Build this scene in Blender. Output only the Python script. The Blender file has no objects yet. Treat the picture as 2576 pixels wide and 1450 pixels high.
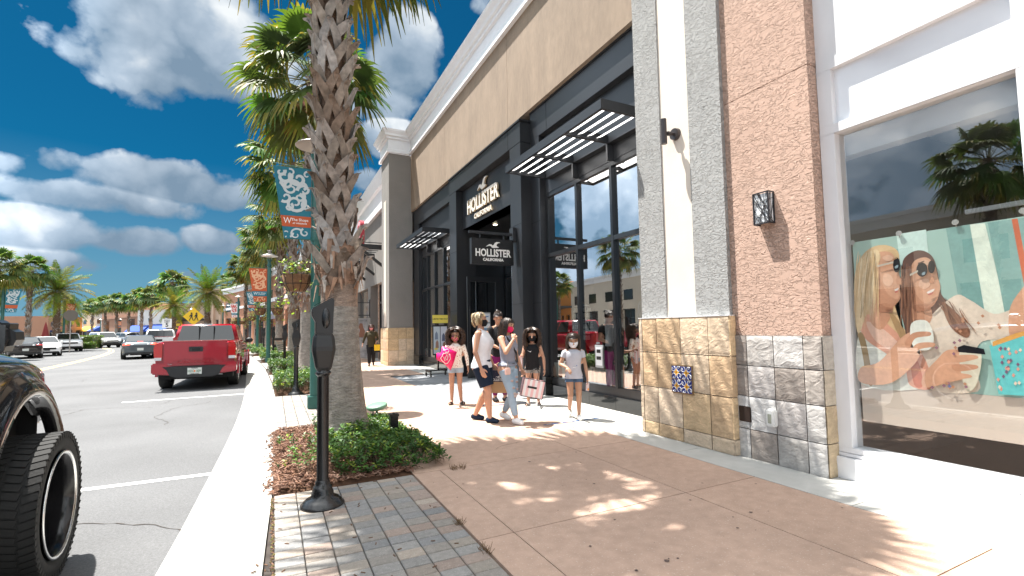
import bpy, bmesh, math, random
import numpy as np
from mathutils import Vector, Matrix, noise
SC = bpy.context.scene
COL = SC.collection
PI = math.pi
# ------------------------------------------------------------------ camera
YAW, PITCH, ROLL, FPX, PPY = math.radians(26.501), math.radians(3.5296), math.radians(-1.0045), 1204.3, 749.45
CAMH = 1.40
def cam_axes():
    cy, sy, cp, sp = math.cos(YAW), math.sin(YAW), math.cos(PITCH), math.sin(PITCH)
    f = Vector((sy*cp, cy*cp, sp)); r = Vector((cy, -sy, 0)); u = r.cross(f)
    return r*math.cos(ROLL)+u*math.sin(ROLL), -r*math.sin(ROLL)+u*math.cos(ROLL), f
CR, CU, CF = cam_axes()
CPOS = Vector((0, 0, CAMH))
cd = bpy.data.cameras.new('camera'); cam = bpy.data.objects.new('camera', cd); COL.objects.link(cam)
cam.matrix_world = Matrix(((CR.x, CU.x, -CF.x, 0), (CR.y, CU.y, -CF.y, 0), (CR.z, CU.z, -CF.z, CAMH), (0, 0, 0, 1)))
cd.sensor_width = 36; cd.lens = 36*FPX/2576; cd.shift_y = (PPY-725)/2576; cd.clip_start = .05; cd.clip_end = 3000
SC.camera = cam
def ray(x, y):
    return (CF + CR*((x-1288)/FPX) - CU*((y-PPY)/FPX))
def at(x, y, dep):          # direction of sight and depth to a place in the world
    return CPOS + ray(x, y)*dep
def gz(x, y, z=0.0):
    d = ray(x, y); return CPOS + d*((z-CAMH)/d.z)
# ------------------------------------------------------------------ light
SC.view_settings.view_transform = 'Standard'; SC.view_settings.look = 'None'
SC.view_settings.exposure = 1.55; SC.view_settings.gamma = 1
SUN = Vector((-.225, .305, .925)).normalized()
sl = bpy.data.lights.new('sun', 'SUN'); sl.energy = 5.0; sl.angle = math.radians(.53); sl.color = (1, .965, .90)
so = bpy.data.objects.new('sun', sl); COL.objects.link(so); so.location = (-20, 30, 60)
so.rotation_euler = SUN.to_track_quat('Z', 'Y').to_euler()
W = bpy.data.worlds.new('World'); SC.world = W; W.use_nodes = True
SC.cycles.use_denoising = True
SC.cycles.max_bounces = 8; SC.cycles.transparent_max_bounces = 16
def build_world():
    nt = W.node_tree; N = nt.nodes; L = nt.links; N.clear()
    out = N.new('ShaderNodeOutputWorld'); bg = N.new('ShaderNodeBackground'); L.new(bg.outputs[0], out.inputs[0])
    sky = N.new('ShaderNodeTexSky'); sky.sky_type = 'NISHITA'; sky.sun_disc = False
    sky.sun_elevation = math.asin(SUN.z); sky.sun_rotation = math.atan2(SUN.x, SUN.y)
    sky.air_density = 1.0; sky.dust_density = .6; sky.ozone_density = 3.0
    tc = N.new('ShaderNodeTexCoord'); D = tc.outputs['Generated']
    def m(op, a, b=None, c=None, cl=False):
        n = N.new('ShaderNodeMath'); n.operation = op; n.use_clamp = cl
        for i, v in enumerate((a, b, c)):
            if v is None: continue
            if isinstance(v, (int, float)): n.inputs[i].default_value = v
            else: L.new(v, n.inputs[i])
        return n.outputs[0]
    def dot(v, sock=None):
        n = N.new('ShaderNodeVectorMath'); n.operation = 'DOT_PRODUCT'; L.new(sock or D, n.inputs[0]); n.inputs[1].default_value = v; return n.outputs['Value']
    def nz(scale, det=8, rough=.6, dist=0., stretch=1.):
        mp = N.new('ShaderNodeMapping'); mp.inputs['Scale'].default_value = (1, 1, stretch); L.new(D, mp.inputs[0])
        n = N.new('ShaderNodeTexNoise'); n.inputs['Scale'].default_value = scale; n.inputs['Detail'].default_value = det
        n.inputs['Roughness'].default_value = rough; n.inputs['Distortion'].default_value = dist; L.new(mp.outputs[0], n.inputs['Vector'])
        return n.outputs['Fac']
    n1 = nz(4.4, 12, .55, .1, 1.15); n2 = nz(12, 8, .55, .2, 1.15); n3 = nz(1.7, 6, .55, 0, 2.2); n4 = nz(34, 8, .65)
    def puff(scale):
        mp = N.new('ShaderNodeMapping'); L.new(D, mp.inputs[0]); va = N.new('ShaderNodeVectorMath'); va.operation = 'MULTIPLY_ADD'; nq = N.new('ShaderNodeTexNoise'); nq.inputs['Scale'].default_value = scale*1.4; nq.inputs['Detail'].default_value = 4; L.new(D, nq.inputs['Vector'])
        L.new(nq.outputs['Color'], va.inputs[0]); va.inputs[1].default_value = (.9/scale,)*3; L.new(mp.outputs[0], va.inputs[2])
        v_ = N.new('ShaderNodeTexVoronoi'); v_.feature = 'F1'; v_.inputs['Scale'].default_value = scale; v_.inputs['Detail'].default_value = 2.0; v_.inputs['Roughness'].default_value = .45; L.new(va.outputs[0], v_.inputs['Vector']); return m('SUBTRACT', .5, v_.outputs['Distance'])
    pf = m('MULTIPLY', puff(8.5), 1.5)
    nn = m('ADD', m('MULTIPLY', m('SUBTRACT', n1, .5), 3.0), m('ADD', m('MULTIPLY', m('SUBTRACT', n2, .5), 1.5), m('ADD', m('MULTIPLY', m('SUBTRACT', n4, .5), .5), m('MULTIPLY', pf, 1.0))))
    # cumulus banks: bearing and height of each in the sky, angular size, density
    blobs = [((470, 90), 235, 185, 1.0), ((640, 200), 210, 90, 1.0), ((410, 190), 130, 90, .8), ((205, 110), 60, 75, .55), ((250, 190), 70, 40, .15),
             ((1020, 140), 95, 125, 1.0), ((960, 250), 130, 60, .7), ((985, 350), 80, 50, 1.1), ((925, 450), 60, 40, .8),
             ((130, 400), 85, 50, .7), ((30, 410), 60, 45, .6), ((420, 455), 180, 60, 1.1), ((560, 490), 120, 50, .9), ((250, 500), 260, 48, .9),
             ((100, 575), 160, 72, 1.0), ((330, 605), 130, 48, 1.0), ((540, 605), 90, 42, 1.0), ((90, 655), 220, 46, .9), ((470, 690), 45, 22, .8), ((360, 640), 240, 34, .35), ((350, 690), 34, 18, .3),
             ((1225, 20), 110, 40, .5), ((1700, -300), 300, 120, .8), ((-300, 300), 180, 120, .9), ((-250, 600), 200, 60, .9), ((100, -350), 200, 120, .7)]
    for az, el_, rx, ry in ((-46, 17, 330, 230), (-56, 36, 300, 170), (-66, 15, 340, 150), (-82, 24, 360, 200), (-40, 40, 160, 110)): blobs.append(((az, el_), rx, ry, 1.0, 1))
    cur = None
    for bb in blobs:
        (px, py), rx, ry, dens = bb[:4]
        a_, b_ = math.radians(px), math.radians(py)
        rv = Vector((math.sin(a_)*math.cos(b_), math.cos(a_)*math.cos(b_), math.sin(b_))) if len(bb) > 4 else ray(px, py)
        c = rv.normalized(); e1 = Vector((0, 0, 1)).cross(c).normalized(); e1 = -e1; e2 = e1.cross(c).normalized()
        if e2.z < 0: e2 = -e2
        k = 1.0/rv.length
        ax, ay = math.atan(rx/FPX*k), math.atan(ry/FPX*k)
        u = m('MULTIPLY', dot(e1), 1/ax); v = m('MULTIPLY', dot(e2), 1/ay); s = m('GREATER_THAN', dot(c), 0.2)
        r2 = m('ADD', m('MULTIPLY', u, u), m('MULTIPLY', v, v))
        mk = m('MULTIPLY', m('SUBTRACT', dens, m('MULTIPLY', r2, .8)), 1)
        mk = m('SUBTRACT', mk, m('MULTIPLY', m('SUBTRACT', 1, s), 9))
        sh = m('ADD', m('MULTIPLY', v, .5), .5)
        if cur is None: cur, shd = mk, sh
        else:
            w = m('MULTIPLY_ADD', m('SUBTRACT', mk, cur), 3.0, .5, cl=True)
            nm = m('SMOOTH_MAX', mk, cur, .25)
            mixn = N.new('ShaderNodeMix'); mixn.data_type = 'FLOAT'
            L.new(w, mixn.inputs['Factor']); L.new(shd, mixn.inputs['A']); L.new(sh, mixn.inputs['B'])
            shd = mixn.outputs['Result']; cur = nm
    # broken cloud over the rest of the sky
    front = m('MULTIPLY_ADD', dot(CF), -6.0, 4.2, cl=True)
    rest = m('MULTIPLY', m('ADD', m('MULTIPLY', m('SUBTRACT', n3, .5), 5.0), .55), 1)
    rest = m('ADD', m('MULTIPLY', rest, front), m('MULTIPLY', m('SUBTRACT', 1, front), -3))
    allm = m('MAXIMUM', cur, rest)
    cov = m('MULTIPLY', m('ADD', allm, m('ADD', m('MULTIPLY', nn, .60), .14)), 3.2, cl=True)
    cov = m('SMOOTHSTEP', cov, 0.0, 1.0) if False else cov
    # brightness inside the cloud: sunlit tops, greyer bases, mottled
    body = m('ADD', m('MULTIPLY_ADD', shd, .60, .27), m('ADD', m('MULTIPLY', m('SUBTRACT', n1, .5), 1.3), m('ADD', m('MULTIPLY', m('SUBTRACT', n2, .5), .6), m('MULTIPLY', pf, .55))), cl=True)
    rmp = N.new('ShaderNodeValToRGB'); L.new(body, rmp.inputs[0]); cr = rmp.color_ramp
    cr.elements[0].position = .0; cr.elements[0].color = (.075, .110, .150, 1); cr.elements[1].position = .85; cr.elements[1].color = (.32, .335, .345, 1)
    e = cr.elements.new(.45); e.color = (.155, .190, .230, 1)
    # unseen clouds overhead and behind, brightened to add fill light to the shade
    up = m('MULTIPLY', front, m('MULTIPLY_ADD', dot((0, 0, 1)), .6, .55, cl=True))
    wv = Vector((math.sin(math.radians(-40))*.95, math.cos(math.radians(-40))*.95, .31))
    br = m('ADD', m('MULTIPLY_ADD', up, CLOUD_FILL, 1.0), m('MULTIPLY_ADD', dot(wv), 8.0, -7.1, cl=True))
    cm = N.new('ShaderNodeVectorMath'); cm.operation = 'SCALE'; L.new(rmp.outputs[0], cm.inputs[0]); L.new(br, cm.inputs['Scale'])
    # blue: sky model, deepened with a polarised tint
    sm = N.new('ShaderNodeVectorMath'); sm.operation = 'MULTIPLY'; L.new(sky.outputs[0], sm.inputs[0]); sm.inputs[1].default_value = SKYTINT
    # grey-blue veil close to the horizon
    hz = m('MULTIPLY_ADD', dot((0, 0, 1)), -3.6, 1.05, cl=True)
    hm = N.new('ShaderNodeMix'); hm.data_type = 'RGBA'; L.new(m('MULTIPLY', hz, .85), hm.inputs['Factor']); L.new(sm.outputs[0], hm.inputs['A']); hm.inputs['B'].default_value = (.075, .145, .20, 1)
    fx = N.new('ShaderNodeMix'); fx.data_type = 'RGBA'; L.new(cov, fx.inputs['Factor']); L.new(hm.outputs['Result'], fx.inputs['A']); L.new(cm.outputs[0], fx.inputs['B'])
    # world colours above are radiances; the Background strength stays that of a plain daylight sky
    sc = N.new('ShaderNodeVectorMath'); sc.operation = 'SCALE'; sc.inputs['Scale'].default_value = 10.0; L.new(fx.outputs['Result'], sc.inputs[0])
    L.new(sc.outputs[0], bg.inputs[0]); bg.inputs[1].default_value = .1
CLOUD_FILL = 1.8
SKYTINT = (.0010, .0148, .0205)
build_world()
try: W.cycles.sampling_method = 'MANUAL'; W.cycles.sample_map_resolution = 512
except Exception: pass
# ------------------------------------------------------------------ object helpers
def props(o, label=None, cat=None, group=None, kind=None):
    if label: o['label'] = label
    if cat: o['category'] = cat
    if group: o['group'] = group
    if kind: o['kind'] = kind
    return o
def thing(name, label, cat, loc=(0, 0, 0), rz=0, group=None, scale=1):
    o = bpy.data.objects.new(name, None); COL.objects.link(o); o.location = loc; o.rotation_euler = (0, 0, rz); o.scale = (scale,)*3
    o.empty_display_size = .2
    return props(o, label, cat, group)
def children(o): return [c for c in bpy.data.objects if c.parent == o]
def copy_tree(o, parent=None, kids=None):
    if kids is None:
        kids = {}
        for c in bpy.data.objects:
            if c.parent: kids.setdefault(c.parent.name, []).append(c)
    c = o.copy(); COL.objects.link(c)
    if parent: c.parent = parent
    for ch in kids.get(o.name, []): copy_tree(ch, c, kids)
    return c
class MB:
    def __init__(s): s.v = []; s.f = []; s.c = []; s.sm = []
    def add(s, verts, faces, col=None, smooth=False):
        b = len(s.v); s.v.extend([tuple(p) for p in verts])
        for f in faces: s.f.append(tuple(i+b for i in f)); s.c.append(col or (1, 1, 1)); s.sm.append(smooth)
        return s
    def box(s, x0, x1, y0, y1, z0, z1, col=None):
        v = [(x, y, z) for z in (z0, z1) for y in (y0, y1) for x in (x0, x1)]
        return s.add(v, [(0, 2, 3, 1), (4, 5, 7, 6), (0, 1, 5, 4), (2, 6, 7, 3), (0, 4, 6, 2), (1, 3, 7, 5)], col)
    def obox(s, M, sx, sy, sz, col=None):
        v = [M @ Vector((x, y, z)) for z in (-sz/2, sz/2) for y in (-sy/2, sy/2) for x in (-sx/2, sx/2)]
        return s.add(v, [(0, 2, 3, 1), (4, 5, 7, 6), (0, 1, 5, 4), (2, 6, 7, 3), (0, 4, 6, 2), (1, 3, 7, 5)], col)
    def bar(s, a, b, w, h, col=None, up=(0, 0, 1)):
        a, b = Vector(a), Vector(b); d = b-a; L = d.length; y = d/L; u = Vector(up)
        x = y.cross(u)
        if x.length < 1e-4: x = y.cross(Vector((1, 0, 0)))
        x.normalize(); z = x.cross(y)
        M = Matrix(((x.x, y.x, z.x, 0), (x.y, y.y, z.y, 0), (x.z, y.z, z.z, 0), (0, 0, 0, 1))); M.translation = (a+b)/2
        return s.obox(M, w, L, h, col)
    def prism(s, pts, ax, lo, hi, col=None, smooth=False):
        # polygon in the plane across axis ax ('x': pts are (y,z); 'y': (x,z); 'z': (x,y)), thick from lo to hi
        n = len(pts)
        def mk(p, t): return {'x': (t, p[0], p[1]), 'y': (p[0], t, p[1]), 'z': (p[0], p[1], t)}[ax]
        v = [mk(p, lo) for p in pts]+[mk(p, hi) for p in pts]
        return s.add(v, [tuple(range(n))[::-1], tuple(range(n, 2*n))]+[(i, (i+1) % n, (i+1) % n+n, i+n) for i in range(n)], col, smooth)
    def tube(s, path, rad, n=10, col=None, caps=True, smooth=True, ell=None):
        path = [Vector(p) for p in path]; k = len(path); rad = rad if isinstance(rad, (list, tuple)) else [rad]*k
        t0 = (path[1]-path[0]).normalized(); u = Vector((0, 0, 1)) if abs(t0.z) < .9 else Vector((1, 0, 0))
        x = t0.cross(u).normalized(); V = []
        for i, p in enumerate(path):
            t = (path[min(i+1, k-1)]-path[max(i-1, 0)]).normalized()
            x = (x-t*x.dot(t)).normalized(); y = t.cross(x)
            for j in range(n):
                a = 2*PI*j/n; V.append(p+(x*math.cos(a)+y*math.sin(a)*(ell or 1))*rad[i])
        F = [(i*n+j, i*n+(j+1) % n, (i+1)*n+(j+1) % n, (i+1)*n+j) for i in range(k-1) for j in range(n)]
        s.add(V, F, col, smooth)
        if caps: s.add(V[:n], [tuple(range(n))[::-1]], col); s.add(V[-n:], [tuple(range(n))], col)
        return s
    def lathe(s, prof, c=(0, 0, 0), n=24, col=None, smooth=True, caps=True, flute=0, fz=(0, 0)):
        V = []
        for r, z in prof:
            for j in range(n):
                a = 2*PI*j/n; rr = r*(1-(flute if (j % 2 and fz[0] < z < fz[1]) else 0)); V.append((c[0]+rr*math.cos(a), c[1]+rr*math.sin(a), c[2]+z))
        k = len(prof)
        s.add(V, [(i*n+j, i*n+(j+1) % n, (i+1)*n+(j+1) % n, (i+1)*n+j) for i in range(k-1) for j in range(n)], col, smooth)
        if caps: s.add(V[:n], [tuple(range(n))[::-1]], col); s.add(V[-n:], [tuple(range(n))], col)
        return s
    def ell(s, c, r, col=None, n=12, m=8, M=None, smooth=True):
        V = []; c = Vector(c)
        for i in range(1, m):
            p = PI*i/m
            for j in range(n):
                a = 2*PI*j/n; q = Vector((r[0]*math.sin(p)*math.cos(a), r[1]*math.sin(p)*math.sin(a), r[2]*math.cos(p)))
                V.append((M @ q if M else q)+c)
        q = Vector((0, 0, r[2])); V.append((M @ q if M else q)+c); q = Vector((0, 0, -r[2])); V.append((M @ q if M else q)+c)
        t = len(V)-2; b = len(V)-1
        F = [(i*n+j, (i+1)*n+j, (i+1)*n+(j+1) % n, i*n+(j+1) % n) for i in range(m-2) for j in range(n)]
        F += [(t, j, (j+1) % n) for j in range(n)]+[(b, (m-2)*n+(j+1) % n, (m-2)*n+j) for j in range(n)]
        return s.add(V, F, col, smooth)
    def cap(s, a, b, ra, rb, n=12, col=None):       # tapered capsule
        a, b = Vector(a), Vector(b); d = b-a; L = d.length
        if L < 1e-6: return s.ell(a, (ra, ra, ra), col)
        d /= L; P = []; R = []
        for i in range(1, 5): t = i/5*PI/2; P.append(a-d*ra*math.cos(t)); R.append(ra*math.sin(t))
        for i in range(0, 4): t = i/5*PI/2; P.append(b+d*rb*math.sin(t)); R.append(rb*math.cos(t))
        P.insert(4, a); R.insert(4, ra)
        P.append(b+d*rb*.98); R.append(rb*.2)
        return s.tube(P, R, n, col)
    def build(s, name, mat, parent=None, world=False, bevel=0, col=True, flat=False):
        me = bpy.data.meshes.new(name); v = s.v
        if world and parent is not None:
            Mi = parent_matrix(parent).inverted(); v = [tuple(Mi @ Vector(p)) for p in v]
        me.from_pydata(v, [], s.f)
        if any(s.sm): me.polygons.foreach_set('use_smooth', s.sm)
        if any(c != (1, 1, 1) for c in s.c):
            at_ = me.color_attributes.new('Col', 'FLOAT_COLOR', 'CORNER')
            arr = np.ones((len(me.loops), 4), dtype=np.float32); k = 0
            cnt = np.array([len(f) for f in s.f]); cc = np.array([tuple(c)[:3] for c in s.c], dtype=np.float32)
            arr[:, :3] = np.repeat(cc, cnt, axis=0); at_.data.foreach_set('color', arr.ravel())
        if bevel:
            bm = bmesh.new(); bm.from_mesh(me); bmesh.ops.remove_doubles(bm, verts=bm.verts, dist=1e-5)
            es = [e for e in bm.edges if len(e.link_faces) == 2 and e.calc_face_angle(0) > .6]
            bmesh.ops.bevel(bm, geom=es, offset=bevel, segments=2, affect='EDGES', clamp_overlap=True); bm.to_mesh(me); bm.free()
        me.update()
        o = bpy.data.objects.new(name, me); COL.objects.link(o)
        for m_ in (mat if isinstance(mat, (list, tuple)) else [mat]): me.materials.append(m_)
        if parent is not None: o.parent = parent
        return o
def parent_matrix(p):
    M = Matrix.LocRotScale(p.location, p.rotation_euler, p.scale)
    return (parent_matrix(p.parent) @ M) if p.parent else M
def structure(o): o['kind'] = 'structure'; return o
def remesh(o, size, smooth=3, sf=.5):
    md = o.modifiers.new('r', 'REMESH'); md.mode = 'VOXEL'; md.voxel_size = size; md.use_smooth_shade = True
    if smooth: ms = o.modifiers.new('s', 'SMOOTH'); ms.iterations = smooth; ms.factor = sf
    bpy.context.view_layer.update(); dg = bpy.context.evaluated_depsgraph_get()
    me = bpy.data.meshes.new_from_object(o.evaluated_get(dg)); old = o.data; o.modifiers.clear(); mats = list(old.materials); o.data = me
    if not me.materials:
        for m_ in mats: me.materials.append(m_)
    me.polygons.foreach_set('use_smooth', [True]*len(me.polygons)); me.name = old.name
    bpy.data.meshes.remove(old); return o
def text_mesh(s, size=1, ext=.01, sx=1, off=0, align='CENTER', shear=0, bev=0):
    cu = bpy.data.curves.new('t', 'FONT'); cu.body = s; cu.size = size; cu.extrude = ext; cu.offset = off; cu.align_x = align; cu.align_y = 'CENTER'; cu.resolution_u = 3; cu.shear = shear
    if bev: cu.bevel_depth = bev
    o = bpy.data.objects.new('t', cu); COL.objects.link(o); bpy.context.view_layer.update()
    me = bpy.data.meshes.new_from_object(o.evaluated_get(bpy.context.evaluated_depsgraph_get()))
    vs = [(v.co.x*sx, v.co.y, v.co.z) for v in me.vertices]; fs = [tuple(p.vertices) for p in me.polygons]
    bpy.data.objects.remove(o); bpy.data.curves.remove(cu); bpy.data.meshes.remove(me)
    return vs, fs
def put_text(mb, s, origin, xdir, ydir, col=None, **k):
    vs, fs = text_mesh(s, **k); x, y = Vector(xdir).normalized(), Vector(ydir).normalized(); z = x.cross(y); o = Vector(origin)
    return mb.add([o+x*a+y*b+z*c for a, b, c in vs], fs, col)
# ------------------------------------------------------------------ materials
MATS = {}
def mat(name, col=(.5, .5, .5), rough=.6, metal=0, bump=0, bscale=20, var=0, vscale=3, spec=.5, attr=False, coat=0, emit=None, es=1, detail=5, dist=0, stretch=(1, 1, 1), bdist=.01, var2=None, speck=0, trans=0, alpha=1, sub=None):
    if name in MATS: return MATS[name]
    m_ = bpy.data.materials.new(name); m_.use_nodes = True; nt = m_.node_tree; N = nt.nodes; L = nt.links; b = N['Principled BSDF']
    b.inputs['Base Color'].default_value = (*col, 1); b.inputs['Roughness'].default_value = rough; b.inputs['Metallic'].default_value = metal
    b.inputs['Specular IOR Level'].default_value = spec
    if coat: b.inputs['Coat Weight'].default_value = coat; b.inputs['Coat Roughness'].default_value = .03
    if trans: b.inputs['Transmission Weight'].default_value = trans
    if emit: b.inputs['Emission Color'].default_value = (*emit, 1); b.inputs['Emission Strength'].default_value = es
    tc = N.new('ShaderNodeTexCoord'); mp = N.new('ShaderNodeMapping'); L.new(tc.outputs['Object'], mp.inputs[0]); mp.inputs['Scale'].default_value = stretch
    base = None
    if attr:
        a = N.new('ShaderNodeAttribute'); a.attribute_name = 'Col'
        mx = N.new('ShaderNodeMix'); mx.data_type = 'RGBA'; mx.blend_type = 'MULTIPLY'; mx.inputs['Factor'].default_value = 1
        L.new(a.outputs['Color'], mx.inputs['A']); mx.inputs['B'].default_value = (*col, 1); base = mx.outputs['Result']
    def mul(base, fac_out, lo, hi):
        mr = N.new('ShaderNodeMapRange'); mr.inputs['From Min'].default_value = .3; mr.inputs['From Max'].default_value = .7; mr.inputs['To Min'].default_value = lo; mr.inputs['To Max'].default_value = hi
        L.new(fac_out, mr.inputs['Value'])
        vm = N.new('ShaderNodeVectorMath'); vm.operation = 'SCALE'; L.new(mr.outputs[0], vm.inputs['Scale'])
        if base is None: vm.inputs[0].default_value = col
        else: L.new(base, vm.inputs[0])
        return vm.outputs[0]
    def noi(sc, d=detail, ds=dist):
        n = N.new('ShaderNodeTexNoise'); n.inputs['Scale'].default_value = sc; n.inputs['Detail'].default_value = d; n.inputs['Distortion'].default_value = ds; L.new(mp.outputs[0], n.inputs['Vector']); return n.outputs['Fac']
    if var: base = mul(base, noi(vscale), 1-var, 1+var)
    if var2: base = mul(base, noi(var2[1], 8), 1-var2[0], 1+var2[0])
    if speck:
        n = noi(speck[1], 2, 0); mr = N.new('ShaderNodeMapRange'); mr.inputs['From Min'].default_value = .62; mr.inputs['From Max'].default_value = .7; mr.inputs['To Min'].default_value = 0; mr.inputs['To Max'].default_value = speck[0]; L.new(n, mr.inputs['Value'])
        mx = N.new('ShaderNodeMix'); mx.data_type = 'RGBA'; L.new(mr.outputs[0], mx.inputs['Factor'])
        if base is None: mx.inputs['A'].default_value = (*col, 1)
        else: L.new(base, mx.inputs['A'])
        mx.inputs['B'].default_value = (*speck[2], 1); base = mx.outputs['Result']
    if base is not None: L.new(base, b.inputs['Base Color'])
    if bump:
        bn = N.new('ShaderNodeBump'); bn.inputs['Strength'].default_value = bump; bn.inputs['Distance'].default_value = bdist
        L.new(noi(bscale, 6), bn.inputs['Height']); L.new(bn.outputs[0], b.inputs['Normal'])
    MATS[name] = m_; return m_
def glass(name, tint=(.8, .85, .85), f0=.12, rough=0.0, gl=(1, 1, 1)):
    if name in MATS: return MATS[name]
    m_ = bpy.data.materials.new(name); m_.use_nodes = True; nt = m_.node_tree; N = nt.nodes; L = nt.links; N.clear()
    o = N.new('ShaderNodeOutputMaterial'); mx = N.new('ShaderNodeMixShader'); t = N.new('ShaderNodeBsdfTransparent'); g = N.new('ShaderNodeBsdfGlossy'); f = N.new('ShaderNodeLayerWeight')
    t.inputs[0].default_value = (*tint, 1); g.inputs['Roughness'].default_value = rough; g.inputs['Color'].default_value = (*gl, 1); f.inputs['Blend'].default_value = .5
    p = N.new('ShaderNodeMath'); p.operation = 'POWER'; p.inputs[1].default_value = 4; L.new(f.outputs['Facing'], p.inputs[0])
    q = N.new('ShaderNodeMath'); q.operation = 'MULTIPLY_ADD'; q.inputs[1].default_value = 1-f0; q.inputs[2].default_value = f0; L.new(p.outputs[0], q.inputs[0])
    L.new(q.outputs[0], mx.inputs[0]); L.new(t.outputs[0], mx.inputs[1]); L.new(g.outputs[0], mx.inputs[2]); L.new(mx.outputs[0], o.inputs[0])
    MATS[name] = m_; return m_
def stucco(name, col, scale=14, strength=1.0, dist=.02, contrast=(.42, .58), stretch=(1, 1, 1)):
    if name in MATS: return MATS[name]
    m_ = mat(name, col, .9, var=.05, vscale=1.5, spec=.2); nt = m_.node_tree; N = nt.nodes; L = nt.links; b = N['Principled BSDF']
    tc = N.new('ShaderNodeTexCoord'); mp = N.new('ShaderNodeMapping'); L.new(tc.outputs['Object'], mp.inputs[0]); mp.inputs['Scale'].default_value = stretch
    n = N.new('ShaderNodeTexNoise'); n.inputs['Scale'].default_value = scale; n.inputs['Detail'].default_value = 3.5; n.inputs['Roughness'].default_value = .55; n.inputs['Distortion'].default_value = 1.4; L.new(mp.outputs[0], n.inputs['Vector'])
    r = N.new('ShaderNodeValToRGB'); r.color_ramp.elements[0].position = contrast[0]; r.color_ramp.elements[1].position = contrast[1]; L.new(n.outputs['Fac'], r.inputs[0])
    n2 = N.new('ShaderNodeTexNoise'); n2.inputs['Scale'].default_value = scale*9; n2.inputs['Detail'].default_value = 3; L.new(mp.outputs[0], n2.inputs['Vector'])
    ad = N.new('ShaderNodeMath'); ad.operation = 'MULTIPLY_ADD'; ad.inputs[1].default_value = .12; L.new(n2.outputs['Fac'], ad.inputs[0]); L.new(r.outputs[0], ad.inputs[2])
    bn = N.new('ShaderNodeBump'); bn.inputs['Strength'].default_value = strength; bn.inputs['Distance'].default_value = dist
    L.new(ad.outputs[0], bn.inputs['Height']); L.new(bn.outputs[0], b.inputs['Normal']); return m_
# ================================================================== SETTING: road, kerb, paving
RZ = -.12
def concrete(name, col, **k): return mat(name, col, .85, bump=.25, bscale=60, bdist=.004, var=.07, vscale=2.2, var2=(.05, 9), spec=.25, **k)
m_road = mat('asphalt', (.118, .119, .123), .9, bump=.6, bscale=160, bdist=.006, var=.15, vscale=.45, var2=(.18, 60), spec=.25, speck=(.35, 210, (.42, .41, .4)))
m_kerb = concrete('kerb_concrete', (.37, .36, .335))
m_white = mat('road_paint', (.78, .78, .77), .7, var=.12, vscale=8, speck=(.8, 45, (.16, .16, .16)), bump=.3, bscale=150, bdist=.003)
m_yellow = mat('road_paint_yellow', (.72, .52, .20), .7, var=.06, vscale=12)
m_terra = mat('terracotta_concrete', (.425, .295, .228), .85, attr=True, bump=.35, bscale=120, bdist=.004, var=.11, vscale=.9, var2=(.09, 11), spec=.25, speck=(.35, 75, (.72, .66, .58)))
m_band = concrete('pale_concrete', (.43, .42, .395))
m_joint = mat('joint_dirt', (.05, .04, .035), .95)
# kerb line on the inner (paving) side, bending left down the street
KP = [(-.6, -14), (-.25, -4), (-.05, 3), (0.01, 5), (.07, 8.8), (.03, 12.6), (-.12, 17), (-.30, 21), (-.6, 25.3), (-1.1, 31), (-1.95, 39), (-3.2, 48), (-5.2, 58), (-8.4, 69), (-13, 81), (-19, 92), (-27, 103), (-37, 113), (-50, 123), (-70, 135)]
def smooth_path(P, n=6):
    out = []
    for i in range(len(P)-1):
        p0, p1, p2, p3 = P[max(i-1, 0)], P[i], P[i+1], P[min(i+2, len(P)-1)]
        for k in range(n):
            t = k/n; out.append(tuple(.5*((2*p1[a])+(-p0[a]+p2[a])*t+(2*p0[a]-5*p1[a]+4*p2[a]-p3[a])*t*t+(-p0[a]+3*p1[a]-3*p2[a]+p3[a])*t**3) for a in (0, 1)))
    out.append(tuple(P[-1][:2])); return out
KS = smooth_path(KP)
def off(P, d):           # offset to the left (road side) by d
    out = []
    for i, p in enumerate(P):
        a, b = P[max(i-1, 0)], P[min(i+1, len(P)-1)]; t = Vector((b[0]-a[0], b[1]-a[1])).normalized(); n_ = Vector((-t.y, t.x)); out.append((p[0]+n_.x*d, p[1]+n_.y*d))
    return out
def kx(y, d=0):          # x of the offset kerb line at a given y
    P = off(KS, d)
    for a, b in zip(P, P[1:]):
        if a[1] <= y <= b[1]: t = (y-a[1])/(b[1]-a[1]); return a[0]+(b[0]-a[0])*t
    return P[-1][0]
def khead(y):
    for a, b in zip(KS, KS[1:]):
        if a[1] <= y <= b[1]: return math.atan2(b[0]-a[0], b[1]-a[1])
    return 0
def ribbon(mb, P, prof):          # prof: list of (offset, z)
    rows = [off(P, d) for d, z in prof]
    for j in range(len(prof)-1):
        for i in range(len(P)-1):
            mb.add([(*rows[j][i], prof[j][1]), (*rows[j][i+1], prof[j][1]), (*rows[j+1][i+1], prof[j+1][1]), (*rows[j+1][i], prof[j+1][1])], [(0, 1, 2, 3)])
g = MB(); g.add([(-700, -300, RZ), (700, -300, RZ), (700, 900, RZ), (-700, 900, RZ)], [(0, 1, 2, 3)])
structure(g.build('road', m_road))
k = MB(); ribbon(k, KS, [(0, -.004), (.13, -.004), (.155, -.012), (.165, -.035), (.19, -.095), (.22, -.108), (.62, -.116), (.62, -.16)])
structure(k.build('kerb', m_kerb))
k = MB(); kl = [p for p in KS if p[1] < 60]
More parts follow.
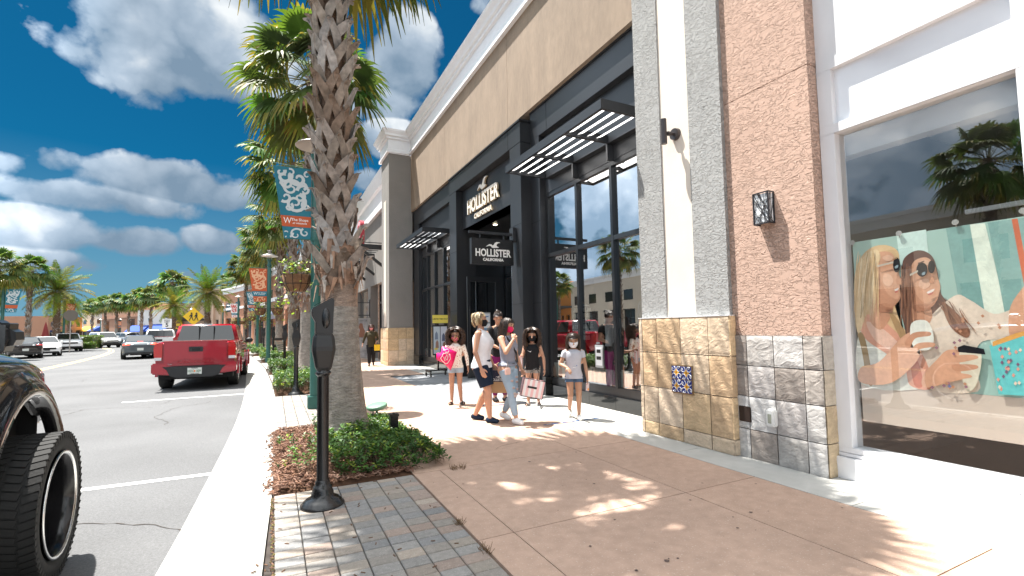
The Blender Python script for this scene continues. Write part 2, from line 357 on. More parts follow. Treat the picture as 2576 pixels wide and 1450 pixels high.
for y in [-6+3.05*i for i in range(20)]:          # kerb joints
    x = kx(y, 0); h = khead(y)
    for d0, d1, z in ((0, .13, -.0035), (.2, .62, -.1075)):
        zz = [z, z if d0 == 0 else -.1155]
        k.add([(x-d0*math.cos(h), y-d0*math.sin(h)*-1-.004, z+.002), (x-d0*math.cos(h), y+.004, z+.002), (x-d1*math.cos(h), y+.004, zz[1]+.002), (x-d1*math.cos(h), y-.004, zz[1]+.002)], [(0, 1, 2, 3)])
structure(k.build('kerb_joint', m_joint))
# left side of the street: kerb, island and pavement beyond
LW = 16.6
lk = [p for p in KS if p[1] > -14]
k = MB(); ribbon(k, lk, [(LW-.4, -.116), (LW, -.105), (LW+.03, .0), (LW+.2, .005), (LW+30, .006)])
structure(k.build('far_pavement', m_kerb))
# painted markings
k = MB()
def stripe(y, x0, x1, w=.1):
    h = khead(y); X = kx(y); k.add([(X-x0*math.cos(h), y+x0*math.sin(h), RZ+.004), (X-x0*math.cos(h)+w*math.sin(h), y+x0*math.sin(h)+w*math.cos(h), RZ+.004), (X-x1*math.cos(h)+w*math.sin(h), y+x1*math.sin(h)+w*math.cos(h), RZ+.004), (X-x1*math.cos(h), y+x1*math.sin(h), RZ+.004)], [(0, 3, 2, 1)])
for y in (-1.3, 6.1, 13.55, 21.0, 28.4, 35.8, 43.2): stripe(y, .62, 3.0)
structure(k.build('parking_line', m_white))
k = MB()
for d in (8.15, 8.42):
    P = [p for p in KS if -14 < p[1] < 130]; A, B_ = off(P, d), off(P, d+.11)
    for i in range(len(P)-1): k.add([(*A[i], RZ+.004), (*A[i+1], RZ+.004), (*B_[i+1], RZ+.004), (*B_[i], RZ+.004)], [(0, 1, 2, 3)])
structure(k.build('centre_line', m_yellow))
# pavement under-bed to the shops
k = MB(); inner = off(KS, 0); outer = [(p[0]+9, p[1]+0) for p in KS]
for i in range(len(KS)-1): k.add([(*inner[i], -.03), (*outer[i], -.03), (*outer[i+1], -.03), (*inner[i+1], -.03)], [(0, 1, 2, 3)])
structure(k.build('paving_bed', m_joint))
# coloured concrete slabs
rnd = random.Random(4)
k = MB()
def slab(mb, x0, x1, y0, y1, z=0, gap=.004, col=None, t=.04, b=0):
    mb.box(x0+gap, x1-gap, y0+gap, y1-gap, z-t, z, col)
ys = [-6.7, -5.08, -3.46, -1.84, -.22, 1.40, 3.02, 4.66, 5.92, 7.24, 8.55]
for y0, y1 in zip(ys, ys[1:]):
    for x0, x1 in ((1.225, 3.09), (3.09, 3.95)):
        t = 1+rnd.uniform(-.05, .05)
        if x0 < 2 and y0 < 4.3:
            slab(k, 1.225, 1.49, y0, y1, col=(t, t, t)); slab(k, 1.49, 3.09, y0, y1, col=(t, t, t))
        else: slab(k, x0, x1, y0, y1, col=(t, t*.99, t*.98))
ys = [8.55, 10.0, 11.5, 13.0, 14.4, 16.0, 17.6, 19.2]
for y0, y1 in zip(ys, ys[1:]):
    t = 1+rnd.uniform(-.05, .05); slab(k, 1.225, 3.15, y0, y1, col=(t, t, t))
    if y0 > 14: slab(k, 3.15, 4.2, y0, y1, col=(t, t, t))
y = 19.2
while y < 100:
    x = kx(y); h = khead(y)
    for j in range(2): slab(k, x+1.25+j*1.6, x+1.25+(j+1)*1.6, y, y+1.8, col=(1, 1, 1), gap=.008)
    y += 1.8
structure(k.build('pavement', m_terra, bevel=0))
k = MB()
yy = -6.7
for y1 in [-5.0, -3.2, -1.4, .4, 2.2, 4.0, 5.8, 7.3, 8.55]: slab(k, 3.95, 5.6, yy, y1); yy = y1
for y0, y1 in ((14.4, 17.6), (17.6, 20.5)): slab(k, 4.2, 5.6, y0, y1)
y = 20.5
while y < 90: x = kx(y); slab(k, x+4.46, x+6.5, y, y+2.5); y += 2.5
structure(k.build('pale_paving_band', m_band))
# grey entry pavers
m_grayp = mat('grey_paver', (1, 1, 1), .85, attr=True, bump=.3, bscale=90, bdist=.004, var=.08, vscale=8, spec=.25)
k = MB(); y = 8.55; row = 0
while y < 14.35:
    x = 3.15-(.3 if row % 2 else 0)
    while x < 7.2:
        t = rnd.uniform(.20, .27); slab(k, max(x, 3.15), x+.6, y, y+.29, col=(t, t*1.03, t*1.08)); x += .6
    y += .29; row += 1
structure(k.build('entry_paving', m_grayp))
# small block pavers along the kerb
m_pav = mat('block_paver', (1, 1, 1), .9, attr=True, bump=.7, bscale=140, bdist=.004, var=.12, vscale=30, spec=.2, speck=(.4, 120, (.6, .58, .55)))
k = MB()
def pavers(y0, y1, x0=.02, x1=1.215, n=7, dy=.12):
    y = y0
    while y < y1-.02:
        for i in range(n):
            w = (x1-x0)/n; c = rnd.choice([(.30, .255, .215), (.25, .215, .185), (.225, .215, .205), (.205, .20, .197), (.26, .205, .175), (.235, .22, .205), (.18, .178, .178), (.25, .22, .19), (.225, .205, .185)]); t = rnd.uniform(1.0, 1.2)
            xx = x0+i*w+kx(y, 0)*(1 if y > 14 else 0); dz = rnd.uniform(-.002, .002); g_ = .0035
            a = [(xx+g_, y+g_), (xx+w-g_, y+g_), (xx+w-g_, min(y+dy, y1)-g_), (xx+g_, min(y+dy, y1)-g_)]
            b_ = [(p[0]+(.005 if q in (0, 3) else -.005), p[1]+(.005 if q < 2 else -.005)) for q, p in enumerate(a)]
            V = [(*p, -.03) for p in a]+[(*p, -.004+dz) for p in a]+[(*p, 0+dz) for p in b_]
            k.add(V, [(4, 5, 1, 0), (5, 6, 2, 1), (6, 7, 3, 2), (7, 4, 0, 3), (8, 9, 5, 4), (9, 10, 6, 5), (10, 11, 7, 6), (11, 8, 4, 7), (8, 9, 10, 11)], tuple(v*t for v in c))
        y += dy
pavers(-3, 4.65); pavers(7.6, 11.6)
structure(k.build('block_paving', m_pav))
k = MB()
for y0, y1 in ((14.5, 17.4), (20.3, 24.2), (27, 31), (34.5, 39), (44, 49)):
    y = y0
    while y < y1: x = kx(y); k.box(x+.02, x+1.22, y+.004, min(y+.5, y1), -.03, 0); y += .5
structure(k.build('far_block_paving', mat('far_paver', (.34, .31, .285), .9, bump=.4, bscale=60, var=.15, vscale=9)))

# ================================================================== SHOP BUILDINGS
m_sg = stucco('grey_skip_stucco', (.35, .35, .345), 19, .9, .02, (.46, .55), (1, .6, 1.35))
m_spk = stucco('pink_skip_stucco', (.50, .345, .275), 19, .9, .02, (.46, .55), (1, .6, 1.35))
m_cream = mat('cream_stucco', (.71, .63, .545), .9, bump=.3, bscale=45, bdist=.005, var=.04, vscale=3)
m_tan = mat('tan_stucco', (.275, .205, .148), .9, bump=.5, bscale=9, bdist=.012, var=.12, vscale=2.2, stretch=(1, 1, .4), var2=(.06, 14))
m_gst = mat('fine_grey_stucco', (.24, .225, .21), .9, bump=.9, bscale=38, bdist=.012, var=.05, vscale=2)
m_trim = mat('white_trim', (.80, .80, .82), .6, var=.03, vscale=2)
m_blk = mat('black_metal_panel', (.022, .024, .028), .38, var=.1, vscale=1.2, spec=.5)
m_blk2 = mat('dark_frame', (.018, .02, .023), .3, spec=.5)
m_gran = mat('black_granite', (.012, .013, .014), .08, var=.3, vscale=60, spec=.6)
m_glass = glass('shop_glass', (.62, .66, .66), .45)
m_dark = mat('dark_interior', (.055, .05, .045), .8)
m_slate = mat('slate_tile', (1, 1, 1), .62, attr=True, bump=.8, bscale=7, bdist=.016, var=.16, vscale=4.2, var2=(.14, 17), dist=1.6, spec=.3, stretch=(1, 1, 1.6))
m_grout = mat('grout', (.46, .37, .32), .95)
def tiles(mb, plane, ys, zs, cols, t=.02, gap=.006, ax='x'):
    # slate tiles: each a bevelled, slightly riven slab
    for yi in range(len(ys)-1):
        for zi in range(len(zs)-1):
            c = rnd.choice(cols); tt = rnd.uniform(.9, 1.1); c = tuple(v*tt for v in c)
            gap = .0035; y0, y1, z0, z1 = ys[yi]+gap, ys[yi+1]-gap, zs[zi]+gap, zs[zi+1]-gap
            nu, nv = 8, 8; V = []; off_ = rnd.uniform(-50, 50)
            fr_ = [0, .02, .18, .34, .5, .66, .82, .98, 1]
            for j in range(nv+1):
                for i in range(nu+1):
                    e = min(i, nu-i, j, nv-j); d = t+(.004*noise.noise(Vector((i*.9+off_, j*.9, 1)))+.004*noise.noise(Vector((i*.4+off_, j*2.1, 7))) if e else -.003)
                    a = y0+(y1-y0)*fr_[i]; b = z0+(z1-z0)*fr_[j]
                    V.append((plane-d, a, b) if ax == 'x' else (a, plane-d, b))
            F = [(j*(nu+1)+i, j*(nu+1)+i+1, (j+1)*(nu+1)+i+1, (j+1)*(nu+1)+i) for j in range(nv) for i in range(nu)]
            # skirt
            P = [j for j in range(nu+1)]+[(j+1)*(nu+1)-1 for j in range(1, nv+1)]+[nv*(nu+1)+i for i in range(nu-1, -1, -1)]+[j*(nu+1) for j in range(nv-1, 0, -1)]
            b0 = len(V); V += [((plane+.001, V[i][1], V[i][2]) if ax == 'x' else (V[i][0], plane+.001, V[i][2])) for i in P]
            F += [(P[i], P[(i+1) % len(P)], b0+(i+1) % len(P), b0+i) for i in range(len(P))]
            mb.add(V, F, c, True)
BR = [(.56, .39, .24), (.58, .45, .32), (.52, .41, .30), (.56, .41, .25), (.55, .44, .33), (.48, .34, .21)]
GRY = [(.43, .405, .38), (.35, .315, .285), (.52, .51, .50), (.40, .375, .36), (.27, .235, .21), (.50, .48, .46)]
shop = thing('shop_building', 'tan stucco shop with black metal front, white cornice and striped stone based pier', 'building', (5.1, 11.5, 0))
def P_(mb, name, m_, parent=shop, **k): return mb.build(name, m_, parent, world=True, **k)
# main walls
b = MB(); b.box(4.9, 5.4, 4.9, 9.88, 6.1, 8.4); b.box(4.9, 5.4, 9.892, 14.5, 6.1, 8.4); b.box(4.9, 5.4, 14.512, 18.8, 6.1, 8.4); b.box(4.915, 5.4, 4.9, 18.8, 6.12, 8.4)
P_(b, 'tan_wall', m_tan)
b = MB(); b.box(5.4, 16, 4.9, 20.2, 4.5, 8.3); P_(b, 'roof_block', m_tan)
def cornice(mb, x, y0, y1, z0, z1, out=.3, side=0):
    # stepped white cornice running along y; profile in x,z
    pr = [(x, z0), (x-.10, z0), (x-.10, z0+.12), (x-.05, z0+.16), (x-.05, z0+(z1-z0)*.62), (x-.12, z0+(z1-z0)*.64), (x-.12, z0+(z1-z0)*.74), (x-.18, z0+(z1-z0)*.76), (x-.20, z0+(z1-z0)*.84), (x-.27, z0+(z1-z0)*.93), (x-.30, z1), (x+.3, z1), (x+.3, z0)]
    mb.prism(pr, 'y', y0, y1)
b = MB(); cornice(b, 4.9, 4.4, 18.72, 8.4, 9.3); P_(b, 'cornice', m_trim)
# far grey pier
b = MB(); b.box(4.02, 4.95, 18.8, 20.2, 1.45, 8.4); P_(b, 'grey_pier', m_gst)
b = MB(); b.box(4.005, 4.1, 19.3, 19.7, 1.5, 6.6); P_(b, 'cream_strip', m_cream)
b = MB(); b.box(3.99, 4.98, 18.77, 20.23, 0, 1.45); P_(b, 'pier_base', m_grout)
b = MB(); tiles(b, 18.77, [3.985, 4.38, 4.70, 4.985], [0, .14, .58, 1.02, 1.46], BR, ax='y'); tiles(b, 3.99, [18.76, 19.2, 19.7, 20.2], [0, .14, .58, 1.02, 1.46], BR); P_(b, 'slate_cladding', m_slate)
b = MB()
pr = [(0, 8.4), (.10, 8.4), (.10, 8.52), (.05, 8.56), (.05, 8.93), (.12, 8.95), (.12, 9.03), (.18, 9.05), (.20, 9.13), (.27, 9.22), (.30, 9.28), (.0, 9.28)]
for i in range(len(pr)-1):
    (o0, z0), (o1, z1) = pr[i], pr[i+1]
    A = [(4.86, 18.78-o0), (4.02-o0, 18.78-o0), (4.02-o0, 20.22+o0), (5.2, 20.22+o0)]; B_ = [(4.86, 18.78-o1), (4.02-o1, 18.78-o1), (4.02-o1, 20.22+o1), (5.2, 20.22+o1)]
    for j in range(3): b.add([(*A[j], z0), (*A[j+1], z0), (*B_[j+1], z1), (*B_[j], z1)], [(0, 1, 2, 3)])
P_(b, 'pier_cornice', m_trim)
b = MB(); b.box(3.98, 4.035, 18.4, 18.55, 8.1, 8.16)
# striped near pier
b = MB(); b.box(4.43, 5.3, 4.53, 4.98, 1.48, 11.5); b.box(4.43, 5.3, 3.60, 4.06, 1.48, 11.5); P_(b, 'grey_stucco_band', m_sg)
b = MB(); b.box(4.445, 5.3, 4.06, 4.53, 1.48, 11.5); P_(b, 'cream_stucco_band', m_cream)
b = MB(); b.box(4.395, 5.3, 3.58, 4.985, 0, 1.475); P_(b, 'pier_base', m_grout)
yb = [3.575, 3.86, 4.27, 4.67, 4.93]; zb = [0, .165, .61, 1.05, 1.485]
b = MB(); tiles(b, 4.395, yb, zb, BR); tiles(b, 3.58, [4.375, 4.47], zb, BR, ax='y'); tiles(b, 4.395, [4.93, 4.99], [0, .165, .61, 1.05, 1.485], BR); P_(b, 'slate_cladding', m_slate)
b = MB(); b.box(4.37, 4.47, 3.57, 4.99, 1.484, 1.492); P_(b, 'cap_strip', m_trim)
# painted tiles: frame, four blue tiles with scrolls
b = MB(); b.box(4.362, 4.40, 4.09, 4.42, .575, .915); P_(b, 'tile_frame', mat('bronze_frame', (.25, .17, .09), .5, .5))
tb = P_(MB().box(4.357, 4.37, 4.105, 4.25, .59, .738).box(4.357, 4.37, 4.26, 4.405, .59, .738).box(4.357, 4.37, 4.105, 4.25, .75, .898).box(4.357, 4.37, 4.26, 4.405, .75, .898), 'painted_tile', mat('blue_glaze', (.02, .035, .22), .15))
b = MB(); m_or = mat('orange_glaze', (.85, .42, .05), .2); b2 = MB()
for cy in (4.1775, 4.3325):
    for cz in (.664, .824):
        b2 = MB()
        for a in range(4):
            A = a*PI/2; pts = []
            def R_(u, v, A=A): return (cy+u*math.cos(A)-v*math.sin(A), cz+u*math.sin(A)+v*math.cos(A))
            b2.prism([R_(.0, -.008), R_(.025, -.014), R_(.042, 0), R_(.025, .014), R_(0, .008)], 'x', 4.3545, 4.357)
            # white scroll
            path = [(4.3555, *R_(.022+.03*math.cos(t)+.02, .022+.03*math.sin(t)+.02)) for t in np.linspace(PI*.6, PI*2.2, 10)]
            b.tube(path, .0045, 5); path = [(4.3555, *R_(.062-.012*math.cos(t), .035+.016*math.sin(t))) for t in np.linspace(0, PI*1.6, 8)]; b.tube(path, .0035, 5)
        P_(b2, 'tile_flower', m_or)
P_(b, 'tile_scroll', mat('white_glaze', (.75, .75, .78), .2), parent=shop); pass
# black front: right secondary frame, portal, left frame
b = MB()
b.box(5.0, 5.35, 4.9, 9.0, 5.46, 6.06)            # fascia over right window
b.box(5.0, 5.35, 8.62, 9.0, .0, 5.46)             # secondary pilaster
b.box(5.12, 5.36, 4.9, 8.62, 4.2, 5.46)           # recessed panel
P_(b, 'metal_surround', m_blk, bevel=.006); b = MB(); b.box(5.0, 5.35, 13.7, 18.79, 5.46, 6.06); b.box(5.0, 5.35, 13.7, 14.28, 0, 5.46); b.box(5.0, 5.35, 18.05, 18.79, 0, 5.46); b.box(5.12, 5.36, 14.28, 18.05, 4.2, 5.46)
P_(b, 'metal_surround', m_blk, bevel=.006); P_(MB().box(4.985, 5.36, 4.9, 9.0, 6.062, 6.098), 'metal_cap', m_blk); P_(MB().box(4.985, 5.36, 13.7, 18.79, 6.062, 6.098), 'metal_cap', m_blk)
pass
b = MB()
b.box(4.75, 5.36, 9.0, 9.53, 0, 5.42); b.box(4.75, 5.36, 13.1, 13.7, 0, 5.42); b.box(4.75, 5.36, 9.0, 13.7, 5.425, 5.88); b.box(4.72, 5.36, 8.97, 13.73, 5.885, 5.93)
b.box(4.95, 5.36, 9.53, 13.1, 4.28, 5.42)
P_(b, 'portal', m_blk, bevel=.006)
b = MB()
for y in (9.265,):
    pass
m_seam = mat('seam', (.004, .004, .005), .6)
for z in (3.63, 1.9):      # panel seams
    for q in ((4.746, 4.75, 9.0, 9.53, z, z+.008), (4.746, 4.75, 13.1, 13.7, z, z+.008), (4.996, 5.0, 8.62, 8.998, z, z+.008)): P_(MB().box(*q), 'panel_seam', m_seam)
for q in ((4.746, 4.75, 9.60, 9.608, 5.43, 5.88), (4.996, 5, 8.3, 8.308, 5.46, 6.06)): P_(MB().box(*q), 'panel_seam', m_seam)
# recessed entry
b = MB(); b.box(6.6, 6.7, 9.5, 13.2, 0, 4.28); b.box(5.36, 6.6, 9.3, 9.5, 0, 4.28); b.box(5.36, 6.6, 13.12, 13.3, 0, 4.28); b.box(4.96, 6.7, 9.5, 13.12, 4.28, 4.4); P_(b, 'entry_lining', m_blk2)
b = MB(); b.box(6.3, 6.36, 9.5, 13.1, 2.9, 3.0)
for y in (9.5, 10.4, 11.3, 12.2, 13.04): b.box(6.3, 6.36, y, y+.06, 0, 4.28)
P_(b, 'entry_frame', m_blk2)
b = MB(); b.add([(6.33, 9.5, 0), (6.33, 13.1, 0), (6.33, 13.1, 4.28), (6.33, 9.5, 4.28)], [(0, 3, 2, 1)]); P_(b, 'entry_pane', m_glass)
m_lamp = mat('lamp_glow', (1, .9, .7), .5, emit=(1, .85, .6), es=3)
for y in (10.6, 12.0):
    d = P_(MB().lathe([(.09, 0), (.09, -.015), (.06, -.015)], (5.5, y, 4.28), 16), 'downlight', mat('chrome', (.7, .7, .7), .2, 1)); P_(MB().lathe([(.055, 0), (.055, -.01)], (5.5, y, 4.268), 12), 'bulb', m_lamp, parent=d) if False else P_(MB().lathe([(.055, 0), (.055, -.012)], (5.5, y, 4.262), 12), 'downlight_bulb', m_lamp)
# open glass door leaf facing down the street
dr = P_(MB().box(4.83, 4.93, 12.47, 12.53, .02, 2.84).box(5.70, 5.85, 12.47, 12.53, .02, 2.84).box(4.93, 5.70, 12.47, 12.53, 2.70, 2.84).box(4.93, 5.70, 12.47, 12.53, .02, .36), 'door', m_blk2, bevel=.004)
def sub(mb, name, m_, par): return mb.build(name, m_, par, world=True)
sub(MB().add([(4.93, 12.5, .36), (5.70, 12.5, .36), (5.70, 12.5, 2.70), (4.93, 12.5, 2.70)], [(0, 1, 2, 3)]), 'pane', glass('door_glass', (.15, .16, .17), .6), dr)
sub(MB().box(4.93, 5.70, 12.52, 12.525, .36, 2.70), 'door_backing', m_dark, dr)
sub(MB().tube([(4.88, 12.42, .9), (4.88, 12.42, 2.0)], .014, 8).tube([(4.88, 12.42, 1.0), (4.88, 12.47, 1.0)], .01, 6).tube([(4.88, 12.42, 1.9), (4.88, 12.47, 1.9)], .01, 6), 'handle', m_blk2, dr)
d2 = P_(MB().box(5.62, 5.69, 11.2, 11.26, .02, 3.0).box(6.25, 6.3, 11.2, 11.26, .02, 3.0).box(5.69, 6.25, 11.2, 11.26, 2.86, 3.0), 'door', m_blk2)
sub(MB().box(5.61, 5.618, 11.2, 11.26, .02, 3.0), 'edge_strip', mat('chrome', (.7, .7, .7), .2, 1), d2)
# windows
def shop_window(y0, y1, mull, name='window'):
    f = MB(); x0, x1 = 5.13, 5.19
    f.box(x0, x1+.1, y0, y1, .22, .36); f.box(x0, x1, y0, y1, 4.12, 4.22); f.box(x0, x1, y1-.09, y1, .36, 4.12); f.box(x0, x1, y0, y0+.09, .36, 4.12)
    for m_ in mull: f.box(x0-.02, x1, m_-.035, m_+.035, .36, 4.12)
    f.box(x0-.015, x1, y0+.09, y1-.09, 2.84, 2.92)
    w = P_(f, name, m_blk2, bevel=.003)
    e = [y0+.09]+list(mull)+[y1-.09]
    for a, b_ in zip(e, e[1:]):
        for z0, z1 in ((.36, 2.84), (2.92, 4.12)):
            sub(MB().add([(5.17, a, z0), (5.17, b_, z0), (5.17, b_, z1), (5.17, a, z1)], [(0, 3, 2, 1)]), 'pane', m_glass, w)
    return w
shop_window(4.9, 8.62, (5.35, 6.42, 7.47)); shop_window(14.28, 18.05, (15.4, 16.4, 17.3))
b = MB()
for y0, y1 in ((4.9, 8.62), (14.28, 18.05)):
    n = 5; w = (y1-y0)/n
    b = MB()
    for i in range(n): b.box(5.06, 5.3, y0+i*w+.003, y0+(i+1)*w-.003, 0, .22)
    b.box(5.08, 5.3, y0, y1, 0, .215); P_(b, 'granite_plinth', m_gran)
for q in ((8.50, 9.01), (18.0, 18.76), (13.71, 14.3)): P_(MB().box(4.97, 5.3, *q, 0, .38), 'granite_foot', m_gran)
# interior: floor, back wall, ceiling
b = MB(); b.box(5.3, 9, 4.9, 9.2, .1, .2); b.box(9, 9.1, 4.9, 18.7, 0, 4.4); b.box(5.3, 9, 4.8, 4.9, 0, 4.4); b.box(5.36, 9, 9.0, 9.3, 0, 4.4); b.box(5.3, 9, 4.9, 9.3, 4.3, 4.4); b.box(5.36, 9, 13.35, 13.6, 0, 4.4); b.box(5.36, 9, 18.1, 18.3, 0, 4.4); b.box(5.36, 9, 13.6, 18.3, 4.3, 4.4); b.box(5.3, 9, 13.6, 18.1, .1, .2)
b.box(6.6, 6.7, 4.9, 9.0, .2, 3.4); b.box(6.6, 6.7, 13.6, 18.1, .2, 3.4)
P_(b, 'interior', m_dark)
# photo strip along the window foot
for y0, y1 in ((4.98, 8.5), (14.4, 17.95)):
    y = y0; b = MB(); b.box(5.1825, 5.184, y0, y1, .365, .6, (.3, .3, .3))
    while y < y1-.05:
        w = rnd.uniform(.16, .3); c = rnd.choice([(.45, .55, .52), (.6, .6, .56), (.35, .42, .45), (.5, .42, .36), (.62, .55, .5)])
        b.box(5.178, 5.182, y, min(y+w, y1)-.01, .37, .62+rnd.uniform(0, .06), c)
        c2 = rnd.choice([(.08, .1, .14), (.5, .3, .2), (.1, .2, .3), (.7, .7, .7), (.35, .12, .08)])
        b.prism([(y+.04, .38), (y+w*.3, .55), (y+w*.5, .63), (y+w*.75, .52), (y+w*.8, .38)], 'x', 5.176, 5.178, c2); y += w
    P_(b, 'photo_strip', mat('printed_card', (1, 1, 1), .5, attr=True))
# awnings
m_slat = mat('white_louvre', (.85, .86, .88), .4)
nt = m_slat.node_tree; tr_ = nt.nodes.new('ShaderNodeBsdfTranslucent'); tr_.inputs[0].default_value = (.9, .9, .92, 1); mx_ = nt.nodes.new('ShaderNodeMixShader'); mx_.inputs[0].default_value = .7; nt.links.new(nt.nodes['Principled BSDF'].outputs[0], mx_.inputs[1]); nt.links.new(tr_.outputs[0], mx_.inputs[2]); nt.links.new(mx_.outputs[0], nt.nodes['Material Output'].inputs[0])
def awning(xf, y0, y1, z=4.46, h=.15, bays=3):
    a = MB(); a.box(xf, xf+.05, y0, y1, z, z+h); a.box(xf+.05, 5.0, y0, y0+.05, z, z+h); a.box(xf+.05, 5.0, y1-.05, y1, z, z+h); a.box(5.0, 5.12, y0, y1, z, z+h)
    L = (y1-y0)/bays
    for i in range(1, bays): a.box(xf+.05, 5.0, y0+i*L-.03, y0+i*L+.03, z+.01, z+h-.01)
    r = P_(a, 'awning', m_blk, bevel=.004); s_ = MB()
    for i in range(bays):
        for j in range(4):
            xs = xf+.14+j*.185
            s_.add([(xs-.06, y0+i*L+.06, z+.03), (xs-.06, y0+(i+1)*L-.06, z+.03), (xs+.055, y0+(i+1)*L-.06, z+.075), (xs+.055, y0+i*L+.06, z+.075)], [(0, 1, 2, 3)])
    sub(s_, 'slats', m_slat, r)
    for i in range(1, bays): sub(MB().prism([(4.99, z-.28), (5.115, z-.28), (5.115, z), (4.99, z)], 'y', y0+i*L-.02, y0+i*L+.02), 'bracket', m_blk, r)
awning(4.1, 5.30, 8.42); awning(4.15, 14.55, 18.1)
# wall sign letters: seagull, name, state
m_let = mat('gilt_letter', (.62, .50, .33), .35, .25); m_letw = mat('pale_letter', (.80, .74, .66), .5)
GULL = [(-.40, -.02), (-.30, .06), (-.20, .115), (-.10, .11), (-.02, .05), (.04, .10), (.10, .20), (.20, .25), (.36, .24), (.42, .215), (.30, .20), (.22, .14), (.19, .06), (.24, .01), (.34, -.02), (.24, -.05), (.12, -.06), (.02, -.07), (-.06, -.06), (-.13, .02), (-.22, .035), (-.30, .0)]
b = MB(); cy = 11.5; nrm = (0, -1, 0)
put_text(b, 'HOLLISTER', (4.90, cy, 4.77), nrm, (0, 0, 1), size=.54, ext=.02, sx=.78, off=.016)
put_text(b, 'CALIFORNIA', (4.90, cy-.05, 4.43), nrm, (0, 0, 1), size=.185, ext=.015, sx=1.1, off=.006)
b.prism([(cy-.02-p[0]*.85, 5.12+p[1]*.9) for p in GULL], 'x', 4.89, 4.93)
o = P_(b, 'wall_lettering', m_let); P_(MB().add(*[(lambda q: (q.v, q.f))(put_text(put_text(MB(), 'HOLLISTER', (4.876, cy, 4.77), nrm, (0, 0, 1), size=.54, ext=.003, sx=.78, off=.012), 'CALIFORNIA', (4.882, cy-.05, 4.43), nrm, (0, 0, 1), size=.185, ext=.002, sx=1.1, off=.004))][0]), 'lettering_face', m_letw)
P_(MB().prism([(cy-.02-p[0]*.83, 5.12+p[1]*.88) for p in GULL], 'x', 4.886, 4.889), 'gull_face', m_letw)
# ---- pink wall bay with grey slate
bay = thing('wall_pier', 'pink rough stucco pier on a grey slate base beside the white shop window', 'wall', (4.6, 3.1, 0))
b = MB(); b.box(4.48, 5.0, 2.66, 3.6, 1.27, 3.83); b.box(4.48, 5.0, 2.66, 3.6, 3.838, 11.5); b.box(4.49, 4.99, 2.67, 3.59, 3.8, 3.9); P_(b, 'stucco_wall', m_spk, bay)
zz = [0, .30, .64, .96, 1.275]
b = MB(); b.box(4.47, 5.0, 2.66, 3.575, 0, 1.262); P_(b, 'base_core', mat('grey_grout', (.42, .38, .37), .95), bay)
b = MB(); tiles(b, 4.47, [2.655, 2.83, 3.13, 3.43, 3.575], zz, GRY); P_(b, 'slate_cladding', m_slate, bay)
b = MB(); tiles(b, 2.665, [4.455, 4.63], zz, [(.45, .35, .23), (.38, .35, .31), (.44, .38, .30)], ax='y'); P_(b, 'slate_return', m_slate, bay)
b = MB(); b.box(4.44, 4.47, 3.41, 3.55, .37, .53); P_(b, 'outlet_cover', mat('bronze_plate', (.05, .035, .03), .4, .5), bay, bevel=.006)
b = MB(); b.box(4.39, 4.46, 3.115, 3.205, .375, .545); o = P_(b, 'outlet_box', mat('white_plastic', (.74, .74, .72), .35), bay, bevel=.012)
b = MB(); b.box(4.385, 4.392, 3.143, 3.178, .41, .50); P_(b, 'outlet_lens', mat('grey_lens', (.35, .37, .30), .2), bay)
# ---- white shopfront
wf = thing('white_shopfront', 'white framed shopfront with large display window at right edge', 'building', (4.7, .5, 0))
m_wp = mat('white_paint', (.70, .70, .72), .45, var=.04, vscale=2, spec=.5); m_wg = mat('white_gloss_panel', (.70, .71, .74), .06, spec=.8, coat=.5)
b = MB(); b.box(4.62, 5.0, -4, 2.66, 3.86, 11.5); P_(b, 'upper_wall', m_wp, wf)
b = MB(); b.box(4.57, 5.0, -4, 2.655, 0, .19); b.box(4.60, 5.0, -4, 2.655, .195, .225); P_(b, 'plinth', m_wp, wf, bevel=.004)
wins = [(1.32, 2.53), (-.05, 1.2), (-1.4, -.15), (-2.75, -1.5)]
b = MB(); b.box(4.61, 4.78, -4, 2.655, .228, .275); b.box(4.61, 4.78, -4, 2.655, 3.14, 3.225); b.box(4.61, 4.78, -4, 2.655, 3.75, 3.857)
es = [2.655]+[v for w in wins for v in (w[1], w[0])]+[-4]
for a, c in zip(es[0::2], es[1::2]): b.box(4.61, 4.78, c, a, .275, 3.14); b.box(4.61, 4.78, c, a, 3.225, 3.75)
P_(b, 'frame', m_wp, wf, bevel=.003)
b = MB(); b.box(4.665, 4.76, -3.9, 2.64, 3.2, 3.78); P_(b, 'gloss_panel', m_wg, wf)
m_g2 = glass('display_glass', (.92, .93, .92), .15)
for a, c in wins: P_(MB().add([(4.69, a, .275), (4.69, c, .275), (4.69, c, 3.14), (4.69, a, 3.14)], [(0, 3, 2, 1)]), 'window_pane', m_g2, wf)
b = MB(); b.box(8.5, 8.6, -4, 2.7, 0, 3.6); b.box(4.8, 8.6, 2.62, 2.72, 0, 3.6); b.box(4.8, 8.6, -4.1, -4, 0, 3.6)
P_(b, 'interior_wall', mat('shop_interior', (.16, .155, .15), .85), wf)
P_(MB().box(4.8, 8.6, -4, 2.62, 0, .05), 'interior_floor', mat('shop_floor', (.07, .065, .06), .4), wf)
P_(MB().box(4.8, 8.6, -4, 2.62, 3.45, 3.6).box(4.8, 4.95, -4, 2.62, 2.95, 3.45), 'interior_ceiling', mat('shop_ceiling', (.45, .45, .44), .9), wf)
P_(MB().box(6.3, 6.4, -3, 1.5, 0, 3.0), 'partition', mat('shop_partition', (.30, .31, .27), .9), wf)
for x, y in ((5.3, 2.25), (5.6, 1.25), (5.3, .3), (5.4, -1)): P_(MB().lathe([(.07, 0), (.07, -.02)], (x, y, 3.45), 16), 'downlight', m_lamp, wf)
P_(MB().box(5.6, 5.64, -.5, 2.0, 2.35, 2.39), 'track_rail', mat('white_paint2', (.8, .8, .8), .5), wf)
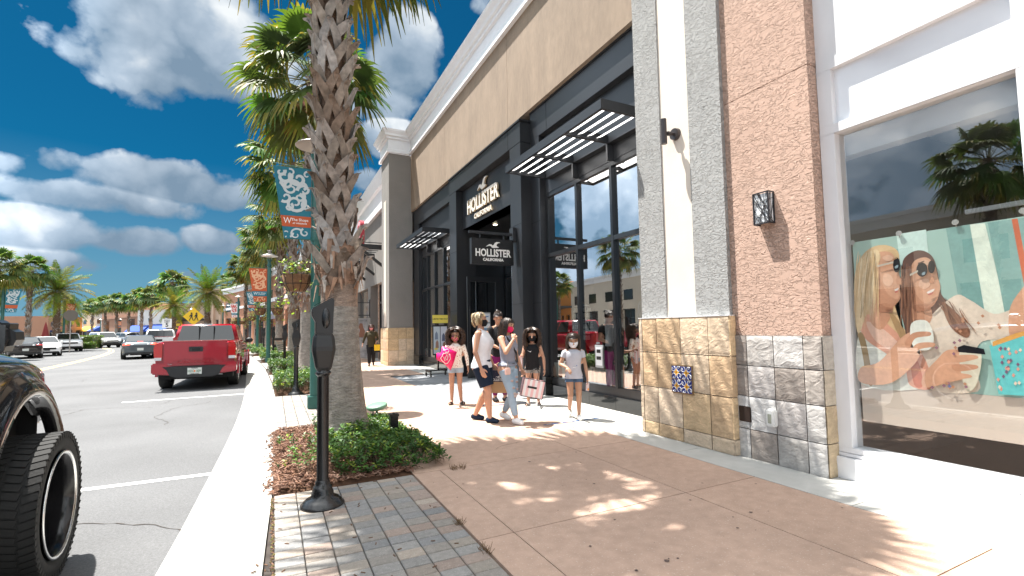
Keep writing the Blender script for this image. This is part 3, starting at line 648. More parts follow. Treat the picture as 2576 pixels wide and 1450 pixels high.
# mats for facade lights
lamp = thing('wall_lamp', 'square box wall lamp with black lattice over white glass on pink wall', 'lamp', (4.48, 3.10, 2.4))
P_(MB().box(4.395, 4.472, 3.068, 3.215, 2.41, 2.70), 'lamp_shade', mat('milk_glass', (.78, .80, .82), .25), lamp)
b = MB()
for y in (3.06, 3.222): b.bar((4.39, y, 2.395), (4.39, y, 2.715), .012, .012); b.bar((4.475, y, 2.395), (4.475, y, 2.715), .012, .012)
for z in (2.398, 2.712):
    b.bar((4.39, 3.06, z), (4.39, 3.222, z), .012, .012); b.bar((4.39, 3.06, z), (4.475, 3.06, z), .012, .012); b.bar((4.39, 3.222, z), (4.475, 3.222, z), .012, .012)
r2 = random.Random(2)
def edge_pt(s_, w, h):
    s_ %= 4; f_ = s_ % 1
    return [(f_*w, 0), (w, f_*h), (w-f_*w, h), (0, h-f_*h)][int(s_)]
for i in range(26):
    a = r2.uniform(0, 4); c = a+r2.uniform(.8, 3.2); p, q = edge_pt(a, .162, .32), edge_pt(c, .162, .32); bow = r2.uniform(-.03, .03)
    mid = ((p[0]+q[0])/2+bow, (p[1]+q[1])/2+bow); b.tube([(4.391, 3.06+max(0, min(.162, u)), 2.395+max(0, min(.32, v))) for u, v in (p, mid, q)], .0026, 4, smooth=False)
for i in range(12):
    a = r2.uniform(0, 4); c = a+r2.uniform(.8, 3.2); p, q = edge_pt(a, .085, .32), edge_pt(c, .085, .32); b.tube([(4.39+p[0], 3.061, 2.395+p[1]), (4.39+q[0], 3.061, 2.395+q[1])], .0026, 4, smooth=False)
P_(b, 'lattice', mat('black_metal', (.015, .015, .02), .4), lamp)
tl = thing('wall_lamp', 'dark bronze tube lamp fixed to the cream stucco stripe', 'lamp', (4.445, 4.28, 3.6))
m_brz = mat('bronze_tube', (.07, .06, .06), .35, .6)
P_(MB().tube([(4.28, 4.31, 3.62), (4.28, 4.31, 3.93)], .036, 16), 'lamp_tube', m_brz, tl)
P_(MB().tube([(4.32, 4.29, 3.75), (4.36, 4.28, 3.75)], .028, 10).tube([(4.40, 4.27, 3.75), (4.444, 4.27, 3.75)], [.07, .075], 18).tube([(4.35, 4.28, 3.75), (4.41, 4.27, 3.75)], .02, 8), 'wall_mount', m_brz, tl)
# blade sign
bs = thing('hanging_sign', 'black hanging sign with white gull hung over the black shop entrance', 'sign', (4.75, 9.35, 3.4))
b = MB(); b.box(4.66, 4.745, 9.24, 9.42, 3.28, 3.58); b.box(3.66, 4.68, 9.31, 9.35, 3.40, 3.46); b.box(3.90, 3.93, 9.32, 9.34, 3.30, 3.40); b.box(4.46, 4.49, 9.32, 9.34, 3.30, 3.40); P_(b, 'bracket', m_blk, bs, bevel=.003)
P_(MB().box(3.70, 4.68, 9.27, 9.39, 2.745, 3.30), 'sign_board', mat('black_board', (.008, .008, .009), .4), bs, bevel=.004)
for yy, sg, nm in ((9.268, 1, 'sign_lettering'), (9.392, -1, 'sign_lettering')):
    b = MB(); cx = 4.19; xd = (sg, 0, 0)
    put_text(b, 'HOLLISTER', (cx, yy, 2.985), xd, (0, 0, 1), size=.22, ext=.002, sx=.76, off=.0065)
    put_text(b, 'CALIFORNIA', (cx, yy, 2.845), xd, (0, 0, 1), size=.082, ext=.002, sx=1.02, off=.003)
    b.prism([(cx+p[0]*.42*sg, 3.13+p[1]*.42) for p in GULL], 'y', min(yy, yy-.002*sg), max(yy, yy-.002*sg)+.001)
    P_(b, nm, mat('sign_white', (.82, .82, .80), .5), bs)

# cracks, gum spots and stains on the ground
rq = random.Random(12)
ck = MB()
for x, y, a, L_, z in ((-1.9, 4.6, 1.2, 2.6, RZ), (-3.4, 7.6, .2, 4.0, RZ), (-1.6, 9.8, 1.5, 3.2, RZ), (-4.5, 11, .5, 5, RZ), (-2.2, 12.2, 2.4, 2.5, RZ), (-5.5, 20, 1.6, 9, RZ), (-.12, 5.6, .1, .16, 0), (2.3, 5.1, .9, .8, 0)):
    p = Vector((x, y)); n = int(L_/.09)
    for i in range(n):
        a += rq.uniform(-.45, .45); q = p+Vector((math.cos(a), math.sin(a)))*.09; w = Vector((-math.sin(a), math.cos(a)))*rq.uniform(.0015, .004)*(1.6 if z < 0 else 1); ck.add([(*(p-w), z+.004), (*(q-w), z+.004), (*(q+w), z+.004), (*(p+w), z+.004)], [(0, 1, 2, 3)]); p = q
structure(ck.build('ground_crack', m_joint))
gm = MB()
for _ in range(90):
    x, y, r_ = rq.uniform(1.3, 3.9), rq.uniform(1.5, 8.3), rq.uniform(.003, .011)*rq.choice((1, 1, 1.4)); gm.add([(x+r_*math.cos(t_)*rq.uniform(.7, 1.2), y+r_*math.sin(t_)*rq.uniform(.7, 1.2), .004) for t_ in np.arange(0, 6.2, .8)], [tuple(range(8))])
structure(gm.build('pavement_spot', mat('gum_spot', (.10, .07, .06), .8)))
# ================================================================== PALMS
def leafmat(name, col, tr=.35, rough=.45):
    m_ = mat(name, col, rough+.12, attr=True, var=.12, vscale=4, spec=.28); nt = m_.node_tree; N = nt.nodes; L = nt.links; b = N['Principled BSDF']; o = N['Material Output']
    t = N.new('ShaderNodeBsdfTranslucent'); mx = N.new('ShaderNodeMixShader'); mx.inputs[0].default_value = tr
    src = b.inputs['Base Color'].links[0].from_socket
    sc = N.new('ShaderNodeVectorMath'); sc.operation = 'MULTIPLY'; L.new(src, sc.inputs[0]); sc.inputs[1].default_value = (1.35, 1.25, .6); L.new(sc.outputs[0], t.inputs[0])
    L.new(b.outputs[0], mx.inputs[1]); L.new(t.outputs[0], mx.inputs[2]); L.new(mx.outputs[0], o.inputs[0]); return m_
m_leaf = leafmat('palm_leaf', (1, 1, 1))
m_bark = mat('palm_bark', (1, 1, 1), .95, attr=True, bump=1, bscale=16, bdist=.03, var=.22, vscale=9, var2=(.2, 40), spec=.1, stretch=(1, 1, 2.2))
m_boot = mat('palm_boot', (1, 1, 1), .9, attr=True, bump=.6, bscale=30, bdist=.01, var=.3, vscale=14, spec=.15)
def fan_frond(mb, r, base, az, el, Lp, R, nseg=26, green=(.09, .15, .035), age=0, droop=.5):
    d0 = Vector((math.cos(el)*math.cos(az), math.cos(el)*math.sin(az), math.sin(el)))
    side = Vector((-math.sin(az), math.cos(az), 0)); path = [base]; d = d0.copy(); p = base.copy()
    for i in range(5):
        d = (d+Vector((0, 0, -.075-.05*age))).normalized(); p = p+d*(Lp/5); path.append(p.copy())
    pc = (.16, .15, .04) if age < .8 else (.18, .12, .06)
    mb.tube(path, [.024, .02, .017, .014, .012, .011], 4, pc, caps=False)
    t = d; h = p; up = side.cross(t).normalized(); roll = r.uniform(-.5, .5)
    s_ = (side*math.cos(roll)+up*math.sin(roll)).normalized(); n_ = s_.cross(t)
    cg = tuple(c*r.uniform(.75, 1.35) for c in green)
    for k_ in range(nseg):
        th = (k_/(nseg-1)-.5)*2*math.radians(118); dd = t*math.cos(th)+s_*math.sin(th); w = R*math.radians(236)/nseg
        ln = R*(.8+.2*math.cos(th*.8))*r.uniform(.93, 1.06); z = -1 if k_ % 2 else 1
        per = dd.cross(n_).normalized(); bend = .25+droop*r.uniform(.6, 1.3)
        pts = []
        for f_, wf_ in ((.06, .05), (.42, .46), (.66, .30), (.88, .15), (1.0, .02)):
            q = h+dd*(ln*f_)+n_*(.10*R*math.cos(th)*f_*f_*-1)+Vector((0, 0, -1))*(bend*R*max(0, f_-.42)**2*1.5)+n_*(.012*z)
            pts.append((q, wf_*w*1.05))
        V = []
        for q, wd in pts: V += [q-per*wd, q+per*wd+n_*(.018*z if wd > .01 else 0)]
        tipc = tuple(a*.5+b*.5 for a, b in zip(cg, (.30, .22, .04))) if r.random() < .25+.3*age else cg
        F = [(2*i, 2*i+1, 2*i+3, 2*i+2) for i in range(4)]
        b0 = len(mb.v); mb.v.extend([tuple(v) for v in V])
        lum = r.uniform(.85, 1.2)
        for i, f in enumerate(F): c = tipc if i >= 2 else cg; mb.f.append(tuple(j+b0 for j in f)); mb.c.append(tuple(v*lum for v in c)); mb.sm.append(False)
def fan_crown(r, base, n=38, Lp=1.15, R=.95, nseg=26, green=(.066, .115, .03), dead=3):
    mb = MB()
    for i in range(n):
        f = i/(n-1); el = math.radians(78-f*128+r.uniform(-9, 9)); az = i*2.39996+r.uniform(-.25, .25); age = max(0, f-.55)*2
        g = tuple(a*(1-.45*age)+b*.45*age for a, b in zip(green, (.18, .20, .04)))
        fan_frond(mb, r, base+Vector((math.cos(az)*.1, math.sin(az)*.1, -.25*f)), az, el, Lp*(.75+.35*math.sin(min(1, f*1.4)*PI/2))*r.uniform(.9, 1.1), R*r.uniform(.88, 1.1), nseg, g, age, .35+.5*f)
    for i in range(dead):
        az = r.uniform(0, 6.28); fan_frond(mb, r, base+Vector((math.cos(az)*.1, math.sin(az)*.1, -.35)), az, math.radians(-62), Lp*.6, R*.75, nseg//2, (.22, .12, .05), 1, .6)
    for i in range(6):      # seed stalks
        az = r.uniform(0, 6.28); d = Vector((math.cos(az), math.sin(az), 0)); mb.tube([base, base+d*.5+Vector((0, 0, -.1)), base+d*.8+Vector((0, 0, -.7))], [.012, .009, .004], 4, (.13, .10, .05), caps=False)
    return mb
def boots(mb, r, ctr, rad, z0, z1, step=.1, size=1):
    z = z0; k_ = 0
    while z < z1:
        for j in range(2):
            a = k_*2.39996+r.uniform(-.15, .15); c = ctr(z); R_ = rad(z); k_ += 1
            g = r.choice([(.30, .25, .21), (.24, .195, .16), (.36, .32, .285), (.20, .145, .11), (.28, .235, .205), (.33, .30, .28)]); t = r.uniform(.75, 1.15); g = tuple(v*t for v in g)
            out = r.uniform(.05, .13)*size; zz = z+r.uniform(-.03, .03); lift = r.uniform(.0, .12)*size
            ap = c+Vector((math.cos(a), math.sin(a), 0))*(R_+out); ap.z = zz+lift
            for sgn in (-1, 1):
                aa = a+sgn*r.uniform(.5, .72); b0 = c+Vector((math.cos(aa), math.sin(aa), 0))*(R_*1.0); b0.z = zz-r.uniform(.15, .25)*size
                mid = (ap+b0)/2; nr = Vector((math.cos((a+aa)/2), math.sin((a+aa)/2), 0)); mid = c.copy()*1.0; mid = Vector((c.x, c.y, 0))+nr*(R_+out*.55); mid.z = (ap.z+b0.z)/2
                ax = (ap-b0).normalized(); wd = ax.cross(nr).normalized()*(.040*size); th = nr*.008
                tip = ap+nr*r.uniform(.0, .05)+Vector((math.cos(a+sgn*-.4), math.sin(a-sgn*.4), 0))*r.uniform(.01, .05)*size+Vector((0, 0, r.uniform(-.03, .06)))
                P = [b0, mid, ap, tip]; Wd = [wd*.9, wd*1.1, wd*.85, wd*.25]
                V = []
                for p, w in zip(P, Wd): V += [p-w-th, p+w-th, p+w+th, p-w+th]
                F = []
                for i in range(3): F += [(4*i+q, 4*i+(q+1) % 4, 4*i+4+(q+1) % 4, 4*i+4+q) for q in range(4)]
                F += [(12, 13, 14, 15), (3, 2, 1, 0)]
                mb.add(V, F, g)
        z += step
    return mb
def trunk(r, H, r0, r1, flare=.08, lean=(0, 0), z_smooth=2.2, nseg=20, nz=60, under=.82):
    def ctr(z): f = z/H; return Vector((lean[0]*f+.0*f, lean[1]*f, z))
    def rad(z):
        f = z/H; b = r0+(r1-r0)*min(1, f*1.6)+flare*math.exp(-z*1.5)+flare*.9*math.exp(-z*6)
        return b*(under if z > z_smooth+.2 else 1)
    mb = MB(); V = []; C = []
    for i in range(nz+1):
        z = H*i/nz; c = ctr(z)
        for j in range(nseg):
            a = 2*PI*j/nseg; q = rad(z)*(1+.05*noise.noise(Vector((math.cos(a)*2, math.sin(a)*2, z*1.2)))+(.025*noise.noise(Vector((math.cos(a)*5, math.sin(a)*5, z*14))))); V.append(c+Vector((math.cos(a)*q, math.sin(a)*q, 0)))
    b0 = len(mb.v); mb.v.extend([tuple(v) for v in V])
    for i in range(nz):
        z = H*(i+.5)/nz
        for j in range(nseg):
            base = Vector((.25, .225, .20)) if z < z_smooth-.6 else (Vector((.27, .17, .12)) if z < z_smooth+.5 else Vector((.16, .105, .075)))
            if z_smooth-.9 < z < z_smooth-.3: base = base.lerp(Vector((.25, .225, .20)), .5)
            t = 1+.25*noise.noise(Vector((j*.8, z*9, 3)))
            mb.f.append((b0+i*nseg+j, b0+i*nseg+(j+1) % nseg, b0+(i+1)*nseg+(j+1) % nseg, b0+(i+1)*nseg+j)); mb.c.append(tuple(base*t)); mb.sm.append(True)
    return mb, ctr, rad
def fan_palm(name, label, loc, H, seed, r0=.24, r1=.19, zs=2.2, lean=(0, 0), n=38, nseg=26, Lp=1.15, R=.95, bstep=.1, bsize=1, group='fan palms along the shopping street', flare=.09, hang=True, nz=60, green=(.066, .115, .03), dead=3):
    r = random.Random(seed); t = thing(name, label, 'palm tree', loc, 0, group)
    mb, ctr, rad = trunk(r, H, r0, r1, flare, lean, zs, nz=nz, under=.8 if bstep else 1); tr = mb.build('trunk', m_bark, t)
    if bstep:
        b = boots(MB(), r, ctr, rad, zs, H-.15, bstep, bsize)
        if hang:      # shaggy ring where the old leaf bases start
            for i in range(60):
                a = r.uniform(0, 6.28); z = zs+r.uniform(-.35, .25); c = ctr(z)+Vector((math.cos(a), math.sin(a), 0))*rad(zs-.5)*1.0; o_ = Vector((math.cos(a), math.sin(a), 0)); tw = r.uniform(-.1, .1)
                L_ = r.uniform(.08, .22); sd = Vector((-math.sin(a), math.cos(a), 0)); w = r.uniform(.012, .035)
                P0, P1, P2 = c, c+o_*r.uniform(.03, .09)+sd*tw*.5+Vector((0, 0, r.uniform(-.05, .1))), c+o_*r.uniform(.02, .12)+sd*tw+Vector((0, 0, -L_))
                g = r.choice([(.30, .18, .12), (.22, .14, .10), (.33, .28, .24)]); b.add([P0-sd*w, P0+sd*w, P1+sd*w, P1-sd*w, P2+sd*w*.4, P2-sd*w*.4], [(0, 1, 2, 3), (3, 2, 4, 5)], g)
        b.build('leaf_bases', m_boot, t)
    fan_crown(r, ctr(H), n, Lp, R, nseg, green, dead).build('crown', m_leaf, t)
    return t
P1 = fan_palm('fan_palm', 'big fan palm with criss-cross leaf bases rising in front beside the nearest parking meter', (.84, 6.6, -.02), 8.6, 11, .225, .20, 2.25, lean=(-.36, -.34), n=38, nseg=32, Lp=1.22, R=1.08, bstep=.085, bsize=1.25, flare=.085)
P2 = fan_palm('fan_palm', 'tall fan palm whose full crown shows behind the nearest trunk', (1.0, 17.4, -.02), 10.2, 22, .22, .18, 2.6, lean=(.1, .1), n=38, nseg=26, Lp=1.5, R=1.15, bstep=.13, bsize=1.2)
P3 = fan_palm('fan_palm', 'fan palm behind the bench, second crown down the right pavement row', (.95, 27.0, -.02), 10.2, 33, .26, .22, 2.6, lean=(-.15, 0), n=36, nseg=22, Lp=1.45, R=1.15, bstep=.14, bsize=1.5, nz=40)
def place_copy(src, label, loc, s=1, rz=0, name=None, group=None):
    c = copy_tree(src); c.location = loc; c.rotation_euler = (0, 0, rz); c.scale = (s, s, s); c['label'] = label
    if group: c['group'] = group
    return c
place_copy(P3, 'fan palm by the second lamp post, third crown of the right row', (.35, 36.6, -.02), .93, 1.9)
place_copy(P2, 'fan palm behind the black litter bin, fourth crown of the right row', (-.45, 45.6, -.02), .92, 2.5)
place_copy(P3, 'fan palm with fifth crown of the right row above the red truck cab', (-1.5, 54.6, -.02), .9, 4.1)
place_copy(P2, 'fan palm at the far end of the right row beside the red truck mirror', (-2.9, 62, -.02), .87, 5.2)
place_copy(P3, 'fan palm leaning over the lamp with the red scroll banner', (-5.4, 84.5, -.02), .9, .8)
# low-detail fan palm for the far end of the street
PF = fan_palm('fan_palm', 'slender fan palm in front of the far brown building, rightmost of its four', (-25.5, 118, 0), 7.9, 44, .26, .22, 3.0, n=30, nseg=12, Lp=1.1, R=1.15, bstep=.3, bsize=1.6, hang=False, nz=16, green=(.08, .14, .05))
for lb, x, y, s, rz in (('slender fan palm in front of the far brown building, second from right of its four', -27.8, 119.7, 1.03, 1),
                        ('slender fan palm in front of the far brown building, second from left of its four', -30.8, 124.6, 1.0, 2),
                        ('slender fan palm left of the far brown building beside the striped awning', -35.5, 134.8, 1.0, 3),
                        ('tall fan palm between the blue awnings, left one of the close pair', -20.9, 105.1, 1.03, 4),
                        ('tall fan palm between the blue awnings, right one of the close pair', -18.3, 98.2, 1.0, 5),
                        ('tallest far fan palm, standing behind the smaller feather palm', -12.6, 79.7, 1.07, 6)):
    place_copy(PF, lb, (x, y, 0), s, rz)
place_copy(P2, 'large dark fan palm cut by the left edge of the view', (-15.6, 41.3, 0), .58, 1.2)
place_copy(P3, 'fan palm with thick trunk behind the white sedan, left side of street', (-19.6, 57.5, 0), .72, 2.2)
place_copy(PF, 'fan palm with brown hanging leaves at the far left pavement', (-25, 66, 0), .75, 1.2)
# feather (date) palms
def feather_palm(name, label, loc, H, seed, Lf=2.7, n=44, green=(.075, .125, .022), rt=.26):
    r = random.Random(seed); t = thing(name, label, 'palm tree', loc, 0, 'feather palms of the street')
    mb, ctr, rad = trunk(r, H, rt, rt*.95, .06, (0, 0), 0.3, nz=24, under=1.0); mb.build('trunk', m_bark, t)
    b = boots(MB(), r, ctr, rad, .4, H, .14, .7); b.build('leaf_bases', m_boot, t)
    mb = MB(); base = ctr(H)
    for i in range(n):
        f = i/(n-1); el = math.radians(82-f*112+r.uniform(-7, 7)); az = i*2.39996+r.uniform(-.2, .2)
        d = Vector((math.cos(el)*math.cos(az), math.cos(el)*math.sin(az), math.sin(el))); side = Vector((-math.sin(az), math.cos(az), 0)); p = base+d*.15; path = [p.copy()]; dirs = [d.copy()]
        for k_ in range(10): d = (d+Vector((0, 0, -.085-.05*f))).normalized(); p = p+d*(Lf/10); path.append(p.copy()); dirs.append(d.copy())
        g = tuple(a*(1-f)+b_*f for a, b_ in zip(green, (.22, .19, .015))) if r.random() < .75 else green; g = tuple(v*r.uniform(.75, 1.3) for v in g)
        mb.tube(path, [.03*(1-.08*k_) for k_ in range(11)], 3, (.2, .18, .05), caps=False)
        for k_ in range(2, 44):
            s_ = k_/44*10; i0 = min(9, int(s_)); q = path[i0].lerp(path[i0+1], s_-i0); dd = dirs[i0]; ll = .52*math.sin(PI*min(1, (k_/44)*.85+.12))+.08
            for sg in (-1, 1):
                upv = side.cross(dd).normalized(); ld = (side*sg*.85+dd*.65+upv*r.uniform(-.2, .35)).normalized(); e = q+ld*ll+Vector((0, 0, -.10*r.uniform(.4, 1.6))); w = dd*.028; md_ = q.lerp(e, .5)+Vector((0, 0, .03))
                b0 = len(mb.v); mb.v.extend([tuple(q-w*.5), tuple(q+w*.5), tuple(md_+w), tuple(md_-w), tuple(e)])
                lum = r.uniform(.8, 1.25); c = tuple(v*lum for v in g)
                for fa in ((0, 1, 2, 3), (3, 2, 4)): mb.f.append(tuple(j+b0 for j in fa)); mb.c.append(c); mb.sm.append(False)
    mb.build('crown', m_leaf, t); return t
D1 = feather_palm('feather_palm', 'large feather palm with yellowing lower leaves right of the yellow walkers sign', (-6.05, 57.6, 0), 5.5, 5, 2.9)
place_copy(D1, 'smaller pale feather palm left of the yellow walkers sign', (-10.8, 70, 0), .86, 1.0)
place_copy(D1, 'large feather palm with orange lower leaves above the white sedan', (-18.2, 59.2, 0), 1.0, 2.1)
place_copy(D1, 'feather palm further back on the left, trunk left of the stop sign back', (-25.7, 88, 0), .85, 3.1)
# ================================================================== PLANT BEDS
m_mulch = mat('bark_mulch', (1, 1, 1), .95, attr=True, var=.2, vscale=20, bump=.5, bscale=80, spec=.15)
m_gc = leafmat('shrub_leaf', (1, 1, 1), .2, .3)
rnd = random.Random(9)
def mulch_bed(x0, x1, y0, y1, n, z=.012, spill=.1):
    mb = MB(); nx, ny = 14, 20; V = []
    for j in range(ny+1):
        for i in range(nx+1):
            e = min(i, nx-i, j, ny-j); x = x0+(x1-x0)*i/nx+(kx(y0) if y0 > 14 else 0); y = y0+(y1-y0)*j/ny; V.append((x, y, z*(0 if e == 0 else 1)+(.03*noise.noise(Vector((x*4, y*4, 0)))+.02 if e > 0 else -.01)))
    mb.add(V, [(j*(nx+1)+i, j*(nx+1)+i+1, (j+1)*(nx+1)+i+1, (j+1)*(nx+1)+i) for j in range(ny) for i in range(nx)], (.10, .055, .035), True)
    for _ in range(n):
        x = rnd.uniform(x0-spill*(rnd.random()**3), x1)+(kx(y0) if y0 > 14 else 0); y = rnd.uniform(y0, y1); L_ = rnd.uniform(.02, .07); w = rnd.uniform(.006, .014)
        c = rnd.choice([(.16, .085, .055), (.24, .13, .085), (.11, .06, .045), (.30, .19, .14), (.20, .11, .08)]); inb = x0+.03 < x-(kx(y0) if y0 > 14 else 0)
        M = Matrix.Translation((x, y, (z+.03+rnd.uniform(-.012, .02)) if inb else .006)) @ Matrix.Rotation(rnd.uniform(0, 6.28), 4, 'Z') @ Matrix.Rotation(rnd.uniform(-.45, .45), 4, 'X')
        mb.obox(M, w, L_, .005, c)
    o = mb.build('mulch', m_mulch); o['kind'] = 'stuff'; o['label'] = 'brown bark mulch covering a planting bed'; return o
def ground_cover(pts, n, hfun, size=.035, zb=.03):
    # leafy low shrub: sprigs with paired leaves
    mb = MB()
    for _ in range(n):
        x, y = pts(); h = hfun(x, y)
        if h <= 0: continue
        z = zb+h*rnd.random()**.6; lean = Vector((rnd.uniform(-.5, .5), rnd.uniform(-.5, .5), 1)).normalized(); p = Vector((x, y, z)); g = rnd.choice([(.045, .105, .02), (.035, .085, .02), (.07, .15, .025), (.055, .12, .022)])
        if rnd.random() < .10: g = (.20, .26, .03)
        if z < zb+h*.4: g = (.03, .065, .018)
        a0 = rnd.uniform(0, 6.28)
        for k_ in range(5):
            a = a0+k_*2.4; L_ = size*rnd.uniform(.7, 1.35); el = rnd.uniform(-.1, .8); d = Vector((math.cos(a)*math.cos(el), math.sin(a)*math.cos(el), math.sin(el))); s_ = d.cross(lean); s_.normalize(); n_ = s_.cross(d)
            q = p+lean*(k_*.012); w = L_*.32; lum = rnd.uniform(.8, 1.3); c = tuple(v*lum for v in g)
            b0 = len(mb.v); mb.v.extend([tuple(q), tuple(q+d*L_*.5+s_*w+n_*.006), tuple(q+d*L_), tuple(q+d*L_*.5-s_*w+n_*.006), tuple(q+d*L_*.5)])
            for fa in ((0, 1, 4), (1, 2, 4), (0, 4, 3), (4, 2, 3)): mb.f.append(tuple(j+b0 for j in fa)); mb.c.append(c); mb.sm.append(False)
        if rnd.random() < .5: b1 = Vector((x+rnd.uniform(-.08, .08), y+rnd.uniform(-.08, .08), .02)); mb.tube([b1, p], .0022, 3, (.14, .10, .06), caps=False)
    o = mb.build('ground_cover', m_gc); o['kind'] = 'stuff'; return o
mulch_bed(0.02, 1.24, 4.68, 7.55, 9000)
def near_pts():
    if rnd.random() < .87: return rnd.uniform(.5, 1.62), rnd.uniform(4.75, 7.5)
    return rnd.uniform(.05, .6), rnd.uniform(4.9, 6.3)
def near_h(x, y):
    d = math.hypot(x-.84, y-6.6)
    if d < .30: return 0
    e = min(1, (y-4.66)/.35, max(0, (1.66-.05*(y > 6)-x))/.22, (7.6-y)/.3)
    if x < .55:
        c = noise.noise(Vector((x*5, y*5, 2))); return .16*e if c > .08 else 0
    if y > 6.3 and x < .75: return 0
    c = noise.noise(Vector((x*3.5, y*3.5, 5)))
    return (.19+.12*c)*max(0, e)*(1 if x > .75 or y < 5.9 else .7)*(.55 if abs(x-1.3) < .2 and y > 5.6 else 1)
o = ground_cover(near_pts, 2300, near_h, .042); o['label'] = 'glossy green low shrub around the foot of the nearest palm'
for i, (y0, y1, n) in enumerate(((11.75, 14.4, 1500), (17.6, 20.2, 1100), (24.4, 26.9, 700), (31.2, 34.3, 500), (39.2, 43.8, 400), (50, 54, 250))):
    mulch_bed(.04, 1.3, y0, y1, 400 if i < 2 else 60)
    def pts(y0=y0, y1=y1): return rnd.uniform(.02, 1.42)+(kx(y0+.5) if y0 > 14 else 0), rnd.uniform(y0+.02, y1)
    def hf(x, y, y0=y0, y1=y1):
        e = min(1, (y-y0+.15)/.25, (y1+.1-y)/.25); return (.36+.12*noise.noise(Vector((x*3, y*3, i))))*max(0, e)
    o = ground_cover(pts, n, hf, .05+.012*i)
# weeds in the joints
wd = MB()
for x, y in ((1.21, 3.35), (1.205, 2.85), (1.62, 4.62), (1.7, 4.6)):
    for _ in range(26):
        a = rnd.uniform(0, 6.28); q = Vector((x+rnd.uniform(-.03, .03), y+rnd.uniform(-.05, .05), 0)); e = q+Vector((math.cos(a)*.03, math.sin(a)*.03, rnd.uniform(.015, .05))); wd.tube([q, e], .0016, 3, (.16, .10, .05), caps=False)
for y in np.arange(-1, 4.6, .013): wd.obox(Matrix.Translation((rnd.uniform(.0, .02), y, .002)) @ Matrix.Rotation(rnd.uniform(0, 3), 4, 'Z'), .006, .02, .004, rnd.choice([(.10, .06, .04), (.2, .12, .08), (.15, .13, .05)]))
for _ in range(140): wd.obox(Matrix.Translation((rnd.uniform(-.15, 1.2), rnd.uniform(2.4, 4.7), .003)) @ Matrix.Rotation(rnd.uniform(0, 3), 4, 'Z'), .007, .028, .004, (.14, .08, .05)) if rnd.random() < .3 else None
o = wd.build('weeds_and_debris', m_mulch); o['kind'] = 'stuff'
# ================================================================== STREET FURNITURE
m_mb = mat('black_enamel', (.007, .007, .008), .25, bump=.12, bscale=200, bdist=.002, spec=.6)
m_mh = mat('meter_plastic', (.010, .010, .011), .38, bump=.2, bscale=260, bdist=.0015)
def parking_meter(label, loc, rz=0):
    t = thing('parking_meter', label, 'parking meter', loc, rz, 'parking meters along the kerb')
    MB().lathe([(.0, 0), (.165, 0), (.168, .012), (.150, .02), (.148, .034), (.132, .04), (.128, .052), (.088, .06), (.085, .10), (.074, .125), (.070, .15), (.058, .158), (.056, .185), (.048, .20)], n=36, caps=False).build('base', m_mb, t)
    MB().lathe([(.046, .185), (.046, .20), (.046, .21), (.0455, 1.02), (.046, 1.03), (.046, 1.05)], n=40, flute=.13, fz=(.205, 1.025)).build('post', m_mb, t)
    MB().lathe([(.046, 1.03), (.06, 1.045), (.062, 1.06), (.05, 1.07), (.05, 1.085)], n=24).build('collar', m_mb, t)
    # faceted vault
    def ring(a, b, z, ch=.3): return [(-a, -b*(1-ch), z), (-a*(1-ch), -b, z), (a*(1-ch), -b, z), (a, -b*(1-ch), z), (a, b*(1-ch), z), (a*(1-ch), b, z), (-a*(1-ch), b, z), (-a, b*(1-ch), z)]
    def loft(rings):
        m_ = MB(); n = 8; V = [p for r_ in rings for p in r_]
        m_.add(V, [(i*n+j, i*n+(j+1) % n, (i+1)*n+(j+1) % n, (i+1)*n+j) for i in range(len(rings)-1) for j in range(n)]+[tuple(range(n))[::-1], tuple(range((len(rings)-1)*n, len(rings)*n))]); return m_
    loft([ring(.05, .05, 1.075), ring(.062, .06, 1.10), ring(.088, .082, 1.235), ring(.088, .082, 1.27), ring(.080, .074, 1.345), ring(.076, .07, 1.36)]).build('vault', m_mh, t, bevel=.003)
    loft([ring(.068, .064, 1.352, .2), ring(.068, .064, 1.372, .2)]).build('neck', m_mh, t)
    h = MB(); h.prism([(-.066, 1.368), (.068, 1.368), (.070, 1.50), (.078, 1.66), (.062, 1.672), (-.085, 1.585), (-.098, 1.56), (-.092, 1.52), (-.066, 1.47)], 'y', -.064, .064)
    hd = h.build('head', m_mh, t, bevel=.008)
    for s_ in (-1, 1): MB().ell((.012, s_*.060, 1.50), (.034, .022, .085), n=14, m=10).build('dome', m_mb, hd)
    MB().box(.0, .05, -.068, -.064, 1.385, 1.41).build('coin_slot', m_gal, hd) if False else None
    MB().prism([(-.078, 1.598), (.058, 1.678), (.056, 1.681), (-.080, 1.601)], 'y', -.052, .052).build('solar_panel', mat('solar_glass', (.01, .012, .03), .08), hd)
    return t
pm = parking_meter('nearest black parking meter standing on the block pavers before the big palm', (.37, 4.23, 0))
for lb, x, y in (('second nearest black parking meter, left of the green lamp post', .46, 11.75), ('third parking meter, just left of the leaning bench back', .37, 19.1), ('fourth parking meter, standing before the litter bin', .0, 26.2), ('fifth parking meter, left of the litter bin', -.55, 35.2), ('sixth parking meter, left of the third lamp post', -1.15, 41.2), ('smallest parking meter at the far end, beside the red truck mirror', -2.05, 46.0)):
    place_copy(pm, lb, (x, y, 0))
m_grn = mat('green_enamel', (.022, .105, .088), .38, var=.05, spec=.5)
m_gal = mat('galvanised', (.42, .40, .38), .4, .7)
SW = [[(0, 0, .10, 0, 5.2)], ]
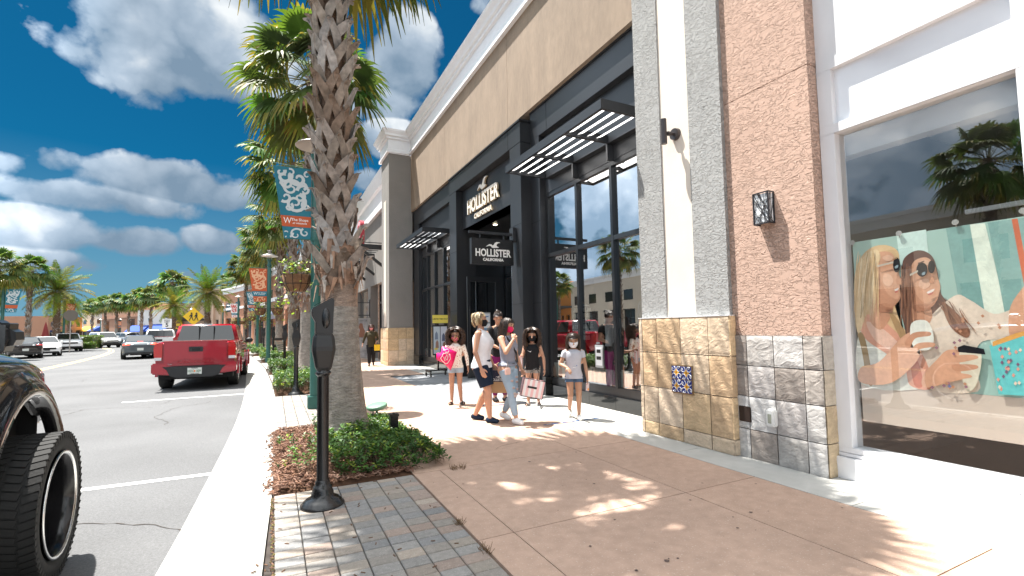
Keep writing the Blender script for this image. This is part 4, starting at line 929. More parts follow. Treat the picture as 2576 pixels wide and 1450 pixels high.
def scroll(mb, cx, cz, R, turns, a0, w, sg=1, y=0):
    P = []; n = 22
    for i in range(n+1): f = i/n; a = a0+sg*turns*2*PI*f; rr = R*(1-f*.85); P.append((cx+rr*math.cos(a), cz+rr*math.sin(a), w*1.22*(1-f*.55)))
    L_ = []; Rr = []
    for i, (x, z, ww) in enumerate(P):
        a, b = P[max(0, i-1)], P[min(n, i+1)]; t = Vector((b[0]-a[0], b[1]-a[1])).normalized(); q = Vector((-t.y, t.x))*ww/2; L_.append((x+q.x, z+q.y)); Rr.append((x-q.x, z-q.y))
    for i in range(n): yield [L_[i], L_[i+1], Rr[i+1], Rr[i]]
def banner(label, loc, cloth, ink, band, s=1, side=-1, detail=True):
    t = thing('street_banner', label, 'banner', loc, 0, 'banners on the lamp posts'); r = random.Random(3)
    W0, W1, Hh = .64*s, .45*s, 1.32*s
    def edge(z): return -W0+(W0-W1)*(1-z/Hh)            # left edge x at height z above bottom (origin at pole side, bottom)
    def body(z0, z1, y0, y1, c): m_ = MB(); m_.prism([(0, z0), (0, z1), (edge(z1), z1), (edge(z0), z0)] if side < 0 else [(0, z0), (-edge(z0), z0), (-edge(z1), z1), (0, z1)], 'y', y0, y1); return m_
    body(0, Hh, -.004, .004, None).build('cloth', cloth, t)
    body(.22*s, .42*s, -.007, .007, None).build('name_band', band, t)
    MB().tube([(0, 0, Hh), (-side*edge(Hh)*-1*-1 if False else side*W0, 0, Hh+.05)], .008, 6).tube([(0, 0, 0), (side*W1, 0, -.005)], .008, 6).build('rod', m_grn, t)
    m_ = MB()
    def add(polys, y):
        for p in polys:
            q = [(a, b) for a, b in p if True]; ok = all(edge(b)+.01 < a < -.01 for a, b in q) and all(((.44*s < b < Hh-.01) or (.01 < b < .21*s)) for a, b in q)
            if ok:
                if side > 0: q = [(-a, b) for a, b in q]
                m_.add([(a, y, b) for a, b in q], [(0, 1, 2, 3)]); m_.add([(a, -y, b) for a, b in q], [(3, 2, 1, 0)])
    k_ = 0
    for cx, cz, R, tu, a0, w, sg in ((-.52, 1.22, .08, .8, .5, .05, -1), (-.40, 1.02, .11, 1.0, 2.5, .05, 1), (-.2, .78, .10, 1.0, 1, .045, -1), (-.38, .58, .08, .9, 1, .04, -1), (-.15, 1.0, .08, .8, 5, .04, 1), (-.46, 1.14, .13, 1.0, .5, .06, -1), (-.22, 1.12, .15, 1.1, 2.6, .065, 1), (-.34, .93, .17, 1.2, .2, .05, 1), (-.12, .90, .12, 1.0, 3.2, .05, -1), (-.27, .66, .19, 1.5, 1.2, .055, -1), (-.43, .76, .10, .9, 4, .045, 1), (-.08, .62, .09, .9, 2, .04, 1), (-.5, 1.0, .08, .8, 5, .035, 1), (-.25, .08, .12, 1.0, .6, .03, 1), (-.4, .1, .1, .9, .1, .03, -1), (-.10, .12, .08, 1, 2, .03, 1), (-.35, 1.22, .07, .8, 2, .03, -1), (-.07, 1.2, .09, .9, 0, .035, 1)):
        k_ += 1; add(scroll(m_, cx*s, cz*s, R*s, tu, a0, w*s, sg), -.0055-.0002*k_)
    m_.build('scroll_pattern', ink, t)
    if detail:
        for yy, sx_ in ((-.0085, 1), (.0085, -1)):
            q = MB(); cx = (-.245*s)*(1 if side < 0 else -1)
            put_text(q, 'W', (cx-.15*s*sx_, yy, .325*s), (sx_, 0, 0), (0, 0, 1), size=.16*s, ext=.001, sx=.8)
            put_text(q, 'The Shops', (cx+.055*s*sx_, yy, .35*s), (sx_, 0, 0), (0, 0, 1), size=.068*s, ext=.001, off=.0008)
            put_text(q, 'AT WIREGRASS', (cx+.055*s*sx_, yy, .285*s), (sx_, 0, 0), (0, 0, 1), size=.035*s, ext=.001, off=.0008)
            q.build('name_lettering', mat('banner_white', (.8, .8, .8), .7), t)
    return t
m_teal = mat('teal_cloth', (.02, .17, .24), .8); m_org = mat('orange_cloth', (.50, .10, .035), .8); m_ink = mat('pale_ink', (.55, .60, .62), .8); m_ink2 = mat('peach_ink', (.72, .42, .25), .8); m_red = mat('red_cloth', (.55, .045, .03), .8); m_wht = mat('banner_white', (.8, .8, .8), .7)
def street_lamp(label, loc, hk=4.95):
    t = thing('street_lamp', label, 'street lamp', loc, 0, 'green lamp posts along the pavement')
    MB().box(-.125, .125, -.125, .125, 0, .22).build('base', m_grn, t, bevel=.01)
    MB().lathe([(.088, .2), (.088, 2.2), (.084, 4.2), (.07, 4.22), (.07, 4.55), (.055, 4.6)], n=20).build('pole', m_grn, t)
    MB().lathe([(.10, 3.05), (.10, 3.12)], n=16).lathe([(.10, 4.38), (.10, 4.46)], n=16).box(-.035, .035, -.11, -.088, 2.86, 3.04).box(-.04, .04, -.105, -.085, .85, 1.02).build('clamp', m_gal if False else m_grn, t)
    MB().lathe([(.075, 4.6), (.10, 4.66), (.105, 4.70)], n=20).build('lantern_cup', m_grn, t)
    MB().lathe([(.085, 4.70), (.10, 4.86)], n=20, caps=False).build('lantern_glass', glass('lantern_glass', (.85, .85, .85), .08), t)
    sh = MB().lathe([(.055, 5.0), (.09, 4.985), (.36, 4.86), (.375, 4.845), (.36, 4.85), (.1, 4.96)], n=28, caps=False).build('lamp_shade', m_gal, t)
    MB().lathe([(.07, 4.98), (.07, 5.1), (.10, 5.105), (.10, 5.12), (.03, 5.14)], n=18).build('finial', m_gal, t)
    return t
L1 = street_lamp('nearest green lamp post, rising right beside the big palm trunk', (.69, 9.5, 0))
lp = [(-.2, 24.5, 'second green lamp post, carrying the orange scroll banner'), (-1.0, 38.0, 'third green lamp post, carrying the small blue banner'), (-3.1, 54.0, 'fourth green lamp post, carrying the red and white banner')]
for x, y, lb in lp: place_copy(L1, lb, (x, y, 0))
banner('teal banner with pale scrolls hanging from the nearest lamp post', (.60, 9.5, 3.08), m_teal, m_ink, m_org)
banner('orange banner with peach scrolls on the second lamp post', (-.29, 24.5, 2.75), m_org, m_ink2, m_teal, 1.15)
banner('small blue banner with pale scrolls on the third lamp post', (-1.09, 38.0, 2.85), m_teal, m_ink, m_org, 1.0)
banner('red and white scroll banner on the fourth lamp post', (-3.19, 54, 2.85), m_wht, m_red, m_teal, 1.0)
def basket(label, loc, seed=1, R=.23):
    r = random.Random(seed); t = thing('hanging_basket', label, 'flower basket', loc, 0, 'planted baskets on the lamp posts')
    MB().lathe([(R*.55, 0), (R*.85, .12), (R, .30), (R*.93, .30), (R*.8, .22)], n=18).build('coir_liner', mat('coir', (.17, .085, .04), .95, var=.3, vscale=20, bump=1, bscale=60), t)
    w = MB()
    for i in range(10): a = i*PI/5; w.tube([(R*.56*math.cos(a), R*.56*math.sin(a), -.01), (R*.87*math.cos(a), R*.87*math.sin(a), .12), (R*1.02*math.cos(a), R*1.02*math.sin(a), .31)], .005, 4)
    for rr, z in ((R*1.02, .31), (R*.9, .13)): w.tube([(rr*math.cos(a), rr*math.sin(a), z) for a in np.linspace(0, 2*PI, 19)], .005, 4)
    w.build('wire_frame', m_mb, t)
    f = MB()
    for i in range(330):
        a = r.uniform(0, 6.28); trail = r.random() < .35; rr = R*(1.05+.35*r.random()) if trail else R*r.random()**.5*1.1; z = r.uniform(-.45, .3)*(.6 if a > 3 else 1) if trail else .3+r.uniform(0, .28)
        if trail and (int(a*3) % 2): continue
        g = (.30, .42, .05) if trail or r.random() < .35 else (.05, .07, .03); L_ = r.uniform(.04, .085); p = Vector((rr*math.cos(a), rr*math.sin(a), z)); d = Vector((r.uniform(-1, 1), r.uniform(-1, 1), r.uniform(-.8, .5))).normalized(); s_ = d.cross(Vector((0, 0, 1))).normalized()
        f.add([p, p+d*L_*.5+s_*L_*.4, p+d*L_, p+d*L_*.5-s_*L_*.4], [(0, 1, 2, 3)], tuple(v*r.uniform(.7, 1.3) for v in g))
    f.build('foliage', m_gc, t); return t
B1 = basket('hanging basket with lime green leaves, left of the nearest lamp post', (.37, 9.62, 2.13), 4, .25)
place_copy(B1, 'hanging basket right of the nearest lamp post, mostly hidden by the palm trunk', (1.03, 9.62, 2.13), 1, 2)
for (x, y, lb) in ((-.2, 24.5, 'second'), (-1.0, 38, 'third'), (-3.1, 54, 'fourth')):
    place_copy(B1, 'small hanging basket left of the %s lamp post' % lb, (x-.35, y, 2.15), 1, 1.3); place_copy(B1, 'small hanging basket right of the %s lamp post' % lb, (x+.35, y, 2.15), 1, 2.7)
# litter bin, bench
t = thing('litter_bin', 'square black litter bin behind the fourth parking meter', 'litter bin', (.25, 32.5, 0))
MB().box(-.28, .28, -.28, .28, .05, .92).box(-.24, .24, -.24, .24, 0, .05).build('body', m_mb, t, bevel=.02); MB().box(-.32, .32, -.32, .32, .93, 1.0).build('lid', m_mb, t, bevel=.01)
MB().box(-.26, .26, -.285, -.28, .62, .86).build('door_panel', mat('bin_panel', (.25, .18, .14), .6), t)
t = thing('park_bench', 'pale bench turned away beside the big palm base', 'bench', (.75, 26.0, 0), -.25)
b = MB()
for i in range(4): b.bar((-.2-.05*i, -.7, .42+.0*i), (-.2-.05*i, .7, .42), .04, .025)
b.build('seat', mat('bench_metal', (.42, .42, .38), .4, .3), t); b = MB()
for i in range(5): b.bar((-.38-.03*i, -.7, .5+.09*i), (-.38-.03*i, .7, .5+.09*i), .02, .06)
b.build('backrest', mat('bench_metal'), t)
for y in (-.65, .65):
    MB().bar((-.15, y, 0), (-.15, y, .42), .05, .05).bar((-.38, y, 0), (-.36, y, .45), .05, .05).bar((-.36, y, .45), (-.52, y, .95), .04, .04).bar((-.36, y, .42), (-.13, y, .42), .04, .04).build('leg', mat('bench_metal'), t)
# uplight and little black post in the near bed
t = thing('garden_uplight', 'green disc shaped uplight tilted above the shrub behind the palm', 'light', (1.38, 7.3, 0))
M = Matrix.Translation((0, 0, .27)) @ Matrix.Rotation(-.16, 4, 'Y') @ Matrix.Rotation(.12, 4, 'X')
q = MB().lathe([(.0, .03), (.135, .03), (.15, .02), (.15, -.015), (.13, -.03), (.0, -.03)], n=28, caps=False); q.v = [tuple(M @ Vector(p)) for p in q.v]; q.build('lamp_head', mat('sage_enamel', (.13, .24, .17), .45), t)
MB().tube([(.0, 0, 0), (0, 0, .25)], .018, 8).tube([(-.06, 0, .1), (-.05, 0, .25)], .01, 6).build('stem', m_grn, t)
t = thing('power_post', 'short square black post with flat lid standing in the shrub', 'post', (1.38, 6.2, 0))
MB().box(-.05, .05, -.05, .05, 0, .30).build('post', m_mb, t, bevel=.006); MB().box(-.058, .058, -.058, .058, .30, .335).box(-.015, .015, -.015, .015, .335, .345).build('cap', m_mb, t, bevel=.004)
# ================================================================== VEHICLES
def paint(name, col, rough=.3, metal=0, coat=1): return mat(name, col, rough, metal, spec=.5, coat=coat)
m_tyre = mat('tyre_rubber', (.011, .011, .011), .8, bump=.4, bscale=60, bdist=.004)
m_rim = mat('alloy', (.55, .55, .56), .25, .9); m_blkp = mat('black_trim', (.014, .014, .015), .5); m_cgl = glass('car_glass', (.10, .11, .11), .10)
m_chrome = mat('chrome', (.7, .7, .7), .2, 1); m_tail = mat('tail_lens', (.45, .01, .01), .15, coat=1); m_tailon = mat('brake_light_lit', (.6, .03, .02), .2, emit=(1, .08, .04), es=1.2); m_clear = mat('clear_lens', (.6, .6, .62), .12, coat=1); m_under = mat('underbody', (.012, .012, .012), .9)
def lathe_x(mb, prof, x0, cy, cz, n=28, col=None, sgn=1):
    V = [(x0+sgn*px, cy+r*math.cos(2*PI*j/n), cz+r*math.sin(2*PI*j/n)) for r, px in prof for j in range(n)]
    return mb.add(V, [(i*n+j, i*n+(j+1) % n, (i+1)*n+(j+1) % n, (i+1)*n+j) for i in range(len(prof)-1) for j in range(n)], col, True)
def wheel(t, x, y, r, w=.24, rr=.64, rim=None, rz=0):
    s = 1 if x > 0 else -1
    m_ = lathe_x(MB(), [(r*rr, -w*.45), (r*.9, -w*.5), (r, -w*.38), (r, w*.38), (r*.9, w*.5), (r*rr, w*.45), (r*rr, w*.3)], 0, 0, 0, sgn=s)
    o = m_.build('wheel', m_tyre, t); o.location = (x, y, r); o.rotation_euler = (0, 0, rz)
    q = lathe_x(MB(), [(r*rr, w*.45), (r*rr*.93, w*.44), (r*rr*.88, w*.2), (r*rr*.86, -.1*w)], 0, 0, 0, sgn=s)
    for k_ in range(6):
        a = k_*PI/3; q.bar((s*w*.33, math.cos(a)*r*.08, math.sin(a)*r*.08), (s*w*.36, math.cos(a)*r*rr*.9, math.sin(a)*r*rr*.9), .02, r*.13, up=(1, 0, 0))
    lathe_x(q, [(.001, w*.42), (r*.14, w*.40), (r*.15, w*.2)], 0, 0, 0, 16, sgn=s)
    q.build('rim', rim or m_rim, o)
    lathe_x(MB(), [(r*rr*.86, 0), (.001, 0)], 0, 0, 0, 20, sgn=s).build('brake_disc', m_under, o); return o
def car_body(t, S, pm):
    L, Wd = S['L'], S['W']/2; ys = sorted(set(list(np.linspace(-L/2, L/2, 46))+[w+dx for w in S['wy'] for dx in (-S['ar'], -S['ar']*.98, 0, S['ar']*.98, S['ar'])])); rings = []
    def interp(tab, y): return float(np.interp(y, [p[0] for p in tab], [p[1] for p in tab]))
    for y in ys:
        zt = interp(S['top'], y); zb = interp(S['bot'], y); hw = Wd*interp(S['wid'], y)
        for w in S['wy']:
            d = abs(y-w)
            if d < S['ar']: zb = max(zb, S['wr']+math.sqrt(max(0, 1-(d/S['ar'])**2))*S.get('arz', S['ar']))
        cz = S.get('crown', .04); H = zt-zb
        half = [(hw*.93, zb), (hw*.99, zb+.10*H), (hw, zb+.35*H), (hw, zb+.6*H), (hw*.985, zt-.13*H), (hw*.95, zt-.03*H), (hw*.80, zt+cz*.5), (hw*.4, zt+cz*.9), (0, zt+cz)]
        r_ = [(x, y, z) for x, z in half]+[(-x, y, z) for x, z in half[-2::-1]]; rings.append(r_)
    m_ = MB(); n = len(rings[0]); V = [p for r_ in rings for p in r_]
    m_.add(V, [(i*n+j, (i+1)*n+j, (i+1)*n+j+1, i*n+j+1) for i in range(len(rings)-1) for j in range(n-1)], None, True)
    m_.add(rings[0], [tuple(range(n))]); m_.add(rings[-1], [tuple(range(n))[::-1]])
    o = m_.build('body', pm, t)
    MB().box(-Wd*.9, Wd*.9, -L/2+.15, L/2-.15, S['wr']*.75, S['wr']*.95+S['ar']*.55).build('underbody', m_under, t)
    return o
def greenhouse(t, S, pm, wins=2, name='cab'):
    (yA, zA), (yB, zB), (yC, zC), (yD, zD) = S['gh']; wb, wt = S['W']/2*S.get('gb', .93), S['W']/2*S.get('gt', .74)
    m_ = MB(); V = []
    for s in (1, -1): V += [(s*wb, yA, zA), (s*wt, yB, zB), (s*wt, yC, zC), (s*wb, yD, zD)]
    m_.add(V, [(0, 3, 2, 1), (4, 5, 6, 7), (0, 1, 5, 4), (1, 2, 6, 5), (2, 3, 7, 6), (3, 0, 4, 7)])
    o = m_.build(name, pm, t, bevel=.05); o.data.polygons.foreach_set('use_smooth', [True]*len(o.data.polygons))
    def lerp(a, b, f): return a+(b-a)*f
    def quadpanel(P, u0, u1, v0, v1, nm, mt, offn, par):
        P = [Vector(p) for p in P]; n_ = (P[1]-P[0]).cross(P[3]-P[0]).normalized()*offn
        def q(u, v): return lerp(lerp(P[0], P[1], u), lerp(P[3], P[2], u), v)+n_
        return MB().add([q(u0, v0), q(u1, v0), q(u1, v1), q(u0, v1)], [(0, 1, 2, 3)]).build(nm, mt, par)
    bk = MB(); 
    f = S.get('frame', m_blkp)
    # front and rear screens
    for P, nm in (([(-wb, yD, zD), (wb, yD, zD), (wt, yC, zC), (-wt, yC, zC)], 'windscreen'), ([(wb, yA, zA), (-wb, yA, zA), (-wt, yB, zB), (wt, yB, zB)], 'rear_window')):
        a = quadpanel(P, .05, .95, .06, .93, nm+'_seal', m_blkp, .010 if nm[0] == 'r' else -.010, t) if False else None
        n_sign = -1 if nm == 'windscreen' else -1
        P_ = [Vector(p) for p in P]; nn = (P_[1]-P_[0]).cross(P_[3]-P_[0]).normalized(); out = 1 if nn.dot(Vector((0, 1 if nm == 'windscreen' else -1, .3))) > 0 else -1
        quadpanel(P, .06, .94, .08, .92, nm+'_seal', mat('screen_black', (.01, .012, .013), .06, spec=.6, coat=.6), out*.006, t)
    # side windows
    for s in (1, -1):
        A, B, C_, D = Vector((s*wb, yA, zA)), Vector((s*wt, yB, zB)), Vector((s*wt, yC, zC)), Vector((s*wb, yD, zD))
        nn = (D-A).cross(B-A).normalized(); out = 1 if nn.x*s > 0 else -1
        def pt(u, v): return lerp(lerp(A, D, u), lerp(B, C_, u), v)+nn*out*.006
        e = np.linspace(.07, .93, wins+1)
        for i in range(wins):
            u0, u1 = e[i]+.012, e[i+1]-.012; MB().add([pt(u0, .08), pt(u1, .08), pt(u1, .88), pt(u0, .88)], [(0, 1, 2, 3)]).build('side_window', mat('screen_black', (.01, .012, .013), .06), t)
    return o
def mirror(t, x, y, z, s=1, m_=None):
    o = MB().box(x, x+s*.2 if s > 0 else x, y, y+.07, z, z+.14) if False else MB().ell((x+s*.11, y, z+.08), (.11, .055, .085), n=14, m=10).box(min(x-s*.06, x), max(x-s*.06, x)+.02, y-.02, y+.02, z+.02, z+.06)
    o.build('mirror', m_ or m_blkp, t)
def plate(t, y, z, mt=None, w=.3): return MB().box(-w/2, w/2, y-.008, y, z-.075, z+.075).build('number_plate', mt or mat('plate_white', (.62, .64, .60), .5), t)
VG = 'vehicles on the street'
def sedan(label, loc, rz, pm, S=None, details='rear', brake=False, group=VG):
    t = thing('parked_car' if not brake else 'car', label, 'car', loc, rz, group)
    S = S or dict(L=4.6, W=1.76, wy=(-1.35, 1.32), ar=.37, wr=.32, top=[(-2.3, .82), (-2.22, .98), (-1.5, 1.05), (-.9, 1.0), (1.0, .98), (1.9, .86), (2.2, .74), (2.3, .62)], bot=[(-2.3, .42), (-2.1, .24), (2.1, .2), (2.3, .34)], wid=[(-2.3, .86), (-2.1, .95), (-1, 1), (1, 1), (2.0, .93), (2.3, .78)], gh=((-1.75, 1.0), (-.95, 1.43), (.35, 1.44), (1.15, .97)))
    car_body(t, S, pm); greenhouse(t, S, pm, 2)
    for y in S['wy']:
        for s in (-1, 1): wheel(t, s*(S['W']/2-.11), y, S['wr'])
    W2 = S['W']/2; yr = -S['L']/2; zt = S.get('lz', .88)
    for s in (-1, 1):
        MB().ell((s*W2*.72, yr+.09, zt), (.21, .10, .075), n=14, m=8).build('tail_light', m_tailon if brake else m_tail, t)
        MB().ell((s*W2*.42, yr+.055, zt-.01), (.11, .05, .05), n=12, m=8).build('reverse_light', m_clear, t)
        MB().ell((s*W2*.70, -yr-.17, .66+S.get('hl', 0)), (.20, .15, .085), n=14, m=8).build('headlight', m_clear, t)
        mirror(t, s*W2*.93, .75, .95+S.get('hl', 0), s, pm)
        MB().lathe([(.035, 0), (.035, .1)], (0, 0, 0), 10) if False else None
    MB().box(-W2*.8, W2*.8, yr-.015, yr+.05, .30+S.get('hl', 0)*.6, .40+S.get('hl', 0)*.6).build('bumper_trim', m_blkp, t)
    MB().box(-W2*.55, W2*.55, -yr-.02, -yr+.012, .50+S.get('hl', 0), .64+S.get('hl', 0)).build('grille', m_blkp, t)
    MB().box(-W2*.7, W2*.7, -yr-.03, -yr+.01, .27+S.get('hl', 0)*.5, .36+S.get('hl', 0)*.6).build('air_intake', m_blkp, t)
    plate(t, yr-.012, .60+S.get('hl', 0)*.8); MB().box(-.16, .16, -yr+.002, -yr+.016, .42, .50).build('number_plate', m_blkp, t)
    if brake: MB().box(-.14, .14, S['gh'][0][0]-.02, S['gh'][0][0]+.02, 1.055, 1.075).build('brake_lamp', m_tailon, t)
    for s in (-1, 1): MB().tube([(s*.52, yr-.02, .27), (s*.52, yr+.1, .27)], .035, 10).build('exhaust', m_chrome, t)
    return t
def suv(label, loc, rz, pm, rails=True, roof=1.72, front_black=False, wide=1.88):
    S = dict(L=4.75, W=wide, wy=(-1.38, 1.42), ar=.43, wr=.37, top=[(-2.37, 1.06), (-2.3, 1.12), (-1.0, 1.12), (1.0, 1.12), (1.95, 1.03), (2.25, .95), (2.37, .8)], bot=[(-2.37, .5), (-2.1, .34), (2.1, .32), (2.37, .5)], wid=[(-2.37, .93), (-2, 1), (2.0, .97), (2.37, .85)], gh=((-2.30, 1.1), (-2.05, roof), (.45, roof), (1.15, 1.1)), gb=.95, gt=.80, lz=1.0, hl=.22)
    t = sedan(label, loc, rz, pm, S)
    if rails:
        for s in (-1, 1): MB().bar((s*.62, -1.9, roof+.06), (s*.62, .3, roof+.06), .04, .03).build('roof_rail', m_blkp, t)
    if front_black: MB().box(-.85, .85, 2.33, 2.42, .42, .66).build('bumper', m_blkp, t)
    return t
def h2(x, y): return -khead(y)
# --- red pickup, seen from behind
m_redp = paint('red_car_paint', (.33, .004, .016), .25, .0)
def pickup(label, loc, rz, pm, big=True, group=VG):
    t = thing('pickup_truck', label, 'pickup truck', loc, rz, group)
    S = dict(L=5.3, W=1.89, wy=(-1.72, 1.72), ar=.47, wr=.385, top=[(-2.65, 1.24), (-2.6, 1.30), (-.9, 1.30), (-.8, 1.22), (1.1, 1.18), (2.2, 1.10), (2.55, 1.0), (2.65, .85)], bot=[(-2.65, .62), (-2.3, .50), (2.2, .45), (2.65, .6)], wid=[(-2.65, .955), (-2.4, .975), (-1, 1), (2.0, .97), (2.5, .9), (2.65, .84)], gh=((-.86, 1.22), (-.70, 1.78), (.75, 1.79), (1.35, 1.18)), gb=.91, gt=.76, crown=.0)
    o = car_body(t, S, pm); greenhouse(t, S, pm, 2)
    MB().box(-.78, .78, -2.55, -.9, 1.255, 1.304).build('bed_floor', m_under, t)
    for y in S['wy']:
        for s in (-1, 1):
            wheel(t, s*.81, y, .385, .27, .6)
            f = MB()
            for k_ in range(9):
                a0, a1 = PI*k_/9*1.05-.08, PI*(k_+1)/9*1.05-.08; f.bar((s*.955, y+math.cos(a0)*.49, .385+math.sin(a0)*.49), (s*.955, y+math.cos(a1)*.49, .385+math.sin(a1)*.49), .06, .06, up=(1, 0, 0))
            f.build('wheel_flare', pm, t)
    # tailgate with pressed panel
    tg = MB().box(-.72, .72, -2.70, -2.64, .64, 1.31).build('tailgate', pm, t, bevel=.018)
    MB().box(-.715, .715, -2.712, -2.69, 1.295, 1.315).build('tailgate_cap', mat('red_edge', (.5, .1, .1), .3), tg)
    MB().prism([(-.6, .70), (-.52, .78), (-.36, .84), (.36, .84), (.52, .78), (.6, .70), (.6, .685), (.5, .765), (.35, .825), (-.35, .825), (-.5, .765), (-.6, .685)], 'y', -2.715, -2.695).build('tailgate_crease', pm, tg)
    put_text(MB(), 'TACOMA', (0, -2.703, .745), (1, 0, 0), (0, 0, 1), size=.105, ext=.006, sx=2.0, off=.002).build('embossed_lettering', mat('red_shadow_paint', (.30, .006, .012), .35), tg)
    MB().box(-.16, .16, -2.72, -2.70, 1.02, 1.15).build('handle_plate', m_blkp, tg, bevel=.008)
    MB().box(-.09, .09, -2.735, -2.71, 1.05, 1.11).build('handle', mat('gloss_black', (.006, .006, .007), .1), tg, bevel=.008)
    for s in (-1, 1):
        l = MB().prism([(s*.745, .86), (s*.92, .88), (s*.935, 1.12), (s*.90, 1.25), (s*.745, 1.27)], 'y', -2.715, -2.5).build('tail_light', m_tail, t, bevel=.01)
        MB().box(min(s*.76, s*.915), max(s*.76, s*.915), -2.722, -2.70, .81, .885).build('reverse_lens', m_clear, l)
    bp = MB().prism([(-.96, .46), (-.96, .74), (-.60, .74), (-.55, .62), (.55, .62), (.60, .74), (.96, .74), (.96, .46), (.55, .42), (.4, .36), (-.4, .36), (-.55, .42)], 'y', -2.82, -2.62).build('bumper', pm, t, bevel=.03)
    MB().prism([(-.72, .645), (.72, .645), (.62, .56), (.55, .40), (.4, .345), (-.4, .345), (-.55, .40), (-.62, .56)], 'y', -2.845, -2.70).build('bumper_step', m_blkp, bp, bevel=.015)
    p = MB().box(-.16, .16, -2.86, -2.845, .43, .60).build('number_plate', mat('plate_white', (.62, .64, .60), .5), t)
    b = MB(); put_text(b, 'HZC', (-.085, -2.863, .512), (1, 0, 0), (0, 0, 1), size=.085, ext=.001, sx=.78, off=.001); put_text(b, '009', (.09, -2.863, .512), (1, 0, 0), (0, 0, 1), size=.085, ext=.001, sx=.78, off=.001); b.build('plate_number', mat('plate_green', (.03, .14, .06), .5), p)
    MB().prism([(.0+.022*math.cos(a), .512+.026*math.sin(a)) for a in np.linspace(0, 6.0, 12)], 'y', -2.864, -2.861).build('plate_orange', mat('orange_dot', (.75, .2, .03), .5), p)
    b = MB(); put_text(b, 'TOYOTA', (0, -2.863, .585), (1, 0, 0), (0, 0, 1), size=.036, ext=.001, off=.001); put_text(b, 'LAKELAND', (0, -2.863, .442), (1, 0, 0), (0, 0, 1), size=.042, ext=.001, off=.001); b.build('plate_frame_text', m_blkp, p)
    put_text(MB(), 'LIMITED', (-.60, -2.703, .70), (1, 0, 0), (0, 0, 1), size=.04, ext=.002).build('badge', m_chrome, tg)
    lb = MB().box(-.14, .14, -.735, -.69, 1.745, 1.785).build('brake_lamp', m_clear, t, bevel=.008)
    for x in (-.19, .19): MB().box(x-.008, x+.008, -.86, -.79, 1.26, 1.72).build('window_bar', m_blkp, t)
    for s in (-1, 1): mirror(t, s*.93, .95, 1.16, s)
    MB().tube([(.35, -2.5, .40), (.62, -2.55, .38)], .035, 10).build('exhaust', m_chrome, t)
    MB().tube([(-.7, -1.72, .385), (.7, -1.72, .385)], .05, 10).ell((0, -1.72, .385), (.16, .16, .15)).box(-.5, .5, -2.6, -2.4, .40, .52).build('rear_axle', m_under, t)
    for s in (-1, 1): MB().ell((s*.68, 2.52, .92), (.2, .12, .1)).build('headlight', m_clear, t)
    MB().box(-.4, .4, 2.6, 2.68, .72, 1.0).build('grille', m_blkp, t)
    MB().tube([(.5, .2, 1.8), (.5, .1, 1.92)], .004, 4).build('aerial', m_blkp, t)
    return t
pickup('red pickup truck parked at the kerb, tailgate and white plate facing the viewer', (-1.80, 18.05, RZ), -.02, m_redp)
m_whp = paint('white_car_paint', (.78, .78, .78), .3); m_grp = paint('grey_car_paint', (.085, .10, .11), .3, .6); m_slp = paint('silver_car_paint', (.42, .43, .45), .3, .6); m_bkp = paint('black_car_paint', (.006, .006, .007), .12)
def carpos(x, y, z=RZ): p = gz(x, y, z); return (p.x, p.y, z)
p = at(349, 900, 30.4); sedan('dark grey saloon with lit brake lights driving away beside the red pickup', (p.x, p.y, RZ), math.radians(13), m_grp, brake=True)
p = at(108, 885, 36.0); sedan('white saloon facing the viewer, nearest parked car across the street', (p.x, p.y, RZ), PI+math.radians(23), m_whp)
p = at(168, 870, 45); suv('white off-roader parked right behind the white saloon', (p.x, p.y, RZ), PI+math.radians(22), m_whp, roof=1.68)
p = at(263, 865, 55); suv('white off-roader with black front bumper driving towards the viewer', (p.x, p.y, RZ), PI+math.radians(31), m_whp, roof=1.78, front_black=True)
p = at(313, 860, 66); suv('silver off-roader driving away beyond the oncoming white one', (p.x, p.y, RZ), math.radians(37), m_slp)
p = at(404, 870, 33); pickup('white pickup truck half hidden between grey saloon and red pickup', (p.x, p.y, RZ), math.radians(8), m_whp)
p = at(222, 855, 82); sedan('small pale silver car far down the left side by the green hedge', (p.x, p.y, RZ), math.radians(60), m_slp)
p = at(296, 852, 88); sedan('small grey car far away between the two off-roaders', (p.x, p.y, RZ), math.radians(50), m_grp)
p = at(58, 880, 33); sedan('dark car partly hidden behind the black truck mirror', (p.x, p.y, RZ), math.radians(22), m_bkp)
# --- black lifted pickup in the foreground
rr_ = 1
t = thing('pickup_truck', 'shiny black lifted pickup truck cut by the left edge, big tyre in front', 'pickup truck', (-2.25, 2.30, RZ), 0, VG)
S = dict(L=5.6, W=1.74, wy=(-1.9, 1.77), ar=.55, arz=.67, wr=.45, top=[(-2.8, 1.48), (-1.0, 1.48), (-.3, 1.42), (1.2, 1.41), (1.9, 1.37), (2.2, 1.30), (2.34, 1.20), (2.42, 1.05)], bot=[(-2.8, .80), (1.6, .80), (2.2, .90), (2.42, .95)], wid=[(-2.8, .97), (1.2, 1), (2.1, .97), (2.3, .93), (2.42, .86)], gh=((-1.0, 1.32), (-.85, 1.98), (.3, 1.99), (1.0, 1.31)), gb=.90, gt=.74, crown=.10)
S['L'] = 4.84
S['top'] = [(y, z) for y, z in S['top']]; 
car_body(t, dict(S, L=4.84), m_bkp); greenhouse(t, S, m_bkp, 2)
for y in S['wy']: MB().box(-.70, .70, y-.50, y+.50, .55, 1.26).box(-.80, .80, y-.40, y+.34, 1.14, 1.26).box(-.80, .80, y+.37, y+.39, .76, 1.14).box(-.84, .84, y-.53, y-.50, .62, 1.2).build('wheel_liner', m_under, t)
